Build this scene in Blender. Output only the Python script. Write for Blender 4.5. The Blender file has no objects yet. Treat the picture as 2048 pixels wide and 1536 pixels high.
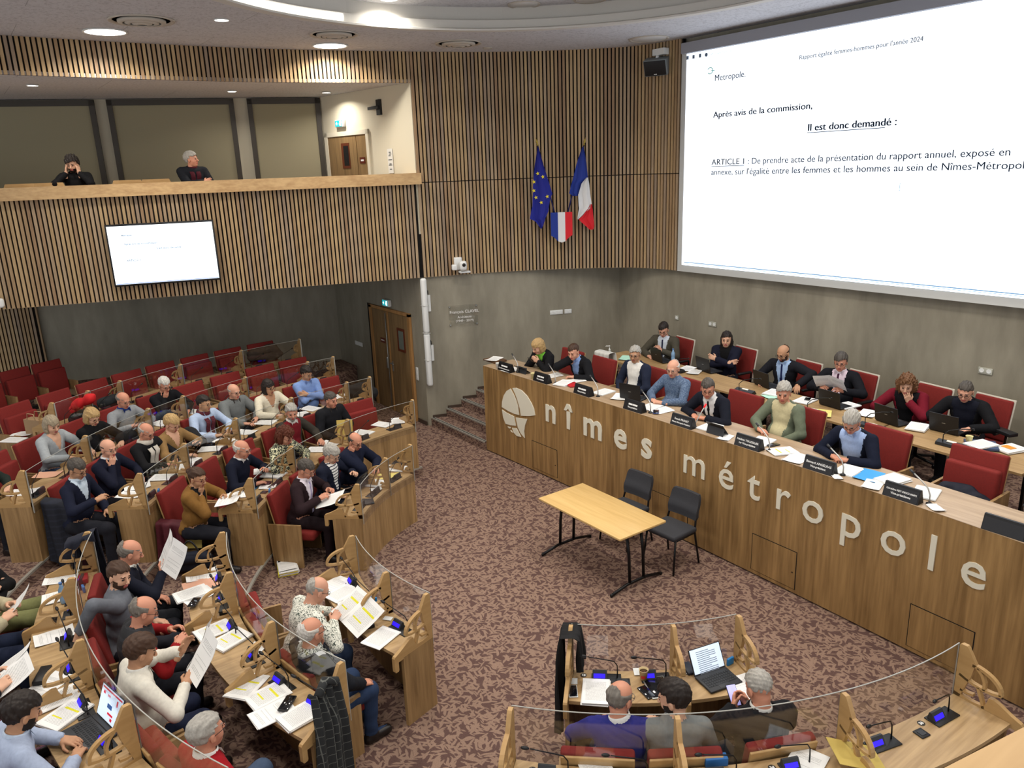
import bpy, math, random
import numpy as np
from mathutils import Vector, Matrix, Euler
random.seed(7)
C = bpy.context.scene.collection
sc = bpy.context.scene
# ---------------------------------------------------------------- camera
H = 4.65
YAW, PITCH, ROLL, FPX = math.radians(35.5), math.radians(15.6), math.radians(2.1), 1538.0
cd = bpy.data.cameras.new('camera'); cam = bpy.data.objects.new('camera', cd); C.objects.link(cam)
cd.sensor_width = 36.0; cd.lens = FPX/2048*36; cd.clip_start = 0.05; cd.clip_end = 200
fw = Vector((math.sin(YAW)*math.cos(PITCH), math.cos(YAW)*math.cos(PITCH), -math.sin(PITCH)))
r0 = Vector((math.cos(YAW), -math.sin(YAW), 0)); u0 = r0.cross(fw)
rr = r0*math.cos(ROLL) - u0*math.sin(ROLL); uu = rr.cross(fw)
cam.matrix_world = Matrix(((rr.x, uu.x, -fw.x, 0), (rr.y, uu.y, -fw.y, 0), (rr.z, uu.z, -fw.z, H), (0, 0, 0, 1)))
sc.camera = cam
# ---------------------------------------------------------------- world, exposure
w = bpy.data.worlds.new('world'); sc.world = w; w.use_nodes = True
w.node_tree.nodes['Background'].inputs[0].default_value = (0.96, 0.98, 1.0, 1)
w.node_tree.nodes['Background'].inputs[1].default_value = 1.15
sc.view_settings.view_transform = 'Standard'; sc.view_settings.look = 'None'
sc.view_settings.gamma = 1.0; sc.view_settings.use_curve_mapping = False
sc.view_settings.exposure = 0.0
LAMP = 0.9            # overall power of the ceiling lamps
try:
    cy = sc.cycles
    cy.use_denoising = True; cy.max_bounces = 6; cy.diffuse_bounces = 3; cy.glossy_bounces = 3
    cy.transmission_bounces = 2; cy.transparent_max_bounces = 24; cy.caustics_reflective = False; cy.caustics_refractive = False
    cy.sample_clamp_indirect = 4.0
except Exception:
    pass
# ---------------------------------------------------------------- room geometry (metres)
CX, CY = 5.54, 6.10                      # centre of the horseshoe
def pol(R, t, z=0.0):
    a = math.radians(t); return Vector((CX+R*math.cos(a), CY+R*math.sin(a), z))
NX, NY = 0.317, 0.948                    # normal of the straight far wall
def far(s, d, z=0.0):                    # along the far wall (s to the dais), d = distance from the centre
    return Vector((CX+NX*d+NY*s, CY+NY*d-NX*s, z))
ZC = 6.60; ZS = 2.83; ZJ = 4.48; ZP = 0.77; ZD = 1.51
# ---------------------------------------------------------------- helpers
def lin(c):
    return tuple(((v/255.0+0.055)/1.055)**2.4 if v > 10 else v/255.0/12.92 for v in c)
MATS = {}
def mat(name, rgb, rough=0.6, metal=0.0, emit=0.0, spec=0.4, noise=0.0, nscale=8.0, alpha=None):
    if name in MATS: return MATS[name]
    m = bpy.data.materials.new(name); MATS[name] = m; m.use_nodes = True
    nt = m.node_tree; b = nt.nodes['Principled BSDF']; col = lin(rgb)+(1,)
    b.inputs['Base Color'].default_value = col; b.inputs['Roughness'].default_value = rough
    b.inputs['Metallic'].default_value = metal; b.inputs['Specular IOR Level'].default_value = spec
    if emit:
        b.inputs['Emission Color'].default_value = col; b.inputs['Emission Strength'].default_value = emit
    if noise:
        tc = nt.nodes.new('ShaderNodeTexCoord'); n = nt.nodes.new('ShaderNodeTexNoise'); n.inputs['Scale'].default_value = nscale
        n.inputs['Detail'].default_value = 4
        mx = nt.nodes.new('ShaderNodeMix'); mx.data_type = 'RGBA'; mx.blend_type = 'MULTIPLY'; mx.inputs[0].default_value = noise
        rp = nt.nodes.new('ShaderNodeValToRGB'); rp.color_ramp.elements[0].position = .3; rp.color_ramp.elements[1].position = .7
        rp.color_ramp.elements[0].color = (.35, .35, .35, 1)
        nt.links.new(tc.outputs['Object'], n.inputs['Vector']); nt.links.new(n.outputs['Fac'], rp.inputs[0])
        mx.inputs[6].default_value = col; nt.links.new(rp.outputs[0], mx.inputs[7]); nt.links.new(mx.outputs[2], b.inputs['Base Color'])
    return m
def nodes(name):
    m = bpy.data.materials.new(name); MATS[name] = m; m.use_nodes = True
    return m, m.node_tree, m.node_tree.nodes['Principled BSDF']
def wood(name, c1, c2, axis='Z', rough=0.45, sc1=9.0, streak=16.0):
    if name in MATS: return MATS[name]
    m, nt, b = nodes(name); N = nt.nodes.new; L = nt.links.new
    tc = N('ShaderNodeTexCoord'); mp = N('ShaderNodeMapping'); L(tc.outputs['Object'], mp.inputs[0])
    s = {'X': (0.07, 1, 1), 'Y': (1, 0.07, 1), 'Z': (1, 1, 0.07)}[axis]; mp.inputs['Scale'].default_value = s
    n1 = N('ShaderNodeTexNoise'); n1.inputs['Scale'].default_value = sc1; n1.inputs['Detail'].default_value = 5; n1.inputs['Distortion'].default_value = .6
    n2 = N('ShaderNodeTexNoise'); n2.inputs['Scale'].default_value = sc1*streak/4; n2.inputs['Detail'].default_value = 3
    L(mp.outputs[0], n1.inputs['Vector']); L(mp.outputs[0], n2.inputs['Vector'])
    ad = N('ShaderNodeMath'); ad.operation = 'MULTIPLY_ADD'; ad.inputs[1].default_value = .45; L(n2.outputs['Fac'], ad.inputs[0]); 
    ml = N('ShaderNodeMath'); ml.operation = 'MULTIPLY'; ml.inputs[1].default_value = .6; L(n1.outputs['Fac'], ml.inputs[0]); L(ml.outputs[0], ad.inputs[2])
    rp = N('ShaderNodeValToRGB'); rp.color_ramp.elements[0].position = .36; rp.color_ramp.elements[1].position = .66
    rp.color_ramp.elements[0].color = lin(c1)+(1,); rp.color_ramp.elements[1].color = lin(c2)+(1,)
    L(ad.outputs[0], rp.inputs[0]); L(rp.outputs[0], b.inputs['Base Color']); b.inputs['Roughness'].default_value = rough
    b.inputs['Specular IOR Level'].default_value = .35
    return m
class MB:
    """collects shapes into one mesh"""
    def __init__(s): s.v = []; s.f = []; s.m = []; s.s = []
    def add(s, vs, fs, mi=0, smooth=False):
        o = len(s.v); s.v += [tuple(v) for v in vs]; s.f += [tuple(o+i for i in f) for f in fs]
        s.m += [mi]*len(fs); s.s += [smooth]*len(fs); return s
    def box(s, c, d, rot=None, mi=0):
        x, y, z = d[0]/2, d[1]/2, d[2]/2
        vs = [Vector(p) for p in ((-x,-y,-z),(x,-y,-z),(x,y,-z),(-x,y,-z),(-x,-y,z),(x,-y,z),(x,y,z),(-x,y,z))]
        if rot is not None:
            R = Euler(rot).to_matrix() if not isinstance(rot, Matrix) else rot
            vs = [R @ p for p in vs]
        c = Vector(c)
        return s.add([p+c for p in vs], [(0,3,2,1),(4,5,6,7),(0,1,5,4),(1,2,6,5),(2,3,7,6),(3,0,4,7)], mi)
    def rbox(s, c, d, r=0.02, rot=None, mi=0, n=3):
        """box with rounded upright edges and eased top and bottom"""
        x, y, z = d[0]/2, d[1]/2, d[2]/2; r = min(r, x*.98, y*.98, z*.9); ring = []
        R = None if rot is None else (rot if isinstance(rot, Matrix) else Euler(rot).to_matrix())
        prof = [(-z, r*.6), (-z+r*.3, r*.15), (-z+r, 0), (z-r, 0), (z-r*.3, r*.15), (z, r*.6)]
        vs = []; k = 4*(n+1)
        for (zz, ins) in prof:
            for q in range(4):
                cx, cy = ((x-r, y-r), (-x+r, y-r), (-x+r, -y+r), (x-r, -y+r))[q]
                for i in range(n+1):
                    a = (q+i/n)*math.pi/2; vs.append(Vector((cx+(r-ins)*math.cos(a), cy+(r-ins)*math.sin(a), zz)))
        if R is not None: vs = [R @ p for p in vs]
        c = Vector(c); vs = [p+c for p in vs]; fs = [tuple(range(k-1, -1, -1)), tuple((len(prof)-1)*k+i for i in range(k))]
        for j in range(len(prof)-1):
            for i in range(k): fs.append((j*k+i, j*k+(i+1) % k, (j+1)*k+(i+1) % k, (j+1)*k+i))
        return s.add(vs, fs, mi, True)
    def prism(s, poly, o, ex, ey, ez, mi=0):
        """2-D polygon in axes ex, ey at o, extruded along ez"""
        o, ex, ey, ez = Vector(o), Vector(ex), Vector(ey), Vector(ez); n = len(poly)
        a = [o+ex*p[0]+ey*p[1] for p in poly]; vs = a+[p+ez for p in a]
        fs = [tuple(range(n-1, -1, -1)), tuple(range(n, 2*n))]+[(i, (i+1) % n, n+(i+1) % n, n+i) for i in range(n)]
        if ex.cross(ey).dot(ez) < 0: fs = [tuple(reversed(f)) for f in fs]
        return s.add(vs, fs, mi)
    def tube(s, pts, r, n=8, mi=0, cap=True):
        pts = [Vector(p) for p in pts]; rs = r if isinstance(r, (list, tuple)) else [r]*len(pts); vs = []; up = None
        for i, p in enumerate(pts):
            t = (pts[min(i+1, len(pts)-1)]-pts[max(i-1, 0)]).normalized()
            if up is None: up = Vector((0, 0, 1)) if abs(t.z) < .9 else Vector((1, 0, 0))
            sx = t.cross(up).normalized(); up = sx.cross(t).normalized()
            for k in range(n):
                a = 2*math.pi*k/n; vs.append(p+(sx*math.cos(a)+up*math.sin(a))*rs[i])
        fs = []
        for i in range(len(pts)-1):
            for k in range(n): fs.append((i*n+k, i*n+(k+1) % n, (i+1)*n+(k+1) % n, (i+1)*n+k))
        if cap: fs += [tuple(range(n-1, -1, -1)), tuple((len(pts)-1)*n+k for k in range(n))]
        return s.add(vs, fs, mi, True)
    def lathe(s, prof, c=(0, 0, 0), n=24, mi=0, smooth=True, ax=None):
        """profile (r, z) spun about z (or the axis frame ax)"""
        c = Vector(c); vs = []
        for (r, z) in prof:
            for k in range(n):
                a = 2*math.pi*k/n; p = Vector((r*math.cos(a), r*math.sin(a), z)); vs.append(c+(ax @ p if ax is not None else p))
        fs = []
        for i in range(len(prof)-1):
            for k in range(n): fs.append((i*n+k, i*n+(k+1) % n, (i+1)*n+(k+1) % n, (i+1)*n+k))
        fs += [tuple(range(n-1, -1, -1)), tuple((len(prof)-1)*n+k for k in range(n))]
        return s.add(vs, fs, mi, smooth)
    def ball(s, c, r, mi=0, n=12, ax=None):
        r = r if isinstance(r, (list, tuple)) else (r, r, r)
        pr = []; c = Vector(c); vs = []; m = n//2
        for i in range(m+1):
            t = math.pi*i/m
            for k in range(n):
                a = 2*math.pi*k/n; p = Vector((r[0]*math.sin(t)*math.cos(a), r[1]*math.sin(t)*math.sin(a), -r[2]*math.cos(t))); vs.append(c+(ax @ p if ax is not None else p))
        fs = [(i*n+k, i*n+(k+1) % n, (i+1)*n+(k+1) % n, (i+1)*n+k) for i in range(m) for k in range(n)]
        return s.add(vs, fs, mi, True)
    def arc(s, R0, R1, t0, t1, z0, z1, mi=0, step=1.5, cx=CX, cy=CY):
        """ring segment between two radii, angles in degrees"""
        n = max(1, int(math.ceil(abs(t1-t0)/step))); vs = []
        for i in range(n+1):
            a = math.radians(t0+(t1-t0)*i/n); ca, sa = math.cos(a), math.sin(a)
            vs += [(cx+R0*ca, cy+R0*sa, z0), (cx+R1*ca, cy+R1*sa, z0), (cx+R1*ca, cy+R1*sa, z1), (cx+R0*ca, cy+R0*sa, z1)]
        fs = [(0, 1, 2, 3), (4*n+3, 4*n+2, 4*n+1, 4*n)]
        for i in range(n):
            a, b = 4*i, 4*i+4
            for j in range(4): fs.append((a+j, b+j, b+(j+1) % 4, a+(j+1) % 4))
        if t1 < t0: fs = [tuple(reversed(f)) for f in fs]
        return s.add(vs, fs, mi)
    def sheet(s, P, mi=0, smooth=True):
        """grid of points P[i][j]"""
        n, m = len(P), len(P[0]); vs = [p for r in P for p in r]
        return s.add(vs, [(i*m+j, i*m+j+1, (i+1)*m+j+1, (i+1)*m+j) for i in range(n-1) for j in range(m-1)], mi, smooth)
    def mesh(s, name, mats):
        me = bpy.data.meshes.new(name); me.from_pydata(s.v, [], s.f); me.update()
        for m in (mats if isinstance(mats, (list, tuple)) else [mats]): me.materials.append(m)
        me.polygons.foreach_set('material_index', s.m); me.polygons.foreach_set('use_smooth', s.s); me.update()
        return me
    def build(s, name, mats, parent=None, loc=None, rz=0.0):
        return put(name, s.mesh(name, mats), parent, loc, rz)
def put(name, me, parent=None, loc=None, rz=0.0, rot=None):
    o = bpy.data.objects.new(name, me); C.objects.link(o)
    if parent is not None: o.parent = parent
    if loc is not None: o.location = loc
    if rot is not None: o.rotation_euler = rot
    elif rz: o.rotation_euler = (0, 0, rz)
    return o
def tag(o, label, cat, group=None, kind=None):
    if label: o['label'] = label
    if cat: o['category'] = cat
    if group: o['group'] = group
    if kind: o['kind'] = kind
    return o
def thing(name, label, cat, loc=(0, 0, 0), rz=0.0, group=None):
    o = bpy.data.objects.new(name, None); C.objects.link(o); o.location = loc; o.rotation_euler = (0, 0, rz); o.empty_display_size = .1
    return tag(o, label, cat, group)
def struct(o, label=None):
    o['kind'] = 'structure'
    if label: o['label'] = label
    return o
def dup(root, loc=None, rz=None, label=None, group=None):
    r = root.copy(); C.objects.link(r)
    if loc is not None: r.location = loc
    if rz is not None: r.rotation_euler = (0, 0, rz)
    if label: r['label'] = label
    if group: r['group'] = group
    for ch in list(root.children):
        c = ch.copy(); C.objects.link(c); c.parent = r
        for g in list(ch.children):
            d = g.copy(); C.objects.link(d); d.parent = c
    return r
def text_mesh(txt, size, extrude=0.002, offset=0.0, align='CENTER', shear=0.0, xs=1.0, bold=0.0):
    """lettering as a flat mesh in the xy plane"""
    cu = bpy.data.curves.new('txt', 'FONT'); cu.body = txt; cu.size = size; cu.extrude = extrude; cu.offset = offset
    cu.align_x = align; cu.shear = shear; cu.resolution_u = 3
    ob = bpy.data.objects.new('txt', cu); C.objects.link(ob)
    dg = bpy.context.evaluated_depsgraph_get(); me = bpy.data.meshes.new_from_object(ob.evaluated_get(dg))
    bpy.data.objects.remove(ob); bpy.data.curves.remove(cu)
    if bold:
        nv = len(me.vertices); vs = [v.co.copy() for v in me.vertices]; fs = [tuple(p.vertices) for p in me.polygons]; V_, F_ = [], []
        for i, d in enumerate((-bold, 0, bold)):
            V_ += [(p.x+d, p.y, p.z) for p in vs]; F_ += [tuple(q+i*nv for q in f) for f in fs]
        me.clear_geometry(); me.from_pydata(V_, [], F_); me.update()
    if xs != 1.0: me.transform(Matrix.Diagonal((xs, 1, 1, 1)))
    me.materials.clear(); return me
def basis(ex, ey, o):
    ex, ey = Vector(ex).normalized(), Vector(ey).normalized(); ez = ex.cross(ey)
    return Matrix(((ex.x, ey.x, ez.x, o[0]), (ex.y, ey.y, ez.y, o[1]), (ex.z, ey.z, ez.z, o[2]), (0, 0, 0, 1)))
def text(name, txt, size, m, ex, ey, o, parent=None, **k):
    me = text_mesh(txt, size, **k); me.materials.append(m); me.transform(basis(ex, ey, o))
    return put(name, me, parent)
def smooth_by_size(o): return o

# ---------------------------------------------------------------- materials
OAK = wood('oak_laminate', (124, 97, 62), (168, 136, 93), 'Z')
OAKX = wood('oak_top', (148, 119, 82), (186, 156, 113), 'X', .4)
DAISW = wood('dais_oak', (116, 88, 53), (164, 130, 84), 'Z', .4, 7.0)
BEECH = wood('beech_ply', (166, 131, 84), (184, 150, 101), 'X', .45, 5.0)
SLATS = [wood('slat_%s' % n, a, b, 'Z', .5, 14) for n, a, b in (('honey', (166, 138, 100), (186, 158, 118)), ('sand', (158, 134, 106), (176, 152, 122)),
         ('tan', (150, 122, 90), (172, 144, 108)), ('grey', (142, 122, 102), (162, 140, 116)), ('umber', (136, 108, 80), (162, 132, 100)))]
RED = mat('red_fabric', (124, 31, 26), .85, noise=.25, nscale=60)
DKSLOT = mat('black_backing', (14, 11, 11), .9)
BLACK = mat('black_plastic', (20, 20, 22), .45)
BLKM = mat('black_metal', (16, 16, 18), .35, .3)
DGREY = mat('dark_grey_plastic', (44, 46, 50), .5)
GREYM = mat('grey_metal', (150, 152, 150), .35, .6)
WHITE = mat('white_plastic', (226, 228, 226), .4)
CREAM = mat('cream_paint', (214, 206, 186), .8)
LETTER = mat('cream_lettering', (222, 218, 200), .5)
SILVER = mat('silver_trim', (176, 174, 166), .3, .5)
BLUE_LED = mat('blue_display', (40, 20, 255), .4, emit=1.3)
PALETXT = mat('white_print', (232, 232, 230), .5)
DKTXT = mat('dark_print', (30, 34, 40), .7)
SKIRT = mat('brown_skirting', (70, 56, 46), .6)
def concrete():
    m, nt, b = nodes('waxed_concrete'); N = nt.nodes.new; L = nt.links.new
    g = N('ShaderNodeNewGeometry'); mp = N('ShaderNodeMapping'); mp.inputs['Scale'].default_value = (1, 1, .3); L(g.outputs['Position'], mp.inputs[0])
    n = N('ShaderNodeTexNoise'); n.inputs['Scale'].default_value = 1.6; n.inputs['Detail'].default_value = 8; n.inputs['Roughness'].default_value = .62; L(mp.outputs[0], n.inputs['Vector'])
    n2 = N('ShaderNodeTexNoise'); n2.inputs['Scale'].default_value = 7; n2.inputs['Detail'].default_value = 5; L(mp.outputs[0], n2.inputs['Vector'])
    mx = N('ShaderNodeMath'); mx.operation = 'MULTIPLY_ADD'; mx.inputs[1].default_value = .3; L(n2.outputs['Fac'], mx.inputs[0])
    ml = N('ShaderNodeMath'); ml.operation = 'MULTIPLY'; ml.inputs[1].default_value = .7; L(n.outputs['Fac'], ml.inputs[0]); L(ml.outputs[0], mx.inputs[2])
    rp = N('ShaderNodeValToRGB'); e = rp.color_ramp.elements; e[0].position = .3; e[0].color = lin((124, 119, 105))+(1,); e[1].position = .7; e[1].color = lin((162, 156, 139))+(1,)
    L(mx.outputs[0], rp.inputs[0]); L(rp.outputs[0], b.inputs['Base Color']); b.inputs['Roughness'].default_value = .5; b.inputs['Specular IOR Level'].default_value = .3
    return m
CONC = concrete()
def carpet():
    m, nt, b = nodes('leaf_carpet'); N = nt.nodes.new; L = nt.links.new
    g = N('ShaderNodeNewGeometry'); wn = N('ShaderNodeTexNoise'); wn.inputs['Scale'].default_value = 5.0; wn.inputs['Detail'].default_value = 2
    L(g.outputs['Position'], wn.inputs['Vector'])
    sb = N('ShaderNodeVectorMath'); sb.operation = 'SUBTRACT'; sb.inputs[1].default_value = (.5, .5, .5); L(wn.outputs['Color'], sb.inputs[0])
    sl = N('ShaderNodeVectorMath'); sl.operation = 'SCALE'; sl.inputs['Scale'].default_value = .10; L(sb.outputs[0], sl.inputs[0])
    av = N('ShaderNodeVectorMath'); av.operation = 'ADD'; L(g.outputs['Position'], av.inputs[0]); L(sl.outputs[0], av.inputs[1])
    sx_ = N('ShaderNodeSeparateXYZ'); L(av.outputs[0], sx_.inputs[0]); xz = N('ShaderNodeMath'); xz.inputs[1].default_value = 0; L(sx_.outputs[0], xz.inputs[0]); L(sx_.outputs[2], xz.inputs[1]); yz = N('ShaderNodeMath'); L(sx_.outputs[1], yz.inputs[0]); L(sx_.outputs[2], yz.inputs[1]); cx_ = N('ShaderNodeCombineXYZ'); L(xz.outputs[0], cx_.inputs[0]); L(yz.outputs[0], cx_.inputs[1])
    outs = []
    for ang, sx, sy, off, wd in ((12, 20, 5.2, 0, .26), (70, 21, 5.4, 3.3, .25), (126, 20, 5.0, 7.1, .25), (160, 28, 7, 11.7, .21)):
        mp = N('ShaderNodeMapping'); mp.vector_type = 'POINT'; mp.inputs['Rotation'].default_value = (0, 0, math.radians(ang)); L(cx_.outputs[0], mp.inputs[0])
        sc_ = N('ShaderNodeVectorMath'); sc_.operation = 'MULTIPLY_ADD'; sc_.inputs[1].default_value = (sx, sy, 0); sc_.inputs[2].default_value = (off, off, 0); L(mp.outputs[0], sc_.inputs[0])
        v = N('ShaderNodeTexVoronoi'); v.voronoi_dimensions = '2D'; v.feature = 'F1'; v.inputs['Scale'].default_value = 1; v.inputs['Randomness'].default_value = .85; L(sc_.outputs[0], v.inputs['Vector'])
        r = N('ShaderNodeMapRange'); r.inputs[1].default_value = wd+.03; r.inputs[2].default_value = wd-.03; L(v.outputs['Distance'], r.inputs[0]); outs.append(r.outputs[0])
    cur = outs[0]
    for o in outs[1:]:
        mx = N('ShaderNodeMath'); mx.operation = 'MAXIMUM'; L(cur, mx.inputs[0]); L(o, mx.inputs[1]); cur = mx.outputs[0]
    f = N('ShaderNodeTexNoise'); f.inputs['Scale'].default_value = 140; L(g.outputs['Position'], f.inputs['Vector'])
    mx = N('ShaderNodeMix'); mx.data_type = 'RGBA'; mx.inputs[6].default_value = lin((90, 69, 64))+(1,); mx.inputs[7].default_value = lin((136, 112, 98))+(1,); L(cur, mx.inputs[0])
    m2 = N('ShaderNodeMix'); m2.data_type = 'RGBA'; m2.blend_type = 'OVERLAY'; m2.inputs[0].default_value = .5; L(mx.outputs[2], m2.inputs[6]); L(f.outputs['Fac'], m2.inputs[7])
    L(m2.outputs[2], b.inputs['Base Color']); b.inputs['Roughness'].default_value = .95; b.inputs['Specular IOR Level'].default_value = .1
    return m
CARPET = carpet()
def acoustic():
    m, nt, b = nodes('acoustic_ceiling'); N = nt.nodes.new; L = nt.links.new
    g = N('ShaderNodeNewGeometry'); n = N('ShaderNodeTexNoise'); n.inputs['Scale'].default_value = 26; n.inputs['Detail'].default_value = 5; n.inputs['Roughness'].default_value = .7; L(g.outputs['Position'], n.inputs['Vector'])
    rp = N('ShaderNodeValToRGB'); e = rp.color_ramp.elements; e[0].position = .33; e[0].color = lin((164, 163, 167))+(1,); e[1].position = .5; e[1].color = lin((200, 200, 204))+(1,); L(n.outputs['Fac'], rp.inputs[0])
    bk = N('ShaderNodeTexBrick'); bk.inputs['Scale'].default_value = 1; bk.inputs['Mortar Size'].default_value = .004; bk.inputs['Brick Width'].default_value = 2.4; bk.inputs['Row Height'].default_value = 1.2
    bk.inputs['Color1'].default_value = bk.inputs['Color2'].default_value = (1, 1, 1, 1); bk.inputs['Mortar'].default_value = (.55, .55, .55, 1); L(g.outputs['Position'], bk.inputs['Vector'])
    mx = N('ShaderNodeMix'); mx.data_type = 'RGBA'; mx.blend_type = 'MULTIPLY'; mx.inputs[0].default_value = 1; L(rp.outputs[0], mx.inputs[6]); L(bk.outputs['Color'], mx.inputs[7])
    L(mx.outputs[2], b.inputs['Base Color']); b.inputs['Roughness'].default_value = .9
    return m
CEIL = acoustic()
def glass(name, tint, refl=1.0, base=.02):
    m = bpy.data.materials.new(name); MATS[name] = m; m.use_nodes = True; nt = m.node_tree; N = nt.nodes.new; L = nt.links.new
    nt.nodes.remove(nt.nodes['Principled BSDF']); o = nt.nodes['Material Output']
    t = N('ShaderNodeBsdfTransparent'); t.inputs[0].default_value = tint+(1,); g = N('ShaderNodeBsdfGlossy'); g.inputs['Roughness'].default_value = .02
    f = N('ShaderNodeLayerWeight'); f.inputs[0].default_value = .18; ml = N('ShaderNodeMath'); ml.operation = 'MULTIPLY_ADD'; ml.inputs[1].default_value = refl; ml.inputs[2].default_value = base
    L(f.outputs['Fresnel'] if False else f.outputs['Facing'], ml.inputs[0]); mx = N('ShaderNodeMixShader'); L(ml.outputs[0], mx.inputs[0]); L(t.outputs[0], mx.inputs[1]); L(g.outputs[0], mx.inputs[2]); L(mx.outputs[0], o.inputs[0])
    return m
GLASS = glass('clear_acrylic', (.97, .975, .975), .30, .035)
GEDGE = mat('acrylic_edge', (158, 158, 152), .3)
def paper_mat(name, kind):
    """printed page: rows of grey text lines, optional highlighter bars, in the sheet's own coordinates"""
    m, nt, b = nodes(name); N = nt.nodes.new; L = nt.links.new
    tc = N('ShaderNodeTexCoord'); sp = N('ShaderNodeSeparateXYZ'); L(tc.outputs['Object'], sp.inputs[0])
    def mth(op, a, bb=None, c=None):
        n = N('ShaderNodeMath'); n.operation = op
        for i, v in enumerate((a, bb, c)):
            if v is None: continue
            if isinstance(v, (int, float)): n.inputs[i].default_value = v
            else: L(v, n.inputs[i])
        return n.outputs[0]
    X, Y = sp.outputs[0], sp.outputs[1]
    row = mth('FRACT', mth('MULTIPLY', X, 110)); line = mth('LESS_THAN', row, .45)
    n = N('ShaderNodeTexNoise'); n.inputs['Scale'].default_value = 1; n.inputs['Detail'].default_value = 2
    cb = N('ShaderNodeCombineXYZ'); L(mth('MULTIPLY', Y, 160), cb.inputs[0]); L(mth('FLOOR', mth('MULTIPLY', X, 110)), cb.inputs[1]); L(cb.outputs[0], n.inputs['Vector'])
    word = mth('GREATER_THAN', n.outputs['Fac'], .43)
    inx = mth('LESS_THAN', mth('ABSOLUTE', X), .112); iny = mth('LESS_THAN', mth('ABSOLUTE', Y), .08)
    n3 = N('ShaderNodeTexNoise'); n3.inputs['Scale'].default_value = 22; cb3 = N('ShaderNodeCombineXYZ'); L(X, cb3.inputs[0]); L(cb3.outputs[0], n3.inputs['Vector'])
    blk = mth('GREATER_THAN', n3.outputs['Fac'], .5 if kind == 'sparse' else .38)
    k = mth('MULTIPLY', mth('MULTIPLY', mth('MULTIPLY', line, word), mth('MULTIPLY', inx, iny)), blk)
    k = mth('MULTIPLY', k, .42)
    mx = N('ShaderNodeMix'); mx.data_type = 'RGBA'; mx.inputs[6].default_value = lin((232, 232, 230))+(1,); mx.inputs[7].default_value = lin((70, 72, 78))+(1,)
    base = mx
    if kind == 'hilite':
        h = N('ShaderNodeMix'); h.data_type = 'RGBA'; h.inputs[6].default_value = lin((232, 232, 230))+(1,); h.inputs[7].default_value = lin((232, 226, 50))+(1,)
        y1 = mth('MULTIPLY', mth('LESS_THAN', mth('ABSOLUTE', mth('SUBTRACT', X, .045)), .009), mth('LESS_THAN', mth('ABSOLUTE', mth('ADD', Y, .01)), .07))
        y2 = mth('MULTIPLY', mth('LESS_THAN', mth('ABSOLUTE', mth('ADD', X, .05)), .006), mth('LESS_THAN', mth('ABSOLUTE', mth('SUBTRACT', Y, .02)), .05))
        L(mth('MAXIMUM', y1, y2), h.inputs[0]); L(h.outputs[2], mx.inputs[6])
    L(k, mx.inputs[0]); L(mx.outputs[2], b.inputs['Base Color']); b.inputs['Roughness'].default_value = .8; b.inputs['Specular IOR Level'].default_value = .15
    return m
PAPER = {k: paper_mat('printed_page_'+k, k) for k in ('full', 'sparse', 'hilite')}
BLANK = mat('plain_paper', (230, 230, 228), .8)

# ---------------------------------------------------------------- room shell
def front_x(y): return 6.905-(y-7.3)**2/178.0     # the gently concave bench front
floor = MB(); floor.prism([(-6, -4), (6.96, -4), (6.96, 10.5), (10.5, 10.5), (10.5, 17), (-6, 17)], (0, 0, -.1), (1, 0, 0), (0, 1, 0), (0, 0, .1))
struct(floor.build('floor', CARPET), 'leaf patterned brown carpet of the chamber floor')
R0, DR, DZ = 2.83, 1.22, .15
for k in range(2, 7):
    t = MB(); ra = R0+DR*(k-1); rb = ra+DR if k < 6 else 12.6
    t.arc(ra, rb, 91.5, 268.5, 0, DZ*(k-1)); struct(t.build('floor', CARPET), 'carpeted tier carrying seating row')
    t = MB(); t.arc(ra-.004, ra+.03, 91.5, 268.5, DZ*(k-1)-.02, DZ*(k-1)+.006); struct(t.build('trim_%d' % k, SILVER), 'metal nosing along the edge of a carpeted tier')
t = MB(); t.prism([(5.3, 15.2), (6.35, 15.0), (6.75, 15.3), (6.75, 16.3), (5.3, 16.6)], (0, 0, 0), (1, 0, 0), (0, 1, 0), (0, 0, .62)); struct(t.build('floor', CARPET), 'carpeted landing in the corner beside the door')
t = MB(); t.prism([(6.98, -4), (10.4, -4), (10.4, 10.87), (7.93, 11.82), (7.93, 10.42), (6.98, 10.42)], (0, 0, 0), (1, 0, 0), (0, 1, 0), (0, 0, ZP)); struct(t.build('floor', CARPET), 'carpeted podium behind the council bench')
st = thing('staircase', 'carpeted steps with metal nosings climbing beside the wooden council bench', 'stairs', (6.82, 11, 0))
for i in range(5):
    x0 = 6.82+.278*i; zz = .155*(i+1) if i < 4 else ZP; yl = lambda x: 12.265-.3857*(x-6.77)
    b = MB(); x1 = x0+.278 if i < 4 else 7.94
    if i < 4: b.prism([(x0, 10.43), (7.925, 10.43), (7.925, yl(7.925)), (x0, yl(x0))], (-6.82, -11, 0.0 if i == 0 else .155*i), (1, 0, 0), (0, 1, 0), (0, 0, .155)); b.build('step', CARPET, st)
    n = MB()
    for dx, wd, mi in ((0, .022, 0), (.022, .018, 1), (.04, .022, 0)):
        n.prism([(x0+dx, 10.43), (x0+dx+wd, 10.43), (x0+dx+wd, yl(x0)), (x0+dx, yl(x0))], (-6.82, -11, zz), (1, 0, 0), (0, 1, 0), (0, 0, .006), mi)
    n.prism([(x0-.004, 10.43), (x0, 10.43), (x0, yl(x0)), (x0-.004, yl(x0))], (-6.82, -11, zz-.02), (1, 0, 0), (0, 1, 0), (0, 0, .026), 0)
    n.build('nosing', [SILVER, DKSLOT], st)
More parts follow.
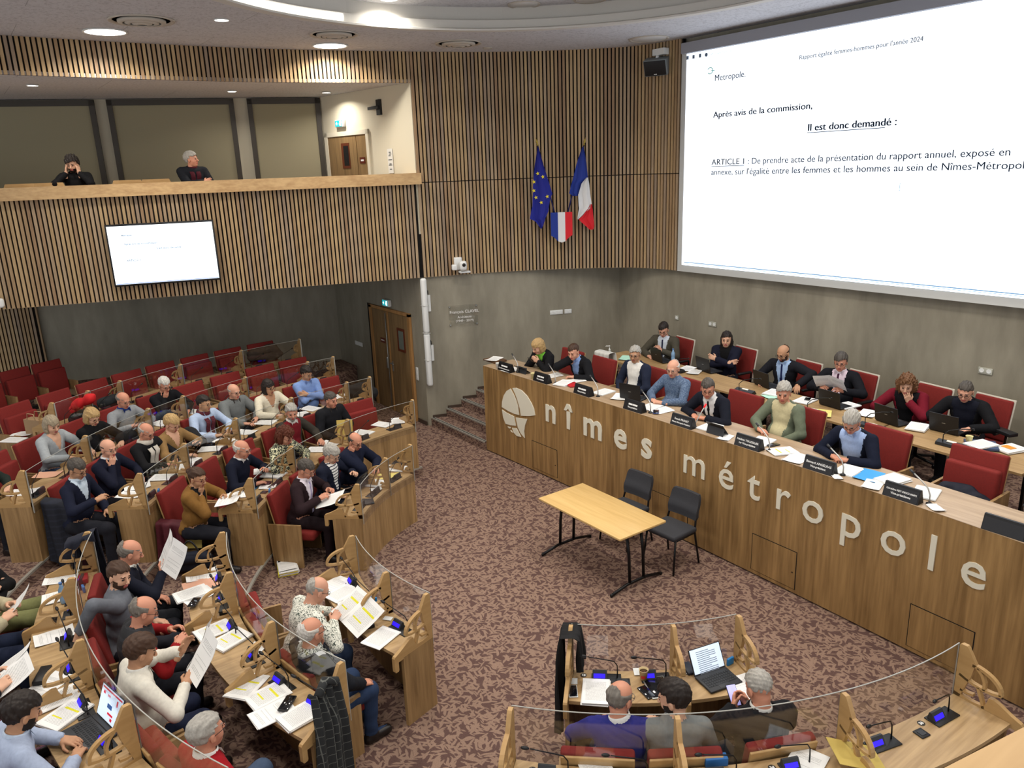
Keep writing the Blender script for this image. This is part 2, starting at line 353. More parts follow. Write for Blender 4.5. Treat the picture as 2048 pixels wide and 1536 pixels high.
def wallq(name, p, q, z0, z1, m, th=.15, label=None):
    """vertical wall from p to q, thickness away from the room (to the left of p->q)"""
    p, q = Vector((p[0], p[1])), Vector((q[0], q[1])); d = (q-p).normalized(); nn = Vector((-d.y, d.x))*th
    b = MB(); b.prism([tuple(p), tuple(q), tuple(q+nn), tuple(p+nn)], (0, 0, z0), (1, 0, 0), (0, 1, 0), (0, 0, z1-z0))
    return struct(b.build(name, m), label)
wallq('wall_front', (10.4, -4), (10.4, 10.87), 0, ZC, CONC, -.2, 'grey green concrete wall under the projection screen')
wallq('wall_right', (6.77, 12.27), (10.4, 10.87), 0, 3.6, CONC, .2, 'grey concrete wall with glass plaque beside the stairs')
wallq('wall_door', (6.77, 16.13), (6.77, 12.272), 0, 3.6, CONC, .2, 'grey concrete wall around the double door')
bk0 = far(-14, 9.86); bk1 = Vector((6.77, 16.13))
wallq('wall_back', bk0, bk1, 0, 3.6, CONC, .2, 'dark concrete wall under the gallery')
for i, (p, q) in enumerate((((6.79, 12.29), (7.85, 11.88)), ((6.755, 12.29), (6.755, 12.62)), ((6.755, 14.5), (6.755, 16.1)))):
    wallq('baseboard_%d' % (i+1), p, q, 0 if i else .16, .08 if i else .24, SKIRT, .015 if i else -.015)
# stepped skirting beside the stairs
sk = MB()
for i in range(5):
    x0 = 6.85+.278*i; x1 = x0+.25 if i < 4 else 10.38; zz = .155*(i+1) if i < 4 else ZP
    y0, y1 = 12.262-.3857*(x0-6.77), 12.262-.3857*(x1-6.77)
    sk.prism([(x0, y0), (x0, y0-.016), (x1, y1-.016), (x1, y1)], (0, 0, zz), (1, 0, 0), (0, 1, 0), (0, 0, .05))
struct(sk.build('baseboard_stairs', SKIRT))
# slatted cladding
def slats(name, path, zs, label, flip=1, ends=True, pitch=.066, wd=.042, dp=.035):
    b = MB(); pts = [Vector((p[0], p[1])) for p in path]; L = [0]
    for i in range(1, len(pts)): L.append(L[-1]+(pts[i]-pts[i-1]).length)
    def pos(s):
        for i in range(1, len(pts)):
            if s <= L[i] or i == len(pts)-1:
                t = (pts[i]-pts[i-1]).normalized(); return pts[i-1]+t*(s-L[i-1]), t
    n = int(L[-1]/pitch); rnd = random.Random(3)
    for j in range(n):
        p, t = pos((j+.5)*pitch); nn = Vector((t.y, -t.x))*flip
        for (z0, z1) in zs:
            mi = 1+rnd.choice((0, 0, 0, 1, 1, 2, 2, 3, 4)); q = [p-t*wd/2, p+t*wd/2, p+t*wd/2-nn*dp, p-t*wd/2-nn*dp]
            vs = [(a.x, a.y, z0) for a in q]+[(a.x, a.y, z1) for a in q]
            b.add(vs, [(3, 2, 1, 0), (4, 5, 6, 7), (0, 1, 5, 4), (1, 2, 6, 5), (3, 0, 4, 7), (2, 3, 7, 6)], mi)
    za, zb = zs[0][0]+.004, zs[-1][1]; m = max(2, int(L[-1]/.15)); rows = []
    for j in range(m+1):
        p, t = pos(L[-1]*j/m); nn = Vector((t.y, -t.x))*flip; p0 = p-nn*dp*.98; p1 = p-nn*(dp+.05)
        rows.append([(p0.x, p0.y, za), (p0.x, p0.y, zb), (p1.x, p1.y, zb), (p1.x, p1.y, za), (p0.x, p0.y, za)])
    b.sheet(rows, 0, False)
    return struct(b.build(name, [DKSLOT]+SLATS), label)
T0 = 71.5; arcp = [pol(6.15, T0-(T0-44)*i/24) for i in range(25)]
bend = [Vector((10.09, 10.22, 0)), Vector((10.18, 10.0, 0)), Vector((10.24, 9.75, 0)), Vector((10.27, 9.5, 0)), Vector((10.27, 9.28, 0))]
full = [far(-.72, 6.15), far(0, 6.15)]+arcp[1:]+bend
slats('wall_curve', full, [(ZS, ZJ-.006), (ZJ+.008, ZC)], 'curved wall of vertical oak slats carrying the flags')
slats('wall_left', [far(-12, 6.15), far(-.72, 6.15)], [(ZS, ZJ)], 'gallery front clad in vertical oak slats')
fas = [(-3, 12.2), (-1.2, 12.66), (0, 12.8), (1.08, 12.88), (1.78, 12.9), (2.53, 12.9), (3.5, 12.85), (4.36, 12.77), (5.11, 12.62), (5.88, 12.42), (6.86, 12.14)]
slats('wall_fascia', fas, [(6.11, ZC)], 'curved band of vertical oak slats above the gallery opening')
bl = [(-1.001, 18.637, 2.289), (1.183, 17.907, 2.078)]
slats('wall_slat_panel', bl, [(.7, ZS+.02)], 'vertical oak slats under the gallery beside the bare concrete')
b = MB(); q_ = Vector(bl[1][:2]+(0,)); e_ = Vector((NY, -NX, 0)); b.prism([(0, 0), (.03, 0), (.03, -.05), (0, -.05)], q_-e_*.02+Vector((0, 0, .7)), e_, Vector((-NX, -NY, 0)), (0, 0, ZS-.7)); struct(b.build('trim_panel_end', SLATS[2]))
# soffits: under the slats, balcony floor, balcony ceiling
so = MB(); so.prism([tuple(p[:2]) for p in ([far(-12, 6.19)]+[far(0, 6.19)]+[pol(6.19, T0-(T0-44)*i/8) for i in range(9)]+[p_+Vector((.04, .02, 0)) for p_ in bend]+[Vector((10.6, 9.25, 0)), Vector((10.6, 11.2, 0)), Vector((6.9, 12.5, 0)), Vector((6.9, 16.3, 0)), far(-12, 10)])], (0, 0, ZS+.01), (1, 0, 0), (0, 1, 0), (0, 0, .12))
struct(so.build('ceiling_undergallery', mat('soffit_paint', (104, 98, 90), .9)), 'dark soffit under the gallery')
bf = MB(); bf.prism([tuple(p[:2]) for p in (far(-12, 6.2), far(-.7, 6.2), Vector((6.72, 12.4, 0)), Vector((6.32, 15, 0)), far(-12, 8.7))], (0, 0, 3.5), (1, 0, 0), (0, 1, 0), (0, 0, .12)); struct(bf.build('floor_gallery', CARPET), 'gallery floor')
bc = MB(); bc.prism([(p[0], p[1]+.03) for p in fas]+[(6.9, 12.2), (6.5, 15.2)]+[tuple(far(-12, 8.9)[:2])], (0, 0, 6.115), (1, 0, 0), (0, 1, 0), (0, 0, .05)); struct(bc.build('ceiling_gallery', CEIL), 'gallery ceiling')
CREAMW = mat('cream_wall', (206, 198, 176), .8)
wallq('wall_gallery', far(-12, 8.66), (6.32, 14.97), 3.6, 6.13, CREAMW, .1, 'cream gallery wall between the window blinds')
wallq('wall_gallery_end', (6.3, 14.97), (6.80, 12.17), 3.6, 6.13, CREAMW, .1, 'cream end wall of the gallery with a door')
# blinds
BLIND = mat('beige_roller_blind', (150, 142, 116), .8); FRAME = mat('bronze_frame', (62, 56, 48), .5)
for i, (a, b) in enumerate((((-170, 190, 8.6), (186, 190, 8.6)), ((214, 190, 8.6), (468, 195, 8.6)), ((495, 195, 8.6), (641, 197, 8.6)))):
    pass
for i, (p, q) in enumerate((((-0.285, 17.112, 5.328), (2.591, 16.151, 5.247)), ((2.778, 16.088, 5.241), (4.823, 15.404, 5.184)), ((5.046, 15.329, 5.177), (6.312, 14.906, 5.142)))):
    p, q = Vector((p[0], p[1], 0)), Vector((q[0], q[1], 0)); d = (q-p).normalized(); nn = Vector((-NX, -NY, 0)); ln = (q-p).length
    r = thing('window_%d' % (i+1), None, None, p); struct(r, 'gallery window covered by a beige roller blind')
    b = MB(); b.prism([(.04, 3.62), (ln-.04, 3.62), (ln-.04, 6.05), (.04, 6.05)], nn*.02, d, (0, 0, 1), nn*.01); struct(b.build('blind', BLIND, r))
    b = MB()
    for x0, x1, z0, z1 in ((0, .09, 3.62, 6.1), (ln-.09, ln, 3.62, 6.1), (0, ln, 6.0, 6.1)):
        b.prism([(x0, z0), (x1, z0), (x1, z1), (x0, z1)], nn*.01, d, (0, 0, 1), nn*.06)
    struct(b.build('window_frame', FRAME, r))
# gallery rail
b = MB(); a0, a1 = far(-12, 6.06), far(-.66, 6.06)
b.prism([tuple(a0[:2]), tuple(a1[:2]), tuple(far(-.66, 6.40)[:2]), tuple(far(-12, 6.40)[:2])], (0, 0, 4.455), (1, 0, 0), (0, 1, 0), (0, 0, .19))
RAILW = wood('rail_oak', (178, 142, 98), (206, 172, 124), 'X', .4)
tag(b.build('gallery_rail', RAILW), 'thick oak handrail capping the gallery front above the slats', 'railing')
# camera-side gallery rail
p0, p1 = Vector((0.93, 0.70, 0)), Vector((1.75, -.35, 0)); d = (p1-p0).normalized(); nn = Vector((-d.y, d.x, 0))
# ceiling ring, drum and inner ceiling
HX, HY, HR = 5.3, 6.7, 3.72
cl = MB(); n = 72; vs = []
for r_ in (HR, 16.0):
    for k in range(n): vs.append((HX+r_*math.cos(2*math.pi*k/n), HY+r_*math.sin(2*math.pi*k/n), ZC))
cl.add(vs, [(k, n+k, n+(k+1) % n, (k+1) % n) for k in range(n)]); struct(cl.build('ceiling', CEIL), 'white speckled acoustic ceiling around the round recess')
rc = MB(); prof = [(HR+.05, ZC-.004), (HR-.09, ZC-.004), (HR-.09, ZC+.02), (HR+.0, ZC+.045), (HR+.0, ZC+.15), (HR+.10, ZC+.15), (HR+.10, ZC+.34)]
vs = [(HX+r_*math.cos(2*math.pi*k/n), HY+r_*math.sin(2*math.pi*k/n), z) for r_, z in prof for k in range(n)]
rc.add(vs, [(j*n+k, (j+1)*n+k, (j+1)*n+(k+1) % n, j*n+(k+1) % n) for j in range(len(prof)-1) for k in range(n)], 0, False); struct(rc.build('trim_1', mat('plaster_white', (206, 203, 196), .8)), 'stepped plaster ring of the ceiling recess')
ic = MB(); ic.add([(HX+(HR+.1)*math.cos(2*math.pi*k/n), HY+(HR+.1)*math.sin(2*math.pi*k/n), ZC+.34) for k in range(n)], [tuple(range(n-1, -1, -1))]); struct(ic.build('ceiling_recess', CEIL), 'speckled ceiling inside the round recess')
# ---------------------------------------------------------------- lamps
GLOW = mat('lamp_glass', (255, 246, 232), .4, emit=9.0)
def lamp(x, y, z, r, power, label, group=None, vis=True):
    t = thing('downlight', label, 'ceiling light', (x, y, z), 0, group)
    b = MB(); b.lathe([(r*1.1, -.001), (r*1.12, -.012), (r*1.0, -.014), (r, -.004)], n=32); b.build('trim_ring', WHITE, t)
    b = MB(); b.lathe([(r, -.003), (r*.99, -.010), (0.01, -.011)], n=32); b.build('diffuser', GLOW, t)
    ld = bpy.data.lights.new('downlight_lamp', 'AREA'); ld.shape = 'DISK'; ld.size = 2*r*.9; ld.energy = power*LAMP; ld.color = (1, .94, .85); ld.spread = math.radians(150)
    lo = bpy.data.objects.new('downlight_lamp', ld); C.objects.link(lo); lo.parent = t; lo.location = (0, 0, -.03)
    return t
PW = 62
for p, lb in (((2.215, 12.111, 6.600), 'big round ceiling light above the gallery, beside the broad vent'), ((5.379, 12.078, 6.600), 'round ceiling light above the gallery end by the monitor')):
    lamp(p[0], p[1], ZC, .25, PW, lb)
p = (3.326, 10.691, 6.600)
lamp(p[0], p[1], ZC, .085, 14, 'small recessed spotlight between the two large ceiling lights')
p = (5.480, 10.236, 6.940)
lamp(p[0], p[1], ZC+.34, .11, 18, 'small round spotlight inside the ceiling recess')
for i, a in enumerate((150, 172, 196, 220, 246)):                       # the rest of the ring, over the seats and the camera
    q = pol(6.4, a); lamp(q.x, q.y, ZC, .25, PW, 'round ceiling light over the horseshoe seating', 'ceiling lights out of view')
for (x, y) in ((6.7, 6.2), (6.9, 4.0), (4.4, 4.4), (3.8, 6.6), (5.3, 8.8)):  # extra recess lamps, unseen, added to light the chamber
    lamp(x, y, ZC+.34, .25, PW*.95, 'added unseen round light in the ceiling recess over the chamber floor', 'ceiling lights out of view')
for (x, y) in ((9.3, 1.0), (9.3, 3.6), (7.6, 2.2)):  # extra podium lamps, added and kept outside the frame
    lamp(x, y, ZC, .2, PW*.62, 'added unseen round ceiling light over the podium tables', 'ceiling lights out of view')
for p, lb in (((1.466, 14.078, 6.110), 'small gallery spotlight above the man holding his head'), ((4.433, 14.164, 6.110), 'small gallery spotlight above the grey haired spectator')):
    lamp(p[0], p[1], 6.11, .075, 16, lb)
p = far(-2.0, 7.6); lamp(p.x, p.y, 6.11, .075, 22, 'small gallery spotlight near the gallery door')
# cove strip
b = MB(); b.arc(HR-.02, HR+.004, 97, 158, ZC+.055, ZC+.13, 0, 1.5, HX, HY); 
tag(b.build('cove_light', mat('cove_led', (255, 250, 240), .4, emit=5.0)), 'glowing light strip along the plaster ring of the ceiling', 'light strip')
# vents
def vent(p, r, kind, label):
    t = thing('ceiling_vent' if kind else 'ceiling_disc', label, 'air vent' if kind else 'ceiling disc', (p[0], p[1], p[2]))
    b = MB(); b.lathe([(r*1.08, 0), (r*1.06, -.02), (r*.95, -.012), (r*.93, 0)], n=40); b.build('rim', mat('vent_paint', (188, 180, 168), .6), t)
    if kind:
        b = MB(); b.lathe([(r*.93, -.002), (.01, -.002)], n=40); b.build('throat', mat('vent_shadow', (120, 112, 102), .8), t)
        for i, q in enumerate((.78, .55, .32)):
            b = MB(); b.lathe([(r*q, -.004), (r*q, -.03-.01*i), (r*q-.05, -.045-.01*i), (r*q-.06, -.04-.01*i), (r*q-.012, -.02-.01*i), (r*q-.012, -.004)], n=40); b.build('cone', mat('vent_paint', (188, 180, 168), .6), t)
    else:
        b = MB(); b.lathe([(r*.94, -.003), (r*.9, -.012), (.01, -.013)], n=40); b.build('cover', mat('disc_paint', (206, 204, 200), .6), t)
vent((2.471, 11.116, 6.600), .36, 1, 'round ceiling vent with cone rings beside the biggest ceiling light')
vent((5.025, 11.109, 6.600), .32, 1, 'round ceiling vent just behind the light over the gallery end')
vent((7.121, 11.099, 6.600), .34, 1, 'round ceiling vent over the slatted curve near the flags')
vent((7.373, 9.692, 6.940), .22, 0, 'flat round cover inside the ceiling recess')
vent((8.031, 9.005, 6.940), .22, 0, 'flat round cover cut by the top edge inside the recess')
vent((9.757, 9.525, 6.600), .3, 0, 'flat round cover in the ceiling beside the wall speaker')
vent((7.818, 11.306, 6.600), .07, 0, 'tiny round sensor in the ceiling near the flags')

# ---------------------------------------------------------------- council bench (dais)
def wput(o, root):
    o.parent = root; o.location = -root.location; return o
DS = thing('council_bench', 'long oak council bench lettered with the metropole name, on the podium edge', 'council bench', (6.9, 5, 0))
ys = [10.42-(10.42+2.2)*i/60 for i in range(61)]
b = MB(); rows = []
for y in ys:
    x = front_x(y); rows.append([(x, y, .02), (x, y, ZD-.004), (x+.035, y, ZD-.004), (x+.035, y, .02), (x, y, .02)])
b.sheet(rows, 0, False); b.add(rows[0][:4], [(0, 1, 2, 3)]); wput(b.build('front_panel', DAISW), DS)
b = MB(); rows = []
for y in ys:
    x = front_x(y); rows.append([(x+.03, y, 0), (x+.03, y, .03)])
b.sheet(rows, 0, False); wput(b.build('plinth', DKSLOT), DS)
b = MB(); rows = []
for y in ys:
    x = front_x(y); rows.append([(x-.002, y, ZD-.004), (x-.002, y, ZD), (x+.62, y, ZD), (x+.62, y, ZD-.03), (x, y, ZD-.03)])
b.sheet(rows, 0, False); b.add(rows[0], [(0, 1, 2, 3, 4)]); wput(b.build('worktop', wood('bench_top', (146, 122, 96), (178, 154, 126), 'Y', .35)), DS)
b = MB(); b.box((6.85+.31+.02, 10.405, ZD/2-.005), (.58, .03, ZD-.03)); wput(b.build('side_panel', DAISW), DS)
for (y0, y1) in ((9.17, 8.55), (6.58, 5.96), (4.978, 4.377), (3.112, 2.512), (1.2, .6)):
    xa, xb = front_x(y0), front_x(y1); o = Vector((xa, y0, .062)); ex = Vector((xb-xa, y1-y0, 0)); ln = ex.length; ex.normalize(); nn = Vector((ex.y, -ex.x, 0))
    b = MB(); g = .009; hh = .458
    b.prism([(0, 0), (ln, 0), (ln, hh), (0, hh)], o+nn*.0005, ex, (0, 0, 1), nn*.0015, 1)
    b.prism([(g, g*.6), (ln-g, g*.6), (ln-g, hh-g), (g, hh-g)], o+nn*.001, ex, (0, 0, 1), nn*.004, 0)
    b.box(o+ex*(ln-.045)+Vector((0, 0, .2))+nn*.005, (.012, .012, .012), None, 1)
    wput(b.build('access_hatch', [DAISW, DKSLOT]), DS)
xm = text_mesh('x', 1.0, 0); XH = max(v.co.y for v in xm.vertices)
for ch, yc, bold in (('n', 8.68, 1), ('\u00ee', 8.27, 1), ('m', 7.745, 1), ('e', 7.185, 1), ('s', 6.69, 1),
                     ('m', 5.877, 0), ('\u00e9', 5.385, 0), ('t', 4.99, 0), ('r', 4.61, 0), ('o', 4.226, 0), ('p', 3.79, 0), ('o', 3.34, 0), ('l', 2.965, 0), ('e', 2.595, 0)):
    xh = .245 if bold else .228; me = text_mesh(ch, xh/XH, .006, .012 if bold else .003)
    tx = (front_x(yc-.05)-front_x(yc+.05))/-.1; ex = Vector((-tx, -1, 0)).normalized()
    me.materials.append(LETTER); me.transform(basis(ex, (0, 0, 1), (front_x(yc)-.006, yc, .943))); wput(put('letter', me), DS)
for pl in ([(6.860, 9.926, 0.896), (6.860, 9.915, 0.985), (6.860, 9.861, 1.106), (6.860, 9.779, 1.201), (6.860, 9.674, 1.261), (6.860, 9.604, 1.192), (6.860, 9.535, 1.101), (6.860, 9.492, 1.004), (6.860, 9.470, 0.865), (6.860, 9.599, 0.857), (6.860, 9.749, 0.867)],
           [(6.860, 9.618, 1.283), (6.860, 9.524, 1.305), (6.860, 9.379, 1.293), (6.860, 9.240, 1.227), (6.860, 9.139, 1.130), (6.860, 9.084, 1.054), (6.860, 9.061, 0.956), (6.860, 9.208, 0.910), (6.860, 9.421, 0.866), (6.860, 9.444, 0.985), (6.860, 9.498, 1.109), (6.860, 9.554, 1.203)],
           [(6.860, 9.924, 0.850), (6.860, 9.803, 0.824), (6.860, 9.607, 0.808), (6.860, 9.589, 0.736), (6.860, 9.568, 0.660), (6.860, 9.713, 0.634), (6.860, 9.841, 0.629), (6.860, 9.899, 0.722)],
           [(6.860, 9.558, 0.802), (6.860, 9.404, 0.824), (6.860, 9.259, 0.848), (6.860, 9.325, 0.725), (6.860, 9.355, 0.610), (6.860, 9.343, 0.508), (6.860, 9.443, 0.564), (6.860, 9.512, 0.646)],
           [(6.860, 9.672, 0.598), (6.860, 9.551, 0.621), (6.860, 9.515, 0.584), (6.860, 9.441, 0.502), (6.860, 9.546, 0.490), (6.860, 9.631, 0.530)], [(6.860, 9.787, 0.592), (6.860, 9.697, 0.599), (6.860, 9.716, 0.575), (6.860, 9.755, 0.572)], [(6.860, 9.718, 0.547), (6.860, 9.700, 0.551), (6.860, 9.662, 0.521), (6.860, 9.694, 0.523)]):
    b = MB(); n = len(pl); f = [(front_x(p[1])-.011, p[1], p[2]) for p in pl]; k = [(front_x(p[1])+.004, p[1], p[2]) for p in pl]
    b.add(f+k, [tuple(range(n)), tuple(range(2*n-1, n-1, -1))]+[(i, n+i, n+(i+1) % n, (i+1) % n) for i in range(n)]); wput(b.build('logo_piece', LETTER), DS)
# ---------------------------------------------------------------- horseshoe desks
def divider_mesh():
    b = MB(); th = .032; ex, ey, ez = (1, 0, 0), (0, 0, 1), (0, th, 0); o = (0, -th/2, 0)
    b.prism([(0, -.03), (.03, -.03), (.05, .03), (.075, .12), (.10, .20), (.115, .285), (.125, .30), (.062, .405), (.05, .42), (.012, .42), (0, .41)], o, ex, ey, ez)
    def band(pts, w_):
        L_, R_ = [], []
        for i, p in enumerate(pts):
            q = Vector(pts[min(i+1, len(pts)-1)])-Vector(pts[max(i-1, 0)]); q = Vector((-q.y, q.x)).normalized()*w_/2; L_.append((p[0]+q.x, p[1]+q.y)); R_.append((p[0]-q.x, p[1]-q.y))
        for i in range(len(pts)-1): b.prism([R_[i], R_[i+1], L_[i+1], L_[i]], o, ex, ey, ez)
    band([(.10+.20*math.sin(t), .165+.128*math.cos(t)) for t in [i*math.pi/2/9 for i in range(10)]]+[(.302, .158)], .022)
    band([(.306, .160), (.25, .146), (.19, .142), (.12, .148), (.06, .165), (.02, .18)], .020)
    band([(.13, .285), (.168, .25), (.19, .20), (.192, .14)], .020)
    band([(.152, .142), (.168, .10), (.185, .06), (.205, .0)], .020)
    band([(.13, .062), (.085, .055), (.04, .062)], .018)
    b.prism([(0, -.035), (.0, .03), (.12, .012), (.2, .018), (.222, .055), (.232, .105), (.262, .108), (.30, .095), (.38, .055), (.452, .028), (.462, .015), (.462, -.11), (.455, -.12), (.425, -.12), (.418, -.11), (.418, -.035)], o, ex, ey, ez)
    return b.mesh('divider', BEECH)
DIVM = divider_mesh()
ROWS = {('back', 1): [139, 121.6, 110.7], ('back', 2): [141.5, 126.3, 109.6, 92.6], ('back', 3): [143.3, 132.4, 121, 109.3, 97.9, 93.3],
        ('back', 4): [145, 134.6, 124.4, 118.7, 108.4, 97.9, 93.6], ('back', 5): [128.1, 123.5, 119.3, 111.1, 102.5, 94],
        ('aisle', 1): [166.5, 184.5, 196], ('aisle', 2): [161.5, 174, 188.4, 200.6], ('aisle', 3): [159.7, 170, 181.8, 192.9, 204],
        ('near', 1): [223, 239.3, 250.5], ('near', 2): [219.5, 234.5, 250.6, 267]}
RNAME = {1: 'floor-level', 2: 'second', 3: 'third', 4: 'fourth', 5: 'topmost'}
BNAME = {'back': 'block by the double door', 'aisle': 'middle block beside the aisle', 'near': 'block below the photographer'}
for (bk, k), ths in ROWS.items():
    f = R0+DR*(k-1); z = DZ*(k-1); t0, t1 = ths[0], ths[-1]
    root = thing('curved_desk', 'curved oak desk, %s row of the %s' % (RNAME[k], BNAME[bk]), 'desk', pol(f+.2, (t0+t1)/2, z))
    e = math.degrees(.018/f)*(1 if t1 > t0 else -1)
    b = MB(); b.arc(f, f+.39, t0+e, t1-e, z+.68, z+.71); wput(b.build('worktop', OAKX), root)
    b = MB(); b.arc(f+.006, f+.03, t0+e, t1-e, z+.0, z+.68); wput(b.build('front_panel', OAK), root)
    for t in (t0, t1):
        a = math.radians(t); er = Vector((math.cos(a), math.sin(a), 0)); et = Vector((-er.y, er.x, 0)); b = MB()
        b.prism([(0, 0), (.36, 0), (.36, .69), (0, .69)], pol(f+.002, t, z)-et*.017, er, (0, 0, 1), et*.034); wput(b.build('end_panel', OAK), root)
    for t in ths:
        d = put('divider', DIVM, root); d.location = pol(f, t, z+.71)-root.location; d.rotation_euler = (0, 0, math.radians(t))
    for ta, tb in zip(ths[:-1], ths[1:]):
        b = MB(); b.arc(f-.016, f-.010, ta, tb, z+.61, z+1.118, 0); b.arc(f-.0165, f-.0095, ta, tb, z+1.118, z+1.1222, 1)
        for t in (ta, tb): b.arc(f-.0165, f-.0095, t-.06, t+.06, z+.61, z+1.118, 1)
        wput(b.build('glass_screen', [GLASS, GEDGE]), root)
# ---------------------------------------------------------------- chairs
CH = {}
def chair_parts(wd, folded):
    key = (round(wd, 2), folded)
    if key in CH: return CH[key]
    wd = key[0]; P = []; A = Euler((0, -.20, 0)).to_matrix()
    b = MB(); b.rbox((-.165, 0, .70), (.075, wd-.07, .50), .022, A); P.append(('backrest', b.mesh('backrest', RED), None))
    b = MB(); b.rbox((-.206, 0, .685), (.02, wd-.076, .49), .008, A); P.append(('back_shell', b.mesh('back_shell', BEECH), None))
    b = MB()
    if folded: b.rbox((-.075, 0, .60), (.10, wd-.10, .42), .03, Euler((0, -.10, 0)).to_matrix())
    else: b.rbox((.075, 0, .40), (.47, wd-.10, .11), .035)
    P.append(('seat', b.mesh('seat', RED), None))
    for s in (-1, 1):
        b = MB(); b.prism([(-.225, 0), (.155, 0), (.17, .57), (-.255, .57)], (0, s*(wd/2-.017)-.0145, 0), (1, 0, 0), (0, 0, 1), (0, .029, 0)); P.append(('side_panel', b.mesh('side_panel', OAK), None))
    b = MB(); b.box((-.02, 0, .26), (.10, wd-.07, .06)); P.append(('seat_beam', b.mesh('seat_beam', BLACK), None))
    CH[key] = P; return P
def chair(loc, rz, wd, folded, label, group):
    t = thing('upholstered_chair', label, 'chair', loc, rz, group)
    for n_, me, _ in chair_parts(wd, folded): put(n_, me, t)
    return t
# ---------------------------------------------------------------- microphone units
def mic_parts():
    P = []
    b = MB(); b.rbox((0, 0, .004), (.115, .235, .008), .006); P.append(('base_plate', b.mesh('base_plate', BLACK), None))
    b = MB(); b.prism([(-.03, .006), (.04, .006), (.03, .062), (.012, .066)], (0, -.005, 0), (1, 0, 0), (0, 0, 1), (0, .115, 0)); P.append(('display_box', b.mesh('display_box', DGREY), None))
    b = MB(); ex = Vector((0, -1, 0)); ey = Vector((.042, 0, .060)).normalized(); o = Vector((-.028, .101, .010)); nn = ex.cross(ey)
    b.prism([(0, .012), (.09, .012), (.09, .044), (0, .044)], o, ex, ey, nn*.0025); P.append(('screen', b.mesh('screen', BLUE_LED), 'display_box'))
    b = MB(); pt = []
    for q in [(.01, -.085, 0), (.012, -.087, .06), (.014, -.085, .115), (.008, -.06, .155), (-.004, .0, .176), (-.02, .08, .200), (-.034, .15, .222)]: pt.append(q)
    b.tube(pt, [.006, .005, .0045, .0045, .0045, .004, .004], 8); P.append(('gooseneck', b.mesh('gooseneck', BLKM), None))
    b = MB(); b.ball((-.042, .182, .231), (.013, .03, .013), ax=Euler((.22, 0, .2)).to_matrix(), n=10); P.append(('capsule', b.mesh('capsule', BLACK), 'gooseneck'))
    return P
MICP = mic_parts()
def assemble(t, parts):
    d = {}
    for n_, me, par in parts: d[n_] = put(n_, me, d[par] if par else t)
    return t
b = MB(); b.rbox((0, 0, .004), (.08, .08, .008), .005); b.box((0, 0, .009), (.045, .045, .004), None, 1); SOCKM = b.mesh('socket_plate', [BLACK, DGREY])
def mic(loc, rz, label):
    return assemble(thing('microphone', label, 'microphone', loc, rz, 'desk microphones of the horseshoe'), MICP)

# ---------------------------------------------------------------- people: one continuous skin surface each, clothes as shells
def V3(*a): return np.array(a, float)
def unit(v): v = np.asarray(v, float); return v/(np.linalg.norm(v)+1e-9)
def cap(a, b, ra, rb, lab, k=.02): return ('c', np.asarray(a, float), np.asarray(b, float), ra, rb, lab, k)
def ell(c, r, lab, k=.02, R=None): return ('e', np.asarray(c, float), np.asarray(r, float), R, None, lab, k)
def cut(c, r, k=.01): return ('x', np.asarray(c, float), np.asarray(r, float), None, None, -1, k)
def sd(p, X, Y, Z):
    if p[0] == 'c':
        a, b = p[1], p[2]; d = b-a; L2 = float(d@d)+1e-12
        t = np.clip(((X-a[0])*d[0]+(Y-a[1])*d[1]+(Z-a[2])*d[2])/L2, 0, 1)
        return np.sqrt((X-a[0]-t*d[0])**2+(Y-a[1]-t*d[1])**2+(Z-a[2]-t*d[2])**2)-(p[3]+(p[4]-p[3])*t)
    c, r = p[1], p[2]; x, y, z = X-c[0], Y-c[1], Z-c[2]
    if p[3] is not None:
        R = p[3]; x, y, z = R[0, 0]*x+R[1, 0]*y+R[2, 0]*z, R[0, 1]*x+R[1, 1]*y+R[2, 1]*z, R[0, 2]*x+R[1, 2]*y+R[2, 2]*z
    k0 = np.sqrt((x/r[0])**2+(y/r[1])**2+(z/r[2])**2); k1 = np.sqrt((x/r[0]**2)**2+(y/r[1]**2)**2+(z/r[2]**2)**2)+1e-9
    return k0*(k0-1)/k1
def field(prims, lo, hi, h):
    lo = np.asarray(lo, float); n = np.ceil((np.asarray(hi)-lo)/h).astype(int)+1
    ax = [lo[i]+h*np.arange(n[i]) for i in range(3)]; D = np.full(n, 1.0, np.float32); L = np.zeros(n, np.int8)
    for p in prims:
        if p[0] == 'c': m = max(p[3], p[4]); a = np.minimum(p[1], p[2])-m; b = np.maximum(p[1], p[2])+m
        else: m = p[2] if p[3] is None else np.full(3, p[2].max()); a = p[1]-m; b = p[1]+m
        g = p[6]+3*h; i0 = np.maximum(((a-g-lo)/h).astype(int), 0); i1 = np.minimum(((b+g-lo)/h).astype(int)+2, n)
        if (i1 <= i0).any(): continue
        s = tuple(slice(i0[q], i1[q]) for q in range(3))
        d = sd(p, ax[0][s[0]][:, None, None], ax[1][s[1]][None, :, None], ax[2][s[2]][None, None, :]); o = D[s]; k = p[6]
        if p[0] == 'x':
            q = np.clip(.5-.5*(o+d)/k, 0, 1); D[s] = o*(1-q)-d*q+k*q*(1-q)
        else:
            q = np.clip(.5+.5*(o-d)/k, 0, 1); L[s] = np.where(d < o, p[5], L[s]); D[s] = o*(1-q)+d*q-k*q*(1-q)
    return D, L, lo, ax
CORN = np.array([(i, j, k) for i in (0, 1) for j in (0, 1) for k in (0, 1)])
EDG = [(a, b) for a in range(8) for b in range(a+1, 8) if abs(CORN[a]-CORN[b]).sum() == 1]
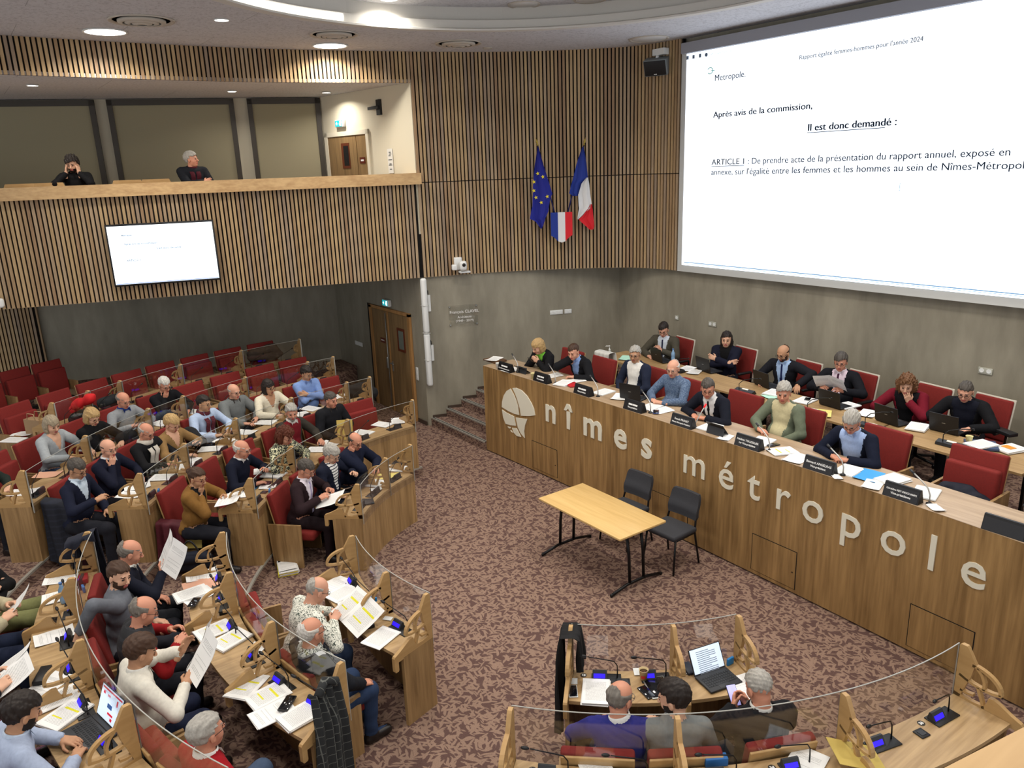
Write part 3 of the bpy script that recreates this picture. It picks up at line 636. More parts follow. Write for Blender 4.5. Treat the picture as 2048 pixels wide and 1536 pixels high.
def nets(D, L, lo, h):
    S = D < 0; c = [S[i:S.shape[0]-1+i, j:S.shape[1]-1+j, k:S.shape[2]-1+k] for i, j, k in CORN]
    al = c[0].copy(); an = c[0].copy()
    for q in c[1:]: al &= q; an |= q
    ijk = np.argwhere(an & ~al); M = np.full(an.shape, -1, np.int32); M[tuple(ijk.T)] = np.arange(len(ijk))
    d8 = np.stack([D[tuple((ijk+q).T)] for q in CORN], 1); acc = np.zeros((len(ijk), 3)); cnt = np.zeros(len(ijk))
    for a, b in EDG:
        x = (d8[:, a] < 0) != (d8[:, b] < 0); t = d8[:, a]/np.where(x, d8[:, a]-d8[:, b], 1)
        acc += np.where(x[:, None], CORN[a]+(CORN[b]-CORN[a])*t[:, None], 0); cnt += x
    v = lo+h*(ijk+acc/cnt[:, None]); near = CORN[np.abs(d8).argmin(1)]; lab = L[tuple((ijk+near).T)]; Q = []
    for ax_ in range(3):
        u, w_ = (ax_+1) % 3, (ax_+2) % 3
        s0 = [slice(None)]*3; s1 = [slice(None)]*3; s0[ax_] = slice(0, -1); s1[ax_] = slice(1, None)
        for q in (u, w_): s0[q] = s1[q] = slice(1, -1)
        A = S[tuple(s0)]; B = S[tuple(s1)]; e = np.argwhere(A != B); ins = A[tuple(e.T)]; e[:, u] += 1; e[:, w_] += 1
        def cell(du, dw):
            f = e.copy(); f[:, u] += du; f[:, w_] += dw; return M[tuple(f.T)]
        q = np.stack([cell(-1, -1), cell(0, -1), cell(0, 0), cell(-1, 0)], 1); q[~ins] = q[~ins][:, ::-1]; Q.append(q)
    return v, np.concatenate(Q), lab
def normals(v, q):
    n = np.cross(v[q[:, 2]]-v[q[:, 0]], v[q[:, 3]]-v[q[:, 1]]); N = np.zeros_like(v)
    for i in range(4): np.add.at(N, q[:, i], n)
    return N/(np.linalg.norm(N, axis=1)[:, None]+1e-9)
def npmesh(name, v, q, mats, mi=None):
    me = bpy.data.meshes.new(name); nv, nq = len(v), len(q)
    me.vertices.add(nv); me.vertices.foreach_set('co', np.ascontiguousarray(v, np.float32).ravel())
    me.loops.add(nq*4); me.loops.foreach_set('vertex_index', np.ascontiguousarray(q, np.int32).ravel())
    me.polygons.add(nq); me.polygons.foreach_set('loop_start', np.arange(0, nq*4, 4, dtype=np.int32))
    me.polygons.foreach_set('use_smooth', np.ones(nq, bool))
    for m in mats: me.materials.append(m)
    if mi is not None: me.polygons.foreach_set('material_index', np.ascontiguousarray(mi, np.int32))
    me.update(calc_edges=True); return me
def subset(v, q, keep):
    k = keep[q].all(1); q = q[k]; u, inv = np.unique(q, return_inverse=True); return v[u], inv.reshape(-1, 4), u
def wob(v, seed, f=34.0):
    r = np.random.RandomState(seed); o = 0
    for i in range(4):
        d = unit(r.randn(3))*f*(1+.6*i); o = o+np.sin(v@d+r.rand()*6.28+1.3*np.sin(v@(unit(r.randn(3))*f*.7)))/(1+.6*i)
    return o*.5
TORSO, UPARM, FORE, PELVIS, THIGH, SHIN, FOOT, NECK, HAND, HEAD, LIPS, EYE, BROW = range(1, 14)
def rotm(yaw, pitch, roll=0.0):
    return np.array(Euler((roll, pitch, yaw), 'XYZ').to_matrix()) if False else np.array((Matrix.Rotation(yaw, 3, 'Z') @ Matrix.Rotation(pitch, 3, 'Y') @ Matrix.Rotation(roll, 3, 'X')))
SKIN = {}
def skin(t):
    if t not in SKIN:
        rgb = {'fair': (210, 164, 136), 'pink': (210, 156, 130), 'tan': (184, 138, 106), 'olive': (190, 146, 112), 'ruddy': (200, 140, 114)}[t]
        SKIN[t] = mat('skin_'+t, rgb, .55, spec=.35, noise=.12, nscale=14)
    return SKIN[t]
HAIRC = {'white': (206, 202, 194), 'silver': (168, 164, 156), 'grey': (120, 114, 106), 'pepper': (78, 72, 66), 'dark': (38, 30, 26), 'brown': (70, 48, 34), 'auburn': (96, 50, 34), 'blond': (186, 154, 104), 'ash': (160, 146, 122), 'curlbrown': (112, 76, 48)}
def hairm(c): return mat('hair_'+c, HAIRC[c], .55, spec=.3, noise=.45, nscale=70)
def cloth(c, name=None): return mat(name or 'cloth_%d_%d_%d' % c, c, .85, spec=.15, noise=.2, nscale=45)
def pattern_mat(name, a, b, sc_, thr=.5):
    if name in MATS: return MATS[name]
    m, nt, bs = nodes(name); N = nt.nodes.new; L = nt.links.new; tc = N('ShaderNodeTexCoord'); n = N('ShaderNodeTexNoise'); n.inputs['Scale'].default_value = sc_; n.inputs['Detail'].default_value = 1.0; n.inputs['Distortion'].default_value = 1.6
    L(tc.outputs['Object'], n.inputs['Vector']); r = N('ShaderNodeValToRGB'); r.color_ramp.interpolation = 'CONSTANT'; e = r.color_ramp.elements; e[0].color = lin(a)+(1,); e[1].position = thr; e[1].color = lin(b)+(1,)
    L(n.outputs['Fac'], r.inputs[0]); L(r.outputs[0], bs.inputs['Base Color']); bs.inputs['Roughness'].default_value = .85; return m
def stripe_mat(name, a, b, f, axis=2):
    if name in MATS: return MATS[name]
    m, nt, bs = nodes(name); N = nt.nodes.new; L = nt.links.new; tc = N('ShaderNodeTexCoord'); s = N('ShaderNodeSeparateXYZ'); L(tc.outputs['Object'], s.inputs[0])
    x = N('ShaderNodeMath'); x.operation = 'MULTIPLY'; x.inputs[1].default_value = f; L(s.outputs[axis], x.inputs[0]); y = N('ShaderNodeMath'); y.operation = 'FRACT'; L(x.outputs[0], y.inputs[0]); z = N('ShaderNodeMath'); z.operation = 'LESS_THAN'; z.inputs[1].default_value = .3; L(y.outputs[0], z.inputs[0])
    mx = N('ShaderNodeMix'); mx.data_type = 'RGBA'; mx.inputs[6].default_value = lin(a)+(1,); mx.inputs[7].default_value = lin(b)+(1,); L(z.outputs[0], mx.inputs[0]); L(mx.outputs[2], bs.inputs['Base Color']); bs.inputs['Roughness'].default_value = .85; return m
HH = .0047
def hand_mesh(W, f, up, s, curl, seed):
    """wrist W, finger direction f, back-of-hand direction up, s=+1 left hand"""
    r = random.Random(seed); P = [cap((-.07, 0, 0), (.012, 0, 0), .025, .027, HAND, .015)]
    for i, (y, ln) in enumerate(((.030, .070), (.010, .080), (-.011, .074), (-.030, .058))):
        b0 = np.array((.088-.006*abs(i-1), y*1.0, .002)); P.append(cap((.01, y*.55, 0), b0, .0155, .0115, HAND, .014))
        a = curl*(.9+.12*i)+r.uniform(-.08, .08); p = b0; an = 0
        for j, fr in enumerate((.45, .32, .23)):
            an += a*(.75, 1.0, .7)[j]; q = p+ln*fr*np.array((math.cos(an), (y*.8)*.6, -math.sin(an))); P.append(cap(p, q, .0092-.0008*j, .0086-.0009*j, HAND, .004)); p = q
    t0 = np.array((.022, .026, -.006)); t1 = t0+np.array((.030, .028, -.012-.012*curl)); t2 = t1+np.array((.030, .008-.012*curl, -.010-.012*curl))
    P += [cap((.0, .012, 0), t0, .016, .015, HAND, .012), cap(t0, t1, .0135, .011, HAND, .008), cap(t1, t2, .0105, .0085, HAND, .004)]
    D, L, lo, _ = field(P, (-.085, -.065, -.125), (.19, .085, .05), HH); v, q, lab = nets(D, L, lo, HH)
    f = unit(f); th = unit(np.cross(up, f)); up = np.cross(f, th)
    M = np.stack([f, th*(1 if s < 0 else -1), up], 1)
    if s > 0: q = q[:, ::-1]
    return v@M.T+W, q
def arm_pts(S, W, pole, l1, l2):
    d = W-S; L = np.linalg.norm(d); L = min(L, (l1+l2)*.995); W = S+unit(d)*L; u = unit(d); a = (l1*l1-l2*l2+L*L)/(2*L); hgt = math.sqrt(max(l1*l1-a*a, 0)); pv = np.asarray(pole, float); pv = unit(pv-u*(pv@u))
    return S+u*a+pv*hgt, W
def pose(nm, s, Hc, Hr, dz):
    z = .765+dz
    P = {'desk': (V3(.47, s*.16, z), (.85, -s*.5, -.05), (0, 0, 1), .25, (-.2, s*1, -.5)),
         'near': (V3(.40, s*.13, z), (.55, -s*.8, -.02), (0, 0, 1), .35, (-.3, s*1, -.3)),
         'clasp': (V3(.43, s*.085, z+.01), (.35, -s*.9, .05), (.1, 0, 1), .6, (-.2, s*1, -.4)),
         'lap': (V3(.30, s*.11, .62), (.85, -s*.5, -.15), (0, s*.2, 1), .4, (-.5, s*1, -.1)),
         'knee': (V3(.36, s*.15, .615), (.9, -s*.1, -.35), (.2, s*.2, 1), .35, (-.5, s*1, 0)),
         'hold': (V3(.36, s*.14, z+.09), (.75, -s*.5, .35), (-.25, s*.75, .6), .65, (-.3, s*1, -.5)),
         'phone': (V3(.33, s*.06, z+.10), (.7, -s*.35, .5), (.1, s*.9, -.2), .75, (-.3, s*1, -.5)),
         'chin': (Hc+Hr@V3(.055, s*.02, -.195), tuple(Hr@V3(.22, -s*.1, .95)), tuple(Hr@V3(.95, s*.25, -.2)), .75, (.5, s*.7, -.8)),
         'mouth': (Hc+Hr@V3(.10, s*.05, -.19), tuple(Hr@V3(-.02, -s*.25, .95)), tuple(Hr@V3(.95, s*.3, .05)), .35, (.5, s*.7, -.8)),
         'cheek': (Hc+Hr@V3(.045, s*.085, -.155), tuple(Hr@V3(-.05, -s*.1, .95)), tuple(Hr@V3(.4, s*.9, 0)), .6, (.5, s*.8, -.8)),
         'temple': (Hc+Hr@V3(.085, s*.10, -.115), tuple(Hr@V3(-.38, -s*.12, .92)), tuple(Hr@V3(.35, s*.9, .1)), .22, (.5, s*.8, -.8)),
         'cross': (V3(.235, -s*.10, .87 if s > 0 else .82), (-.12, -s*.9, .30), (.9, -s*.2, .35), .3, (.3, s*1, -.7)),
         'back': (V3(-.25, s*.34, .93), (-.3, s*.2, -.9), (-.5, s*.8, 0), .3, (-.8, s*.6, .2))}
    return P[nm]
HEADP = [ell((-.012, 0, .030), (.098, .077, .088), HEAD, .02), ell((.022, 0, -.030), (.069, .063, .086), HEAD, .025), cap((.05, 0, -.088), (.058, 0, -.084), .031, .028, HEAD, .025),
         ell((.052, .036, -.032), (.028, .026, .03), HEAD, .02), ell((.052, -.036, -.032), (.028, .026, .03), HEAD, .02), cap((.080, -.028, .026), (.080, .028, .026), .013, .013, HEAD, .014),
         cut((.106, .031, .006), (.016, .017, .012), .010), cut((.106, -.031, .006), (.016, .017, .012), .010), ell((.080, .031, .006), (.012, .013, .0105), EYE, .003), ell((.080, -.031, .006), (.012, .013, .0105), EYE, .003),
         cap((.088, 0, .014), (.112, 0, -.026), .008, .012, HEAD, .010), ell((.103, .011, -.031), (.009, .008, .007), HEAD, .006), ell((.103, -.011, -.031), (.009, .008, .007), HEAD, .006),
         ell((.086, 0, -.060), (.012, .024, .006), LIPS, .004), ell((.084, 0, -.070), (.012, .021, .006), LIPS, .004), cut((.101, 0, -.0645), (.01, .02, .0018), .003),
         ell((-.006, .079, -.010), (.019, .009, .031), HEAD, .006), ell((-.006, -.079, -.010), (.019, .009, .031), HEAD, .006), cut((.002, .088, -.008), (.009, .005, .014), .006), cut((.002, -.088, -.008), (.009, .005, .014), .006)]
def hair_mesh(style, seed):
    h = .0065; lo, hi = (-.19, -.16, -.27), (.15, .16, .17); t = {'crop': .008, 'short': .016, 'full': .026, 'ring': .011, 'stub': .005, 'bob': .02, 'long': .018, 'curl': .03, 'curly': .04, 'tied': .013}[style]
    P = [ell((-.015, 0, .042), (.098+t*.85, .077+t*.42, .082+t), 1, .01)] if style in ('crop', 'short', 'full', 'tied') else [ell((-.014, 0, .034), (.098+t*.9, .077+t*.55, .088+t), 1, .01)]
    if style == 'bob': P += [ell((-.02, 0, -.03), (.098, .098, .12), 1, .03)]
    if style == 'long': P += [ell((-.03, 0, -.03), (.09, .095, .12), 1, .03), cap((-.05, .05, -.05), (-.03, .075, -.22), .045, .03, 1, .03), cap((-.05, -.05, -.05), (-.03, -.075, -.22), .045, .03, 1, .03), cap((-.08, 0, -.05), (-.08, 0, -.22), .05, .03, 1, .03)]
    if style == 'curl': P += [ell((-.02, .055, -.03), (.085, .065, .10), 1, .03), ell((-.02, -.055, -.03), (.085, .065, .10), 1, .03), ell((-.05, 0, -.02), (.08, .11, .11), 1, .03)]
    if style == 'tied': P += [ell((-.115, 0, .05), (.04, .04, .04), 1, .01)]
    D, L, lo, ax = field(P, lo, hi, h); X, Y, Z = ax[0][:, None, None], ax[1][None, :, None], ax[2][None, None, :]
    r = np.random.RandomState(seed); o = 0
    for i in range(5):
        d = unit(r.randn(3)*(1, 1.6, .6))*(90+50*i) if style in ('curl', 'curly') else unit(r.randn(3)*(.25, 1.6, .5))*(110+60*i); o = o+np.sin(X*d[0]+Y*d[1]+Z*d[2]+r.rand()*6)
    D = D+o*(.0055 if style in ('curl', 'curly') else .0019)
    part = .012*np.sin(Y*40+seed)+.005*np.sin(Y*170+seed*2)
    face = np.minimum(X-(.030 if style in ('bob', 'curl') else .018 if style == 'long' else .012)-.0*Y, (.062 if style not in ('bob',) else .045)+part-Z)   # the face stays free
    D = np.maximum(D, face)
    if style == 'bob': D = np.maximum(D, -.115-Z+0*X)
    elif style in ('long', 'curl'): pass
    else: D = np.maximum(D, np.maximum((-.015-.55*np.clip(-X-.0, 0, .1))-Z, -1)+0*Y); ear = np.sqrt((X+.004)**2+(Z+.012)**2+0*Y)-.030; D = np.maximum(D, np.where(np.abs(Y) > .05, -ear, -1))
    if style in ('ring', 'stub'): D = np.maximum(D, np.minimum(Z-(.055 if style == 'ring' else .045)-.25*np.clip(-X-.06, 0, .1), X+(.085 if style == 'ring' else .075)))
    D = D.astype(np.float32); v, q, lab = nets(D, np.zeros(D.shape, np.int8), np.array(lo), h); return v, q
HAIRCACHE = {}
PEOPLE = []
def person(head, fz, rz, label, lean=8, yaw=0, pitch=12, arms=('lap', 'lap'), hair=('short', 'grey'), tone='fair', top=('sweater', (30, 32, 44)), shirt=None, collar=None, tie=None, scarf=None,
           glasses=None, beard=None, trousers=(34, 35, 42), legs=None, s=1.0, belly=.5, dz=0.0, roll=0, vest=None, short='person', clip=None, neck=None, twist=0, group=None, lanyard=None, h=.0125):
    """head: centre of the head in the room; rz: facing; fz: the floor under the feet"""
    sd_ = len(PEOPLE)*7+3; Ln = math.radians(lean); tw = math.radians(twist); cs, sn = math.cos(Ln), math.sin(Ln)
    P0 = V3(0, 0, .545*1.0); sp = V3(sn, 0, cs); fwd = V3(cs, 0, -sn); N_ = P0+sp*.505*s
    Hr = rotm(math.radians(yaw), math.radians(pitch), math.radians(roll)); Hc = N_+unit(V3(sn*1.1+.12, 0, cs))*.125*s+V3(.012, 0, .02); lat = V3(-math.sin(tw)*cs, math.cos(tw), 0)
    Pr = [ell(P0+V3(.0, 0, -.02), (.135, .175, .115), PELVIS, .05), ell(P0+sp*.14+fwd*(.02+.03*belly), (.112+.035*belly, .150+.012*belly, .14), TORSO, .06),
          ell(P0+sp*.34+fwd*.005, (.115, .168*s, .17), TORSO, .06), cap(P0+sp*.445*s+lat*.12*s, P0+sp*.445*s-lat*.12*s, .07, .07, TORSO, .05), cap(P0+sp*.47*s, N_+V3(.005, 0, .0), .085, .062, TORSO, .04),
          cap(N_-sp*.03, Hc+Hr@V3(-.02, 0, -.055), .056*(.9+.1*s), .053, NECK, .02)]
    legs = legs or (((.44, .13, .50), (.42, .13, .09)), ((.44, -.13, .50), (.42, -.13, .09)))
    for sg, (kn, an) in zip((1, -1), legs):
        kn, an = V3(*kn), V3(*an); hp = P0+V3(.02, sg*.095, -.035); ft = an+V3(.15, sg*.02, -.045)
        Pr += [cap(hp, kn, .090, .066, THIGH, .03), cap(kn, an, .062, .044, SHIN, .025), cap(an+V3(-.03, 0, -.045), ft, .042, .035, FOOT, .02), cap(an, an+V3(.01, 0, -.03), .042, .042, FOOT, .02)]
    hands = []
    for sg, nm in zip((1, -1), arms):
        W, fd, up, curl, pole = pose(nm, sg, Hc, Hr, dz) if isinstance(nm, str) else (V3(*nm[0]), nm[1], nm[2], nm[3], nm[4])
        S = P0+sp*.455*s+lat*.185*s*sg; E, W = arm_pts(S, W, pole, .285*s, .265*s); fw_ = unit(W-E); Wc = W-fw_*.012
        Pr += [cap(S, E, .056, .045, UPARM, .03), cap(E, Wc, .045, .034, FORE, .02), cap(Wc, W+fw_*.012, .026, .026, HAND, .008)]; hands.append((W, fd, up, sg, curl))
    A = np.array([p[1] for p in Pr]+[p[2] for p in Pr if p[0] == 'c']); lo = A.min(0)-.17; hi = A.max(0)+.17; lo[2] = max(lo[2], -.02)
    D, L, lo, _ = field(Pr, lo, hi, h); v, q, lab = nets(D, L, lo, h); nr = normals(v, q)
    # head in its own frame
    k = .0058; nb = Hr.T@(N_-sp*.02-Hc); hp = HEADP[:-4]+HEADP[-4:]+[cap((-.02, 0, -.05), nb, .052, .054, NECK, .02)]
    Dh, Lh, loh, _ = field(hp, (-.13, -.11, -.165), (.14, .11, .135), k); vh, qh, lh = nets(Dh, Lh, loh, k)
    mh = np.zeros(len(qh), int); c = vh[qh].mean(1); ql = lh[qh]
    mh[(ql == LIPS).sum(1) > 1] = 1; mh[(ql == EYE).sum(1) > 1] = 2
    brow = (c[:, 0] > .07) & (c[:, 2] > .021) & (c[:, 2] < .032) & (np.abs(c[:, 1]) > .012) & (np.abs(c[:, 1]) < .05); mh[brow] = 3
    if beard:
        bz = (c[:, 2] < -.046) & (c[:, 0] > -.005) & (c[:, 2] > -.125) & (mh == 0) | ((np.abs(c[:, 1]) > .05) & (c[:, 2] < -.015) & (c[:, 0] > .005) & (c[:, 0] < .06) & (c[:, 2] > -.125)); mh[bz & (mh == 0)] = 3
    parts = [(v, q, np.zeros(len(q), int)), (vh@Hr.T*1.0+Hc, qh, mh)]
    for i, hd in enumerate(hands):
        a, b_ = hand_mesh(*hd, sd_+i); parts.append((a, b_, np.zeros(len(b_), int)))
    off = 0; av, aq, am = [], [], []
    for a, b_, m in parts: av.append(a); aq.append(b_+off); am.append(m); off += len(a)
    hx = rz; cr, sr = math.cos(hx), math.sin(hx); loc = (head[0]-(Hc[0]*cr-Hc[1]*sr), head[1]-(Hc[0]*sr+Hc[1]*cr), fz)
    T = thing('person', label, 'person', loc, rz, group)
    PEOPLE.append((short, loc, rz, fz, head)); lipc = {'fair': (176, 96, 88), 'pink': (180, 92, 84), 'tan': (150, 84, 70), 'olive': (156, 90, 76), 'ruddy': (170, 88, 78)}[tone]
    hc = hair[1] if hair else 'grey'
    put('body', npmesh('body', np.concatenate(av), np.concatenate(aq), [skin(tone), mat('lips_'+tone, lipc, .5), mat('eyes_shaded', (52, 42, 38), .25), hairm(beard or hc)], np.concatenate(am)), T)  # eyes dark all over: their shadow is painted into the colour
    # clothes
    rel = v-P0; tt = rel@sp; ff = rel@fwd; yy = rel@V3(0, 1, 0); fr = nr@fwd > .05
    kind, tc = top[0], top[1]; tm = tc if isinstance(tc, bpy.types.Material) else cloth(tc)
    upper = np.isin(lab, (TORSO, UPARM, FORE)) | ((lab == PELVIS) & (v[:, 2] > P0[2]-.04))
    if kind == 'jacket' or kind == 'blazer': upper |= (lab == PELVIS) & (v[:, 2] > P0[2]-.07)
    if kind == 'short': upper &= lab != FORE
    body_f = (lab == TORSO) | (lab == PELVIS)
    openv = np.zeros(len(v), bool); T1 = .50*s
    if kind in ('jacket', 'blazer', 'open'):
        tb = {'jacket': .08, 'blazer': .14, 'open': -.02}[kind]; w0 = {'jacket': .085, 'blazer': .075, 'open': .10}[kind]
        openv = (body_f & fr & (np.abs(yy) < w0*(tt-tb)/(T1-tb)+(.0 if kind != 'open' else .03)) & (tt > tb))
    elif kind == 'vneck':
        openv = body_f & fr & (np.abs(yy) < .075*(tt-.30)/(T1-.30)) & (tt > .30)
    thick = {'jacket': .017, 'blazer': .016, 'open': .016, 'coat': .024}.get(kind, .011)
    def shell(name, keep, th, m, amp=.0035, parent=T, f=34):
        vv, qq, u = subset(v, q, keep)
        if len(qq) < 6: return None
        e = np.concatenate([qq[:, [0, 1]], qq[:, [1, 2]], qq[:, [2, 3]], qq[:, [3, 0]]]); e.sort(1); _, ix, ct = np.unique(e[:, 0].astype(np.int64)*len(vv)+e[:, 1], return_index=True, return_counts=True)
        bd = np.zeros(len(vv), bool); bd[e[ix[ct == 1]].ravel()] = True
        o = th+amp*wob(vv, sd_, f); o[bd] = .001; return put(name, npmesh(name, vv+nr[u]*o[:, None], qq, [m]), parent)
    nm = {'sweater': 'sweater', 'vneck': 'sweater', 'jacket': 'jacket', 'blazer': 'blazer', 'open': 'jacket', 'shirt': 'shirt', 'coat': 'coat', 'short': 'shirt', 'vest': 'shirt'}[kind]
    shell(nm, upper & ~openv, thick, tm, .0045 if kind in ('jacket', 'blazer', 'open', 'coat', 'shirt') else .003)
    if openv.any() and shirt:
        ext = (body_f | (lab == UPARM)) & (ff > -.04) & (np.abs(yy) < .19) & (tt > -.05)
        shell('shirt', ext, .007, shirt if isinstance(shirt, bpy.types.Material) else cloth(shirt), .001)
    if vest: shell('padded_vest', (lab == TORSO) | ((lab == PELVIS) & (v[:, 2] > P0[2]-.04)), .030, vest, .002)
    if tie:
        shell('tie', body_f & fr & (np.abs(yy) < .024+.02*(T1-tt)) & (tt < T1+.01) & (tt > .10), .0165, tie if isinstance(tie, bpy.types.Material) else cloth(tie), .001)
    if lanyard:
        shell('lanyard', body_f & fr & (np.abs(np.abs(yy)-(.01+.07*(tt-.2)/.3)) < .012) & (tt > .2), .016, cloth(lanyard), .001)
    shell('trousers', np.isin(lab, (THIGH, SHIN)) | ((lab == PELVIS) & (v[:, 2] < P0[2]+.12)) | ((lab == FOOT) & (v[:, 2] > .075)), .009, trousers if isinstance(trousers, bpy.types.Material) else cloth(trousers), .004)
    for sg in (1, -1): shell('shoe', ((lab == FOOT) | ((lab == SHIN) & (v[:, 2] < .10))) & (v[:, 1]*sg > 0), .006, mat('shoe_leather', (30, 24, 22), .4), .0)
    nd = unit(Hc+Hr@V3(-.02, 0, -.055)-N_)
    axn = Vector(nd).to_track_quat('Z', 'Y').to_matrix()
    if collar:
        b = MB(); b.lathe([(.073, -.022), (.080, -.010), (.074, .026), (.068, .034), (.064, .026), (.064, -.02)], Vector(N_+nd*.012+V3(.004, 0, 0)), 22, 0, True, axn)
        for sg in (1, -1):
            o = Vector(N_+V3(.074, sg*.012, .012)); b.add([o, o+Vector((.004, sg*.052, .018)), o+Vector((.026, sg*.045, -.045))], [(0, 1, 2), (2, 1, 0)])
        b.build('collar', cloth(collar), T)
    if scarf:
        b = MB(); b.lathe([(.07, -.04), (.098, -.03), (.102, .0), (.092, .03), (.066, .036), (.06, 0)], Vector(N_+nd*.01), 22, 0, True, axn); sm = scarf if isinstance(scarf, bpy.types.Material) else cloth(scarf)
        for sg in (1, -1):
            pts = []
            for i in range(9):
                t_ = .46-.05*i; d_ = .135+.02*belly+.01*math.sin(i*1.3) if i else .11; c_ = P0+sp*t_+fwd*d_; pts.append(c_+V3(0, sg*(.052-.003*i), 0))
            R_ = [[p+V3(0, dy, .0)+fwd*(.008*math.cos(dy*60)) for dy in (-.036, -.018, 0, .018, .036)] for p in pts]; b.sheet([[tuple(x) for x in r_] for r_ in R_]); b.sheet([[tuple(x+fwd*.008) for x in r_[::-1]] for r_ in R_])
        b.build('scarf', sm, T)
    if hair:
        key = (hair[0], sd_ % 3)
        if key not in HAIRCACHE: HAIRCACHE[key] = hair_mesh(hair[0], sd_ % 3)
        hv, hq = HAIRCACHE[key]; put('hair', npmesh('hair', hv@Hr.T+Hc, hq, [hairm(hair[1])]), T)
    if glasses:
        b = MB(); gm = {'dark': mat('spectacle_dark', (24, 22, 24), .3), 'metal': mat('spectacle_metal', (120, 116, 110), .3, .7), 'red': mat('spectacle_red', (110, 30, 40), .4)}[glasses]; rg = .0021
        for sg in (1, -1):
            b.tube([Hr@V3(.108-.006*abs(math.cos(a))*(1 if math.cos(a)*sg > 0 else 0), sg*.032+.021*math.cos(a), .003+.015*math.sin(a))+Hc for a in [i*2*math.pi/16 for i in range(17)]], rg, 5, 0, False)
            b.tube([Hr@V3(.104, sg*.053, .006)+Hc, Hr@V3(.06, sg*.074, .008)+Hc, Hr@V3(-.01, sg*.084, .006)+Hc], rg, 5)
        b.tube([Hr@V3(.108, -.011, .006)+Hc, Hr@V3(.113, 0, .009)+Hc, Hr@V3(.108, .011, .006)+Hc], rg, 5); b.build('glasses', gm, T)
    return T

# ---------------------------------------------------------------- who sits where
def hz(k): return DZ*(k-1)
def seated(head, k, th, label, short, turn=0, **kw):
    return person(head, hz(k), math.radians(th+180+turn), label, short=short, **kw)
def podium(head, label, short, face=180, **kw):
    kw.setdefault('dz', .0); return person(head, ZP, math.radians(face), label, short=short, **kw)
NAVY = (22, 24, 38); BLK = (20, 20, 22); DENIM = (52, 66, 92); CHAR = (40, 42, 48)
BOTANIC = pattern_mat('floral_black_cream', (24, 32, 28), (206, 204, 168), 34, .52)
LEAFY = pattern_mat('speckled_shirt', (222, 222, 210), (52, 66, 56), 70, .56)
BLUEPAT = pattern_mat('blue_print_shirt', (62, 82, 112), (110, 128, 152), 90, .54)
STRIPE = stripe_mat('navy_white_stripe', (228, 228, 224), (30, 32, 48), 26)
PLAIDT = stripe_mat('lilac_stripe_tie', (132, 122, 168), (206, 200, 214), 60)
BWSCARF = pattern_mat('black_white_scarf', (26, 32, 30), (206, 210, 200), 60, .5)
# fourth row, far block
seated((2.298, 12.438, 1.630), 4, 116.1, 'white haired man in black zip cardigan, hand over mouth, before an empty top row', 'man with hand over mouth in black cardigan', arms=('near', 'mouth'), hair=('short', 'white'), tone='ruddy', top=('sweater', (20, 21, 25)), pitch=22, glasses='dark', yaw=-8)
seated((1.631, 11.952, 1.620), 4, 122.0, 'older man in light grey sweater with blue lanyard reading a white sheet', 'man in grey sweater with blue lanyard', arms=('hold', 'hold'), hair=('ring', 'grey'), tone='ruddy', top=('sweater', (140, 144, 148)), collar=(40, 62, 130), lanyard=(36, 66, 150), glasses='metal', pitch=20, yaw=-6)
seated((1.154, 11.476, 1.620), 4, 128.4, 'blond woman in black top resting her chin on one hand', 'blond woman in black', arms=('near', 'chin'), hair=('bob', 'blond'), top=('sweater', (18, 18, 21)), glasses='dark', s=.95, pitch=24, yaw=-10)
seated((0.669, 11.426, 1.600), 4, 133.0, 'woman with grey blond bob in pale grey sweater, both hands on desk', 'woman with grey blond bob', arms=('desk', 'near'), hair=('bob', 'ash'), top=('vneck', (160, 166, 170)), s=.96, pitch=16, yaw=-16, trousers=DENIM)
seated(pol(7.30, 142.4, 0), 4, 142.4, 'person in dark cardigan cut off by the picture edge, hands on desk', 'person in dark cardigan at the picture edge', arms=('clasp', 'clasp'), hair=('short', 'grey'), top=('sweater', (34, 42, 38)), pitch=20)
# third row
seated((2.615, 11.485, 1.490), 3, 117.8, 'man in pale blue shirt with burgundy scarf and black hair', 'man with burgundy scarf', arms=('near', 'near'), hair=('short', 'dark'), tone='olive', top=('shirt', (176, 194, 222)), scarf=stripe_mat('burgundy_scarf', (74, 20, 34), (110, 34, 44), 40), collar=(180, 198, 224), glasses='metal', yaw=10, pitch=8)
seated((3.159, 11.839, 1.490), 3, 112.2, 'bald man with dark glasses in grey zip jacket, forearms on desk', 'bald man in grey zip jacket', arms=('near', 'desk'), hair=('stub', 'silver'), tone='pink', top=('coat', (112, 116, 116)), collar=(70, 58, 52), glasses='dark', yaw=2, pitch=10)
seated((3.692, 11.821, 1.470), 3, 106.6, 'woman with dark bob in cream knit sweater', 'woman in cream sweater', arms=('near', 'near'), hair=('bob', 'dark'), tone='tan', top=('vneck', (220, 212, 190)), glasses='dark', s=.95, yaw=4, pitch=10)
seated((4.438, 12.110, 1.490), 3, 100.6, 'dark haired man in blue shirt with folded arms', 'man in blue shirt with folded arms', arms=('cross', 'cross'), hair=('full', 'dark'), tone='tan', top=('shirt', (126, 154, 208)), collar=(130, 158, 212), glasses='metal', yaw=10, pitch=18, belly=1.3)
seated((2.023, 10.890, 1.470), 3, 124.0, 'woman with short blond hair in tan sweater looking at a phone', 'woman in tan sweater', arms=('hold', 'near'), hair=('full', 'blond'), top=('vneck', (140, 110, 70)), glasses='red', s=.95, pitch=26, yaw=4)
seated((1.655, 10.652, 1.460), 3, 129.6, 'balding man in black cardigan with white scarf, fingers together', 'man with white scarf', arms=('clasp', 'clasp'), hair=('ring', 'silver'), tone='ruddy', top=('sweater', (22, 22, 25)), scarf=(206, 200, 188), glasses='dark', pitch=26)
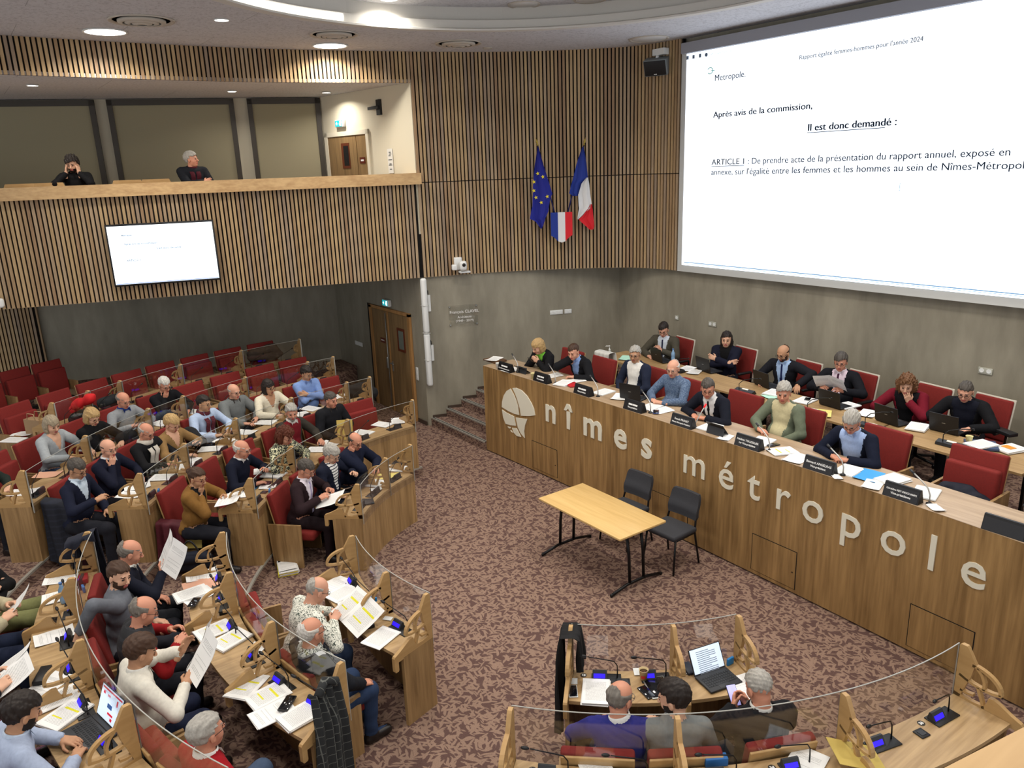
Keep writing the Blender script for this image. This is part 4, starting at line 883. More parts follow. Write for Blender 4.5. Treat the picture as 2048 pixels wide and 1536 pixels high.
seated((1.141, 10.274, 1.470), 3, 135.3, 'bald man with glasses in navy sweater, fingers on lips', 'bald man with fingers on lips', arms=('near', 'mouth'), hair=('stub', 'pepper'), tone='pink', top=('sweater', (20, 23, 40)), collar=(228, 230, 232), glasses='metal', yaw=-14, pitch=10, belly=1.2)
seated((0.727, 9.735, 1.460), 3, 140.6, 'man in navy V-neck at the row end, papers in his lap', 'man in navy V-neck at the row end', arms=('lap', 'hold'), hair=('short', 'pepper'), tone='tan', top=('vneck', (24, 28, 46)), shirt=(196, 212, 226), collar=(196, 212, 226), glasses='dark', yaw=-8, pitch=24)
# second row
seated((4.309, 10.833, 1.340), 2, 105.2, 'grey haired man in black jacket beside an empty red seat', 'man in black jacket near the double door', arms=('lap', 'lap'), hair=('short', 'pepper'), tone='ruddy', top=('coat', (26, 27, 31)), yaw=6, pitch=8, collar=(70, 64, 60))
seated((3.606, 10.628, 1.340), 2, 113.6, 'grey bearded man in brown jacket and red sweater facing the camera', 'grey bearded man in brown jacket', arms=('desk', 'lap'), hair=('full', 'silver'), beard='silver', tone='ruddy', top=('open', (54, 50, 44)), shirt=(112, 26, 34), collar=(226, 224, 218), yaw=-34, pitch=8)
seated((3.212, 9.812, 1.250), 2, 122.6, 'woman with auburn hair in black and cream floral top', 'woman in floral top', arms=('near', 'near'), hair=('curl', 'auburn'), tone='pink', top=('shirt', BOTANIC), glasses='red', s=.96, pitch=28, lean=18, yaw=-6, belly=1.2)
seated((2.554, 9.581, 1.300), 2, 130.6, 'bald elderly man in navy sweater and white collar beside floral top', 'bald man in navy sweater and white collar', arms=('hold', 'near'), hair=('ring', 'white'), tone='ruddy', top=('sweater', (18, 22, 38)), collar=(226, 226, 224), glasses='metal', pitch=14, lean=14, yaw=4)
seated((1.856, 9.012, 1.330), 2, 138.6, 'woman in tan blazer and red glasses resting chin on hand', 'woman in tan blazer', arms=('hold', 'chin'), hair=('tied', 'brown'), tone='tan', top=('blazer', (128, 92, 46)), shirt=(22, 22, 24), glasses='red', s=.95, pitch=14, yaw=-14, lean=12)
# front row, far block
seated((3.052, 8.720, 1.150), 1, 134.2, 'man in dark burgundy suit reading a newspaper at the row end', 'man in burgundy suit', arms=('hold', 'hold'), hair=('short', 'pepper'), tone='ruddy', top=('jacket', (40, 26, 30)), shirt=(222, 214, 224), tie=PLAIDT, collar=(226, 220, 228), glasses='metal', pitch=30, lean=12, trousers=(34, 24, 28))
seated((3.535, 9.069, 1.130), 1, 125.8, 'silver haired woman in navy blazer and striped shirt with tablet', 'woman in striped shirt', arms=('hold', 'lap'), hair=('full', 'silver'), top=('blazer', (24, 28, 44)), shirt=STRIPE, glasses='metal', s=.95, pitch=28, lean=12)
seated((3.973, 9.277, 1.140), 1, 116.6, 'heavy man in navy jacket with a finger on his nose', 'heavy man in navy jacket', arms=('near', 'cheek'), hair=('ring', 'pepper'), tone='ruddy', top=('coat', (22, 27, 46)), glasses='dark', pitch=24, lean=14, belly=1.7, yaw=-8)
# middle block
seated(pol(6.12, 162.5), 3, 162.5, 'person in black sweater and olive trousers with folded arms', 'person in olive trousers', arms=('cross', 'cross'), hair=('short', 'grey'), top=('sweater', (18, 18, 20)), trousers=(122, 124, 82), legs=(((.50, .12, .53), (.46, .1, .09)), ((.50, -.12, .53), (.46, -.12, .09))))
seated(pol(6.10, 168.0), 3, 168.0, 'person in quilted beige coat holding a folded page on dark jeans', 'person in quilted beige coat', arms=('hold', 'hold'), hair=('bob', 'ash'), top=('coat', (176, 166, 138)), trousers=(34, 42, 64), s=.96)
seated(pol(6.10, 178.6), 3, 178.6, 'person in pink trousers holding printed pages', 'person in pink trousers', arms=('hold', 'hold'), hair=('bob', 'brown'), top=('sweater', (30, 28, 34)), trousers=(196, 142, 168), s=.96)
seated((-0.169, 5.199, 1.450), 3, 189.6, 'dark haired man in pale blue shirt bending to a laptop', 'dark haired man at laptop', arms=('near', 'near'), hair=('full', 'dark'), tone='tan', top=('shirt', (160, 172, 196)), collar=(176, 190, 210), beard='dark', pitch=20, lean=16, yaw=6)
seated((0.847, 7.425, 1.300), 2, 164.8, 'balding man in navy sweater and white collar holding a brochure', 'balding man with brochure', arms=('lap', ((.40, -.02, .92), (.5, .2, .8), (.2, -.9, .1), .8, (-.2, -1, -.5))), hair=('ring', 'grey'), tone='ruddy', top=('sweater', (22, 25, 38)), collar=(222, 222, 216), pitch=22, yaw=8, lean=12, trousers=CHAR)
seated((0.676, 6.978, 1.300), 2, 171.0, 'smiling bearded man in grey sweater turning towards the camera', 'smiling man in grey sweater', arms=('lap', 'back'), hair=('short', 'brown'), beard='brown', top=('sweater', (104, 108, 116)), yaw=-52, pitch=10, lean=6, roll=-6)
seated((0.731, 6.259, 1.260), 2, 178.0, 'balding man in padded black vest over red sweater', 'man in padded vest', arms=('hold', 'hold'), hair=('ring', 'grey'), tone='ruddy', top=('vest', (140, 26, 30)), vest=stripe_mat('quilted_black', (24, 25, 29), (38, 40, 45), 13), glasses='dark', pitch=26, lean=14)
seated((0.593, 5.651, 1.260), 2, 185.2, 'brown haired man in white shirt holding a brochure up', 'man in white shirt', arms=(((.44, .12, .98), (.55, -.1, .8), (-.2, .9, .2), .4, (-.3, 1, -.5)), 'hold'), hair=('full', 'brown'), tone='tan', top=('shirt', (216, 212, 200)), collar=(222, 220, 212), pitch=22, yaw=-4, lean=10, belly=1.6, trousers=(30, 36, 58))
seated((0.741, 4.446, 1.320), 2, 198.2, 'grey haired man in red sweater and jeans near the plaid scarf', 'man in red sweater', arms=('lap', ((-.05, -.30, 1.02), (-.3, .6, .5), (-.6, -.5, .5), .6, (-.4, -1, -.2))), hair=('short', 'silver'), tone='ruddy', top=('sweater', (150, 22, 32)), collar=(228, 226, 222), glasses='dark', pitch=-2, yaw=-2, lean=4, trousers=(66, 82, 106), legs=(((.46, .10, .56), (.52, .1, .10)), ((.50, -.14, .50), (.44, -.12, .09))))
seated((2.076, 5.992, 1.100), 1, 181.2, 'bald man in speckled shirt leaning over highlighted pages', 'bald man in speckled shirt', arms=('desk', 'hold'), hair=('stub', 'silver'), tone='pink', top=('shirt', LEAFY), glasses='dark', pitch=30, lean=26, trousers=DENIM, belly=1.1)
seated((1.751, 5.299, 1.120), 1, 190.6, 'bald elderly man in dark blazer and patterned scarf, hand on knee', 'bald man in dark blazer', arms=('mouth', 'knee'), hair=('ring', 'white'), tone='ruddy', top=('open', (30, 32, 38)), shirt=(200, 202, 204), scarf=BWSCARF, glasses='dark', pitch=6, lean=2, yaw=4, trousers=(46, 62, 92))
# near block, backs to us
seated((3.100, 3.225, 1.170), 1, 229.0, 'balding man in cobalt sweater seen from behind, white collar', 'man in cobalt sweater', arms=('near', 'near'), hair=('ring', 'grey'), tone='ruddy', top=('sweater', (40, 44, 120)), collar=(230, 230, 228), yaw=-38, pitch=16, glasses='metal', belly=1.2)
seated((3.378, 2.999, 1.180), 1, 235.8, 'dark haired bearded man in grey sweater talking to his neighbour', 'bearded man in grey sweater', arms=('near', 'lap'), hair=('full', 'dark'), beard='dark', top=('sweater', (120, 124, 124)), yaw=58, pitch=14)
seated((3.908, 2.714, 1.160), 1, 245.0, 'man with cropped silver hair and black jacket looking at phone', 'man with cropped silver hair', arms=('phone', 'phone'), hair=('crop', 'silver'), tone='ruddy', top=('coat', (24, 25, 29)), collar=(220, 218, 212), pitch=26, yaw=12)
# council bench
podium((7.425, 9.646, 1.860), 'blond woman in black blazer and green top checking a phone', 'woman in green top', arms=('phone', 'phone'), hair=('bob', 'blond'), top=('blazer', (22, 22, 25)), shirt=(110, 178, 60), s=.95, pitch=26, lean=26, yaw=-2)
podium((7.519, 8.873, 1.860), 'man in black jacket, pale blue shirt, hand raised to his face', 'man with raised hand', arms=('near', ((.30, -.03, 1.00), (.1, .35, .85), (.9, -.3, .2), .55, (.2, -1, -.5))), hair=('crop', 'brown'), tone='pink', top=('jacket', (22, 23, 27)), shirt=(128, 156, 204), collar=(134, 162, 210), pitch=20, lean=26, yaw=20)
podium((7.874, 7.896, 1.930), 'grey haired man with glasses in navy jacket and white shirt', 'man in navy jacket and white shirt', arms=('lap', 'lap'), hair=('short', 'silver'), tone='tan', top=('open', (34, 40, 58)), shirt=(224, 222, 216), glasses='dark', yaw=30, pitch=6, lean=6, dz=0)
podium((7.681, 6.974, 1.920), 'elderly white haired man in blue print shirt and green lanyard', 'man in blue print shirt', arms=('clasp', 'clasp'), hair=('ring', 'white'), tone='pink', top=('shirt', BLUEPAT), lanyard=(38, 130, 70), glasses='metal', yaw=22, pitch=12, lean=10, belly=1.4)
podium((7.418, 6.151, 1.850), 'man in dark suit and black tie speaking into red lit microphone', 'speaker in dark suit', arms=('clasp', 'near'), hair=('short', 'pepper'), tone='ruddy', top=('jacket', (22, 25, 36)), shirt=(230, 230, 230), tie=(16, 16, 22), collar=(232, 232, 232), glasses='dark', yaw=38, pitch=16, lean=26)
podium((7.758, 5.286, 1.930), 'silver haired man in sage green jacket and beige sweater', 'man in sage jacket', arms=('lap', 'clasp'), hair=('full', 'silver'), tone='ruddy', top=('open', (104, 112, 94)), shirt=(196, 186, 148), yaw=28, pitch=10, lean=8, belly=1.5)
podium((7.461, 4.234, 1.850), 'grey haired man in navy jacket and blue shirt writing', 'man writing in navy jacket', arms=('clasp', 'clasp'), hair=('full', 'silver'), tone='ruddy', top=('open', (20, 25, 42)), shirt=(164, 186, 226), collar=(170, 192, 230), glasses='dark', yaw=14, pitch=30, lean=22)
podium((9.488, 8.846, 1.940), 'dark haired man in brown tweed jacket at the table end', 'man in brown tweed jacket', face=196, arms=('phone', 'near'), hair=('short', 'dark'), tone='pink', top=('jacket', (74, 70, 60)), shirt=(196, 204, 214), tie=(30, 34, 60), glasses='dark', pitch=26, yaw=12, lean=10)
podium((9.692, 7.695, 1.940), 'young woman with long dark hair and folded arms, navy blazer', 'young woman with folded arms', face=200, arms=('cross', 'cross'), hair=('long', 'dark'), top=('blazer', (24, 26, 42)), shirt=(16, 16, 18), s=.95, yaw=12, pitch=6, lean=3)
podium((9.490, 6.514, 1.910), 'bald bearded man in dark suit and navy tie typing', 'bald bearded man with navy tie', face=186, arms=(((.38, .36, .80), (.7, .3, -.3), (0, 0, 1), .4, (-.6, 1, .3)), 'desk'), hair=('stub', 'brown'), beard='brown', tone='tan', top=('jacket', (26, 27, 33)), shirt=(166, 192, 226), tie=(28, 36, 78), collar=(170, 196, 230), glasses='dark', pitch=22, lean=14, yaw=-6)
podium((9.550, 5.650, 1.930), 'man in black suit and plum tie reading loose sheets', 'man with plum tie', face=192, arms=('hold', 'hold'), hair=('full', 'pepper'), tone='ruddy', top=('jacket', (22, 23, 29)), shirt=(214, 196, 208), tie=(66, 36, 56), collar=(218, 204, 214), glasses='dark', pitch=12, lean=8, yaw=10, belly=1.2)
podium((9.404, 4.656, 1.800), 'curly haired woman in burgundy cardigan, fist against her mouth', 'woman in burgundy cardigan', face=190, arms=('mouth', 'desk'), hair=('curl', 'curlbrown'), top=('open', (112, 22, 38)), shirt=(20, 20, 24), s=.95, pitch=20, lean=26, yaw=12)
podium((9.451, 3.978, 1.860), 'man with cropped hair and glasses, all in black, using mouse', 'man all in black', face=186, arms=('desk', 'near'), hair=('crop', 'pepper'), tone='pink', top=('open', (22, 22, 25)), shirt=(22, 24, 36), glasses='dark', pitch=22, lean=22, yaw=8)
# gallery
person((1.871, 14.652, 4.903), 3.80, math.radians(251), 'curly haired man holding his head in the gallery', short='man holding his head', arms=('temple', 'temple'), hair=('curly', 'dark'), beard='dark', top=('sweater', (20, 20, 22)), pitch=16, yaw=-6, lean=14)
person((3.585, 14.079, 4.875), 3.80, math.radians(275), 'grey haired spectator in dark coat looking at the screen', short='gallery spectator in dark coat', arms=('lap', 'cross'), hair=('full', 'silver'), tone='ruddy', top=('coat', (26, 28, 34)), shirt=None, scarf=(70, 24, 34), pitch=-4, yaw=44, lean=2)
# ---------------------------------------------------------------- fixed chairs of the horseshoe
SEATS = {('back', 1): ([134.3, 125.9, 116.2], .56), ('back', 2): ([138.2, 130.5, 122.3, 113.8, 105.3, 96.9], .64), ('back', 3): ([140.4, 135.2, 129.5, 123.9, 118.1, 112.3, 106.5, 100.8, 95.6], .575),
         ('back', 4): ([142.4, 137.2, 132.1, 127.0, 121.6, 116.1, 111.0, 105.7, 100.6, 95.7], .62), ('back', 5): ([125.9, 121.5, 117.2, 113.1, 109.0, 104.7, 100.4, 96.1], .60),
         ('aisle', 1): ([171.2, 180.3, 190.6], .57), ('aisle', 2): ([164.7, 171.0, 177.8, 185.0, 191.6, 197.7], .535), ('aisle', 3): ([162.4, 167.8, 173.2, 178.7, 184.3, 190.0], .575),
         ('near', 1): ([227.4, 235.6, 245.0], .56)}
ORD = ['first', 'second', 'third', 'fourth', 'fifth', 'sixth', 'seventh', 'eighth', 'ninth', 'tenth']
SEATLIST = []
for (bk, k), (ths, wd) in SEATS.items():
    f = R0+DR*(k-1)
    for i, th in enumerate(ths):
        loc = pol(f+.95, th, hz(k)); best = None
        for (sh, pl, prz, pfz, ph) in PEOPLE:
            d = math.hypot(pl[0]-loc.x, pl[1]-loc.y)
            if d < .34 and abs(pfz-hz(k)) < .05 and (best is None or d < best[0]): best = (d, sh)
        occ = best[1] if best else None
        if occ: lb = 'red upholstered chair taken by the %s' % occ
        else: lb = 'empty red flip-up chair, %s from the %s end, %s row of the %s' % (ORD[i] if bk == 'aisle' else ORD[len(ths)-1-i], 'aisle' if bk == 'aisle' else 'door', RNAME[k], 'far block' if bk == 'back' else 'middle block')
        chair(loc, math.radians(th+180), wd, occ is None, lb, 'red chairs of the horseshoe')
        mt = th
        SEATLIST.append((bk, k, i, th, occ))
        who = 'before the %s' % occ if occ else 'at the %s place from the %s end, %s row' % (ORD[i] if bk == 'aisle' else ORD[len(ths)-1-i], 'aisle' if bk == 'aisle' else 'door', RNAME[k])
        if bk == 'near': continue
        mic(pol(f+.115, mt, hz(k)+.71), math.radians(mt+180), 'black gooseneck microphone %s' % who)

for i, th in enumerate((115.9, 119.0, 122.1)):
    chair(pol(10.18, th, .75), math.radians(th+180), .57, True, 'dark red folded chair by the slatted panel, %s from the bare concrete' % ORD[i], 'folded chairs behind the top row')

# ---------------------------------------------------------------- screens, signs and fittings on the walls
def onface(o, ex, ez):                       # a frame on a wall: x along ex, y up, z out
    return basis(ex, ez, o)
def plate(name, w_, h_, th, m, M, parent, r=.006):
    b = MB(); b.rbox((0, 0, th/2), (w_, h_, th), r); me = b.mesh(name, m); me.transform(M); return put(name, me, parent)
def fit_text(name, txt, p0, width, cap, parent, m, off=0.0, X=10.236, shear=0.0, und=False):
    me = text_mesh(txt, 1.0, .0, 0, 'LEFT', shear, bold=off); xs = [v.co.x for v in me.vertices]; cp = max(v.co.y for v in text_mesh('E', 1.0, 0).vertices); k = cap/cp
    sx = k if width is None else width/(max(xs)-min(xs))
    me.transform(Matrix.Diagonal((sx, k, 1, 1))); me.materials.append(m); me.transform(basis((0, -1, 0), (0, 0, 1), (X, p0[0], p0[1]))); wput(put(name, me), parent)
    if und:
        b = MB(); b.box((X, p0[0]-width/2, p0[1]-.022), (.002, width, .010)); wput(b.build('underline', m), parent)
PS = thing('projection_screen', 'huge bright projection screen showing a document on equality, above the podium', 'projection screen', (10.3, 6.2, 2.84))
b = MB(); b.box((10.31, 6.165, 4.66), (.10, 6.21, 3.66)); wput(b.build('frame', mat('screen_frame', (196, 198, 196), .6)), PS)
b = MB(); b.box((10.256, 6.15, 4.645), (.012, 6.02, 3.40)); wput(b.build('picture', mat('projected_white', (232, 242, 255), .8, emit=1.6)), PS)
b = MB(); b.box((10.27, 6.15, 6.43), (.16, 6.16, .16)); wput(b.build('roller_case', mat('case_grey', (150, 152, 160), .6)), PS)
SLATE = mat('projected_slate', (96, 112, 134), .8, emit=.10); SLATED = mat('projected_dark', (66, 82, 104), .8, emit=.06); SKYB = mat('projected_blue', (112, 152, 190), .8, emit=.4); PALE = mat('projected_pale', (150, 176, 190), .8, emit=.4)
fit_text('heading', "Rapport \u00e9galit\u00e9 femmes-hommes pour l'ann\u00e9e 2024", (7.06, 6.0), 1.74, .058, PS, SLATE, .012)
fit_text('lettering', "Metropole.", (8.565, 5.873), .585, .088, PS, SLATE, .010)
fit_text('lettering', "Apr\u00e8s avis de la commission,", (8.564, 5.324), 1.77, .09, PS, SLATED, .022)
fit_text('lettering', "Il est donc demand\u00e9 :", (6.855, 5.026), 1.297, .094, PS, SLATED, .03)
b = MB(); b.box((10.236, 6.855-.575, 5.002), (.002, 1.15, .010)); wput(b.build('underline', SLATED), PS)
fit_text('lettering', "ARTICLE 1", (8.566, 4.60), .64, .088, PS, SLATED, .014, und=True)
fit_text('lettering', ": De prendre acte de la pr\u00e9sentation du rapport annuel, expos\u00e9 en", (7.86, 4.598), 3.70, .09, PS, SLATE, .010)
fit_text('lettering', "annexe, sur l'\u00e9galit\u00e9 entre les femmes et les hommes au sein de N\u00eemes-M\u00e9tropole.", (8.57, 4.445), 4.68, .09, PS, SLATE, .010)
b = MB(); b.box((10.236, 6.15, 2.998), (.002, 5.9, .014)); b.box((10.236, 6.15, 2.975), (.002, 5.9, .006)); wput(b.build('taskbar', SKYB), PS)
b = MB(); b.box((10.236, 5.43, 4.245), (.002, .008, .09)); b.box((10.236, 5.43, 4.29), (.002, .04, .006)); b.box((10.236, 5.43, 4.20), (.002, .04, .006)); wput(b.build('text_cursor', PALE), PS)
b = MB()
for y in (9.127, 9.003, 8.869): b.box((10.236, y, 6.283), (.002, .045, .055))
b.lathe([(.022, 0), (.030, .002)], (10.236, 8.742, 6.28), 14, 0, False, Matrix.Rotation(-math.pi/2, 3, 'Y')); wput(b.build('toolbar_icons', SLATE), PS)
fit_text('tab_title', "affichage Nebula", (8.66, 6.262), .40, .034, PS, PALE); fit_text('address', "qualiservice.nemo.fr", (8.57, 6.15), .35, .03, PS, PALE)
b = MB(); b.tube([(10.236, 8.655+.055*math.cos(a), 6.035+.045*math.sin(a)) for a in [.5+i*.42 for i in range(13)]], .006, 5); b.box((10.236, 8.60, 6.03), (.004, .07, .012)); wput(b.build('browser_logo', mat('logo_teal', (90, 160, 150), .8, emit=.3)), PS)
# television under the gallery rail
ex = Vector((NY, -NX, 0)); pc = far(0, 6.08); c = (2.800, 13.425, 3.555)
TV = thing('wall_television', 'flat television showing the same white document, on the slatted gallery front', 'television', (c[0], c[1], 3.05)); M = onface((c[0], c[1], 3.55), ex, (0, 0, 1))
plate('casing', 1.60, .97, .05, BLACK, Matrix.Translation(-TV.location) @ M, TV)
b = MB(); b.box((0, 0, .053), (1.55, .91, .004)); me = b.mesh('display', mat('tv_white', (236, 246, 255), .4, emit=1.05)); me.transform(Matrix.Translation(-TV.location) @ M); put('display', me, TV)
for tx, sz, x, y, ws in (("Metropole.", .035, -.58, .30, 1), ("Apr\u00e8s avis de la commission,", .042, -.56, .16, 1), ("Il est donc demand\u00e9 :", .045, -.10, .07, 1), ("ARTICLE 1 :", .045, -.56, -.10, 1), ("De prendre acte de la pr\u00e9sentation du rapport annuel, expos\u00e9 en", .036, -.30, -.10, 0), ("annexe, sur l'\u00e9galit\u00e9 entre les femmes et les hommes", .036, -.56, -.15, 0)):
    me = text_mesh(tx, sz, 0, .001 if ws else 0, 'LEFT'); me.materials.append(mat('tv_text_dark', (120, 140, 160), .8, emit=.3) if ws else mat('tv_text_pale', (206, 216, 226), .8, emit=.6)); me.transform(Matrix.Translation(-TV.location) @ M @ Matrix.Translation((x, y, .0556))); put('lettering', me, TV)
b = MB(); b.box((0, -.445, .0556), (1.53, .01, .001)); me = b.mesh('taskbar', mat('tv_bar', (120, 150, 220), .5, emit=.4)); me.transform(Matrix.Translation(-TV.location) @ M); put('taskbar', me, TV)
# gallery monitor turned towards the seats
A, B_, D_ = Vector((6.518, 13.743, 6.132)), Vector((7.09, 13.61, 6.15)), 0
M2o = Vector((6.835, 13.76, 5.79)); ex2 = Vector((.83, -.55, 0)).normalized()
GM = thing('gallery_monitor', 'television on a black bracket in the gallery showing a speaker at a desk', 'television', (M2o.x, M2o.y, 5.35)); M = Matrix.Translation(-GM.location) @ onface(M2o, ex2, (0, 0, 1))
plate('casing', .60, .82, .05, BLACK, M, GM)
def pic(nm, pts, rgb, z, em=.45):
    b = MB(); b.add([(x, y, z) for x, y in pts], [tuple(range(len(pts)))]); me = b.mesh(nm, mat('monitor_%d_%d_%d' % rgb, rgb, .5, emit=em)); me.transform(M); put(nm, me, GM)
q = lambda x0, x1, y0, y1: [(x0, y0), (x1, y0), (x1, y1), (x0, y1)]
pic('display', q(-.28, .28, -.385, .385), (128, 128, 124), .0515)
for nm, pts, rgb in (('picture_wall', q(-.28, .28, .22, .385), (24, 20, 22)), ('picture_chair', q(-.28, -.17, -.30, .02), (84, 24, 24)), ('picture_figure', [(-.11, -.385), (.12, -.385), (.10, -.02), (.06, .06), (-.05, .06), (-.10, 0)], (72, 82, 100)),
                     ('picture_face', [(.0+.042*math.cos(i*.52), .13+.075*math.sin(i*.52)) for i in range(12)], (176, 112, 84)), ('picture_hair', [(.0+.05*math.cos(i*.35), .16+.075*math.sin(i*.35)) for i in range(10)], (120, 64, 30)),
                     ('picture_person', [(.18, -.2), (.27, -.22), (.27, .16), (.22, .14), (.17, .0)], (26, 24, 26)), ('picture_jacket', [(.20, -.385), (.28, -.385), (.28, -.21), (.21, -.24)], (216, 74, 46)), ('picture_neighbour', [(-.10, -.385), (.10, -.385), (.07, -.10), (.0, -.06), (-.06, -.12)], (30, 26, 28)),
                     ('picture_neighbour_face', [(.01+.03*math.cos(i*.52), -.20+.055*math.sin(i*.52)) for i in range(12)], (200, 160, 140)), ('picture_paper', q(.10, .15, -.30, -.2), (210, 220, 230))):
    pic(nm, pts, rgb, .052+.0004*len(GM.children))
b = MB(); a = M2o+ex2*.1; b.tube([a-Vector((0, 0, 0)), Vector((7.0, 13.9, 5.79)), Vector((6.62, 13.4, 5.79))], .03, 8); b.box((6.66, 13.05, 5.79), (.10, .14, .26)); b.box((6.60, 13.25, 5.79), (.04, .5, .05)); o = wput(b.build('bracket', BLACK), GM)
# flags and shield on the curved wall
def flag(label, cat, base, top, ex, pts, fill):
    f = thing('wall_flag', label, cat, base); base, top = Vector(base), Vector(top); d = (top-base)
    b = MB(); b.tube([(0, 0, 0), tuple(d)], .012, 8); b.build('pole', mat('flag_pole_blue', (34, 40, 96), .5), f)
    b = MB(); u = d.normalized(); ax = u.to_track_quat('Z', 'Y').to_matrix(); b.lathe([(.008, 0), (.02, .02), (.008, .045), (.024, .07), (.006, .12), (.001, .15)], d, 10, 0, True, ax); b.build('finial', mat('gilt', (150, 130, 60), .35, .8), f)
    return f
def flagcloth(f, outline, m, ex, nn, z0, fold=.03, name='flag_cloth'):
    """outline rows: (z, x_start, x_end) in the wall frame of the flag"""
    P = []
    for (z, xa, xb) in outline:
        P.append([Vector(ex)*(xa+(xb-xa)*i/14)+Vector(nn)*(.06+fold*math.sin(i/14*9+z*2.0)+.01*math.sin(i*2.1+z*9))+Vector((0, 0, z-z0)) for i in range(15)])
    b = MB(); b.sheet([[tuple(p) for p in r] for r in P]); b.sheet([[tuple(p-Vector(nn)*.004) for p in r[::-1]] for r in P]); return b.build(name, m, f)
exw = Vector((.82, -.57, 0)); nw = Vector((-.57, -.82, 0)); EUB = mat('flag_blue', (30, 38, 138), .8); FRB = mat('tricolour_blue', (32, 54, 140), .8); FRW = mat('tricolour_white', (222, 222, 222), .8); FRR = mat('tricolour_red', (212, 34, 44), .8); STAR = mat('star_yellow', (226, 208, 48), .7)
EU = flag('blue European flag with yellow stars hanging folded beside the shield', 'flag', (8.93, 11.01, 3.87), (8.70, 11.15, 5.02), exw, None, None)
flagcloth(EU, [(5.0, -.28, -.262), (4.7, -.335, -.18), (4.4, -.375, -.09), (4.2, -.385, -.03), (4.15, -.39, -.06), (4.0, -.40, -.10), (3.9, -.425, -.11), (3.78, -.45, -.17), (3.74, -.36, -.18), (3.65, -.29, -.21), (3.60, -.26, -.24)], EUB, exw, nw, 3.87, .028)
for x, z in ((-.29, 4.56), (-.36, 4.42), (-.365, 4.27), (-.33, 4.15), (-.24, 4.06), (-.13, 4.16), (-.2, 4.5)):
    b = MB(); o = exw*x+nw*.105+Vector((0, 0, z-3.87)); pts = []
    for i in range(10):
        a = math.pi/2+i*math.pi/5+.2; r_ = .036 if i % 2 == 0 else .015; pts.append((r_*math.cos(a), r_*math.sin(a)))
    b.prism(pts, o, exw, (0, 0, 1), nw*.003); b.build('star', STAR, EU)
FR = flag('French tricolour hanging folded on a pole beside the shield', 'flag', (9.13, 10.87, 3.87), (9.35, 10.68, 5.0), exw, None, None)
flagcloth(FR, [(4.98, .26, .29), (4.7, .16, .335), (4.45, .09, .36), (4.36, .06, .24), (4.2, .02, .20), (4.17, .06, .19), (4.15, .09, .18)], FRB, exw, nw, 3.87, .02)
flagcloth(FR, [(4.46, .33, .365), (4.36, .24, .38), (4.17, .18, .40), (3.98, .185, .425), (3.93, .19, .40), (3.82, .17, .28), (3.74, .155, .18)], FRW, exw, nw, 3.87, .02, 'flag_cloth')
flagcloth(FR, [(4.0, .405, .43), (3.9, .33, .44), (3.82, .27, .445), (3.74, .18, .455), (3.68, .24, .465), (3.6, .33, .47), (3.55, .38, .45)], FRR, exw, nw, 3.87, .02, 'flag_cloth')
so_ = Vector((9.02, 10.93, 3.64)); SH = thing('tricolour_shield', 'blue, white and red shield fixed between the two flags', 'shield', so_)
for i, m in enumerate((FRB, FRW, FRR)):
    x0, x1 = -.195+.13*i, -.195+.13*(i+1); zb = lambda x: -.17-.09*(1-abs(x)/.195)**.7-(.04 if abs(x) < .07 else 0)
    b = MB(); b.prism([(x0, zb(x0)), (x0/2+x1/2, zb((x0+x1)/2)), (x1, zb(x1)), (x1, .235), (x0, .235)], nw*.03, exw, (0, 0, 1), nw*.025); b.build('stripe', m, SH)
# camera on the wall
pc_ = Vector((7.44, 11.84, 2.99)); cm = thing('conference_camera', 'white swivelling conference camera on the slatted wall edge', 'camera', pc_); ax = Euler((0, 0, math.radians(250))).to_matrix()
b = MB(); b.rbox((-.03, .10, .05), (.10, .14, .22), .015, ax); b.rbox((.04, .0, -.10), (.16, .20, .035), .03, ax); b.build('bracket', WHITE, cm)
b = MB(); b.rbox(ax @ Vector((.07, .0, .02)), (.14, .13, .17), .05, ax); b.build('head', WHITE, cm)
b = MB(); b.ball(ax @ Vector((.142, .0, .04)), .032, n=14); b.build('lens', BLACK, cm)
b = MB(); b.rbox(ax @ Vector((.06, -.16, .0)), (.09, .09, .10), .02, ax); b.build('junction_box', WHITE, cm)
# plaque, sockets
e2 = Vector((3.63, -1.40, 0)).normalized(); n2 = Vector((e2.y, -e2.x, 0))
po = Vector((7.495, 11.99, 2.07)); PQ = thing('glass_plaque', 'clear glass plaque with white lettering on the concrete wall by the stairs', 'plaque', po); M = basis(e2, (0, 0, 1), (0, 0, 0))
b = MB(); b.box((0, 0, .03), (.55, .40, .006)); me = b.mesh('pane', GLASS); me.transform(M); put('pane', me, PQ)
for x, y in ((-.25, -.17), (.25, -.17), (.25, .17), (-.25, .17)):
    b = MB(); b.lathe([(.012, -.03), (.014, .0), (.014, .04), (.004, .042)], (x, y, 0), 10); me = b.mesh('stud', GREYM); me.transform(M); put('stud', me, PQ)
for t_, s_, y in (('Fran\u00e7ois CLAVEL', .078, .05), ('Architecte', .062, -.045), ('(1949 - 2019)', .062, -.115)):
    me = text_mesh(t_, s_, .001); me.materials.append(PALETXT); me.transform(M @ Matrix.Translation((.02, y, .035))); put('lettering', me, PQ)
def socket(o, ex, n_, label, w_=.085, m=WHITE, vertical=False, holes=True):
    t = thing('wall_socket', label, 'socket', o); W_ = w_*n_; M = basis(ex, (0, 0, 1), (0, 0, 0))
    plate('cover', .085 if vertical else W_, W_ if vertical else .085, .012, m, M, t)
    for i in range(n_):
        d = -W_/2+w_*(i+.5); b = MB(); b.lathe([(.030, .012), (.028, .015), (.022, .0135), (.002, .013)], (0, d, 0) if vertical else (d, 0, 0), 14); me = b.mesh('outlet', WHITE); me.transform(M); put('outlet', me, t)
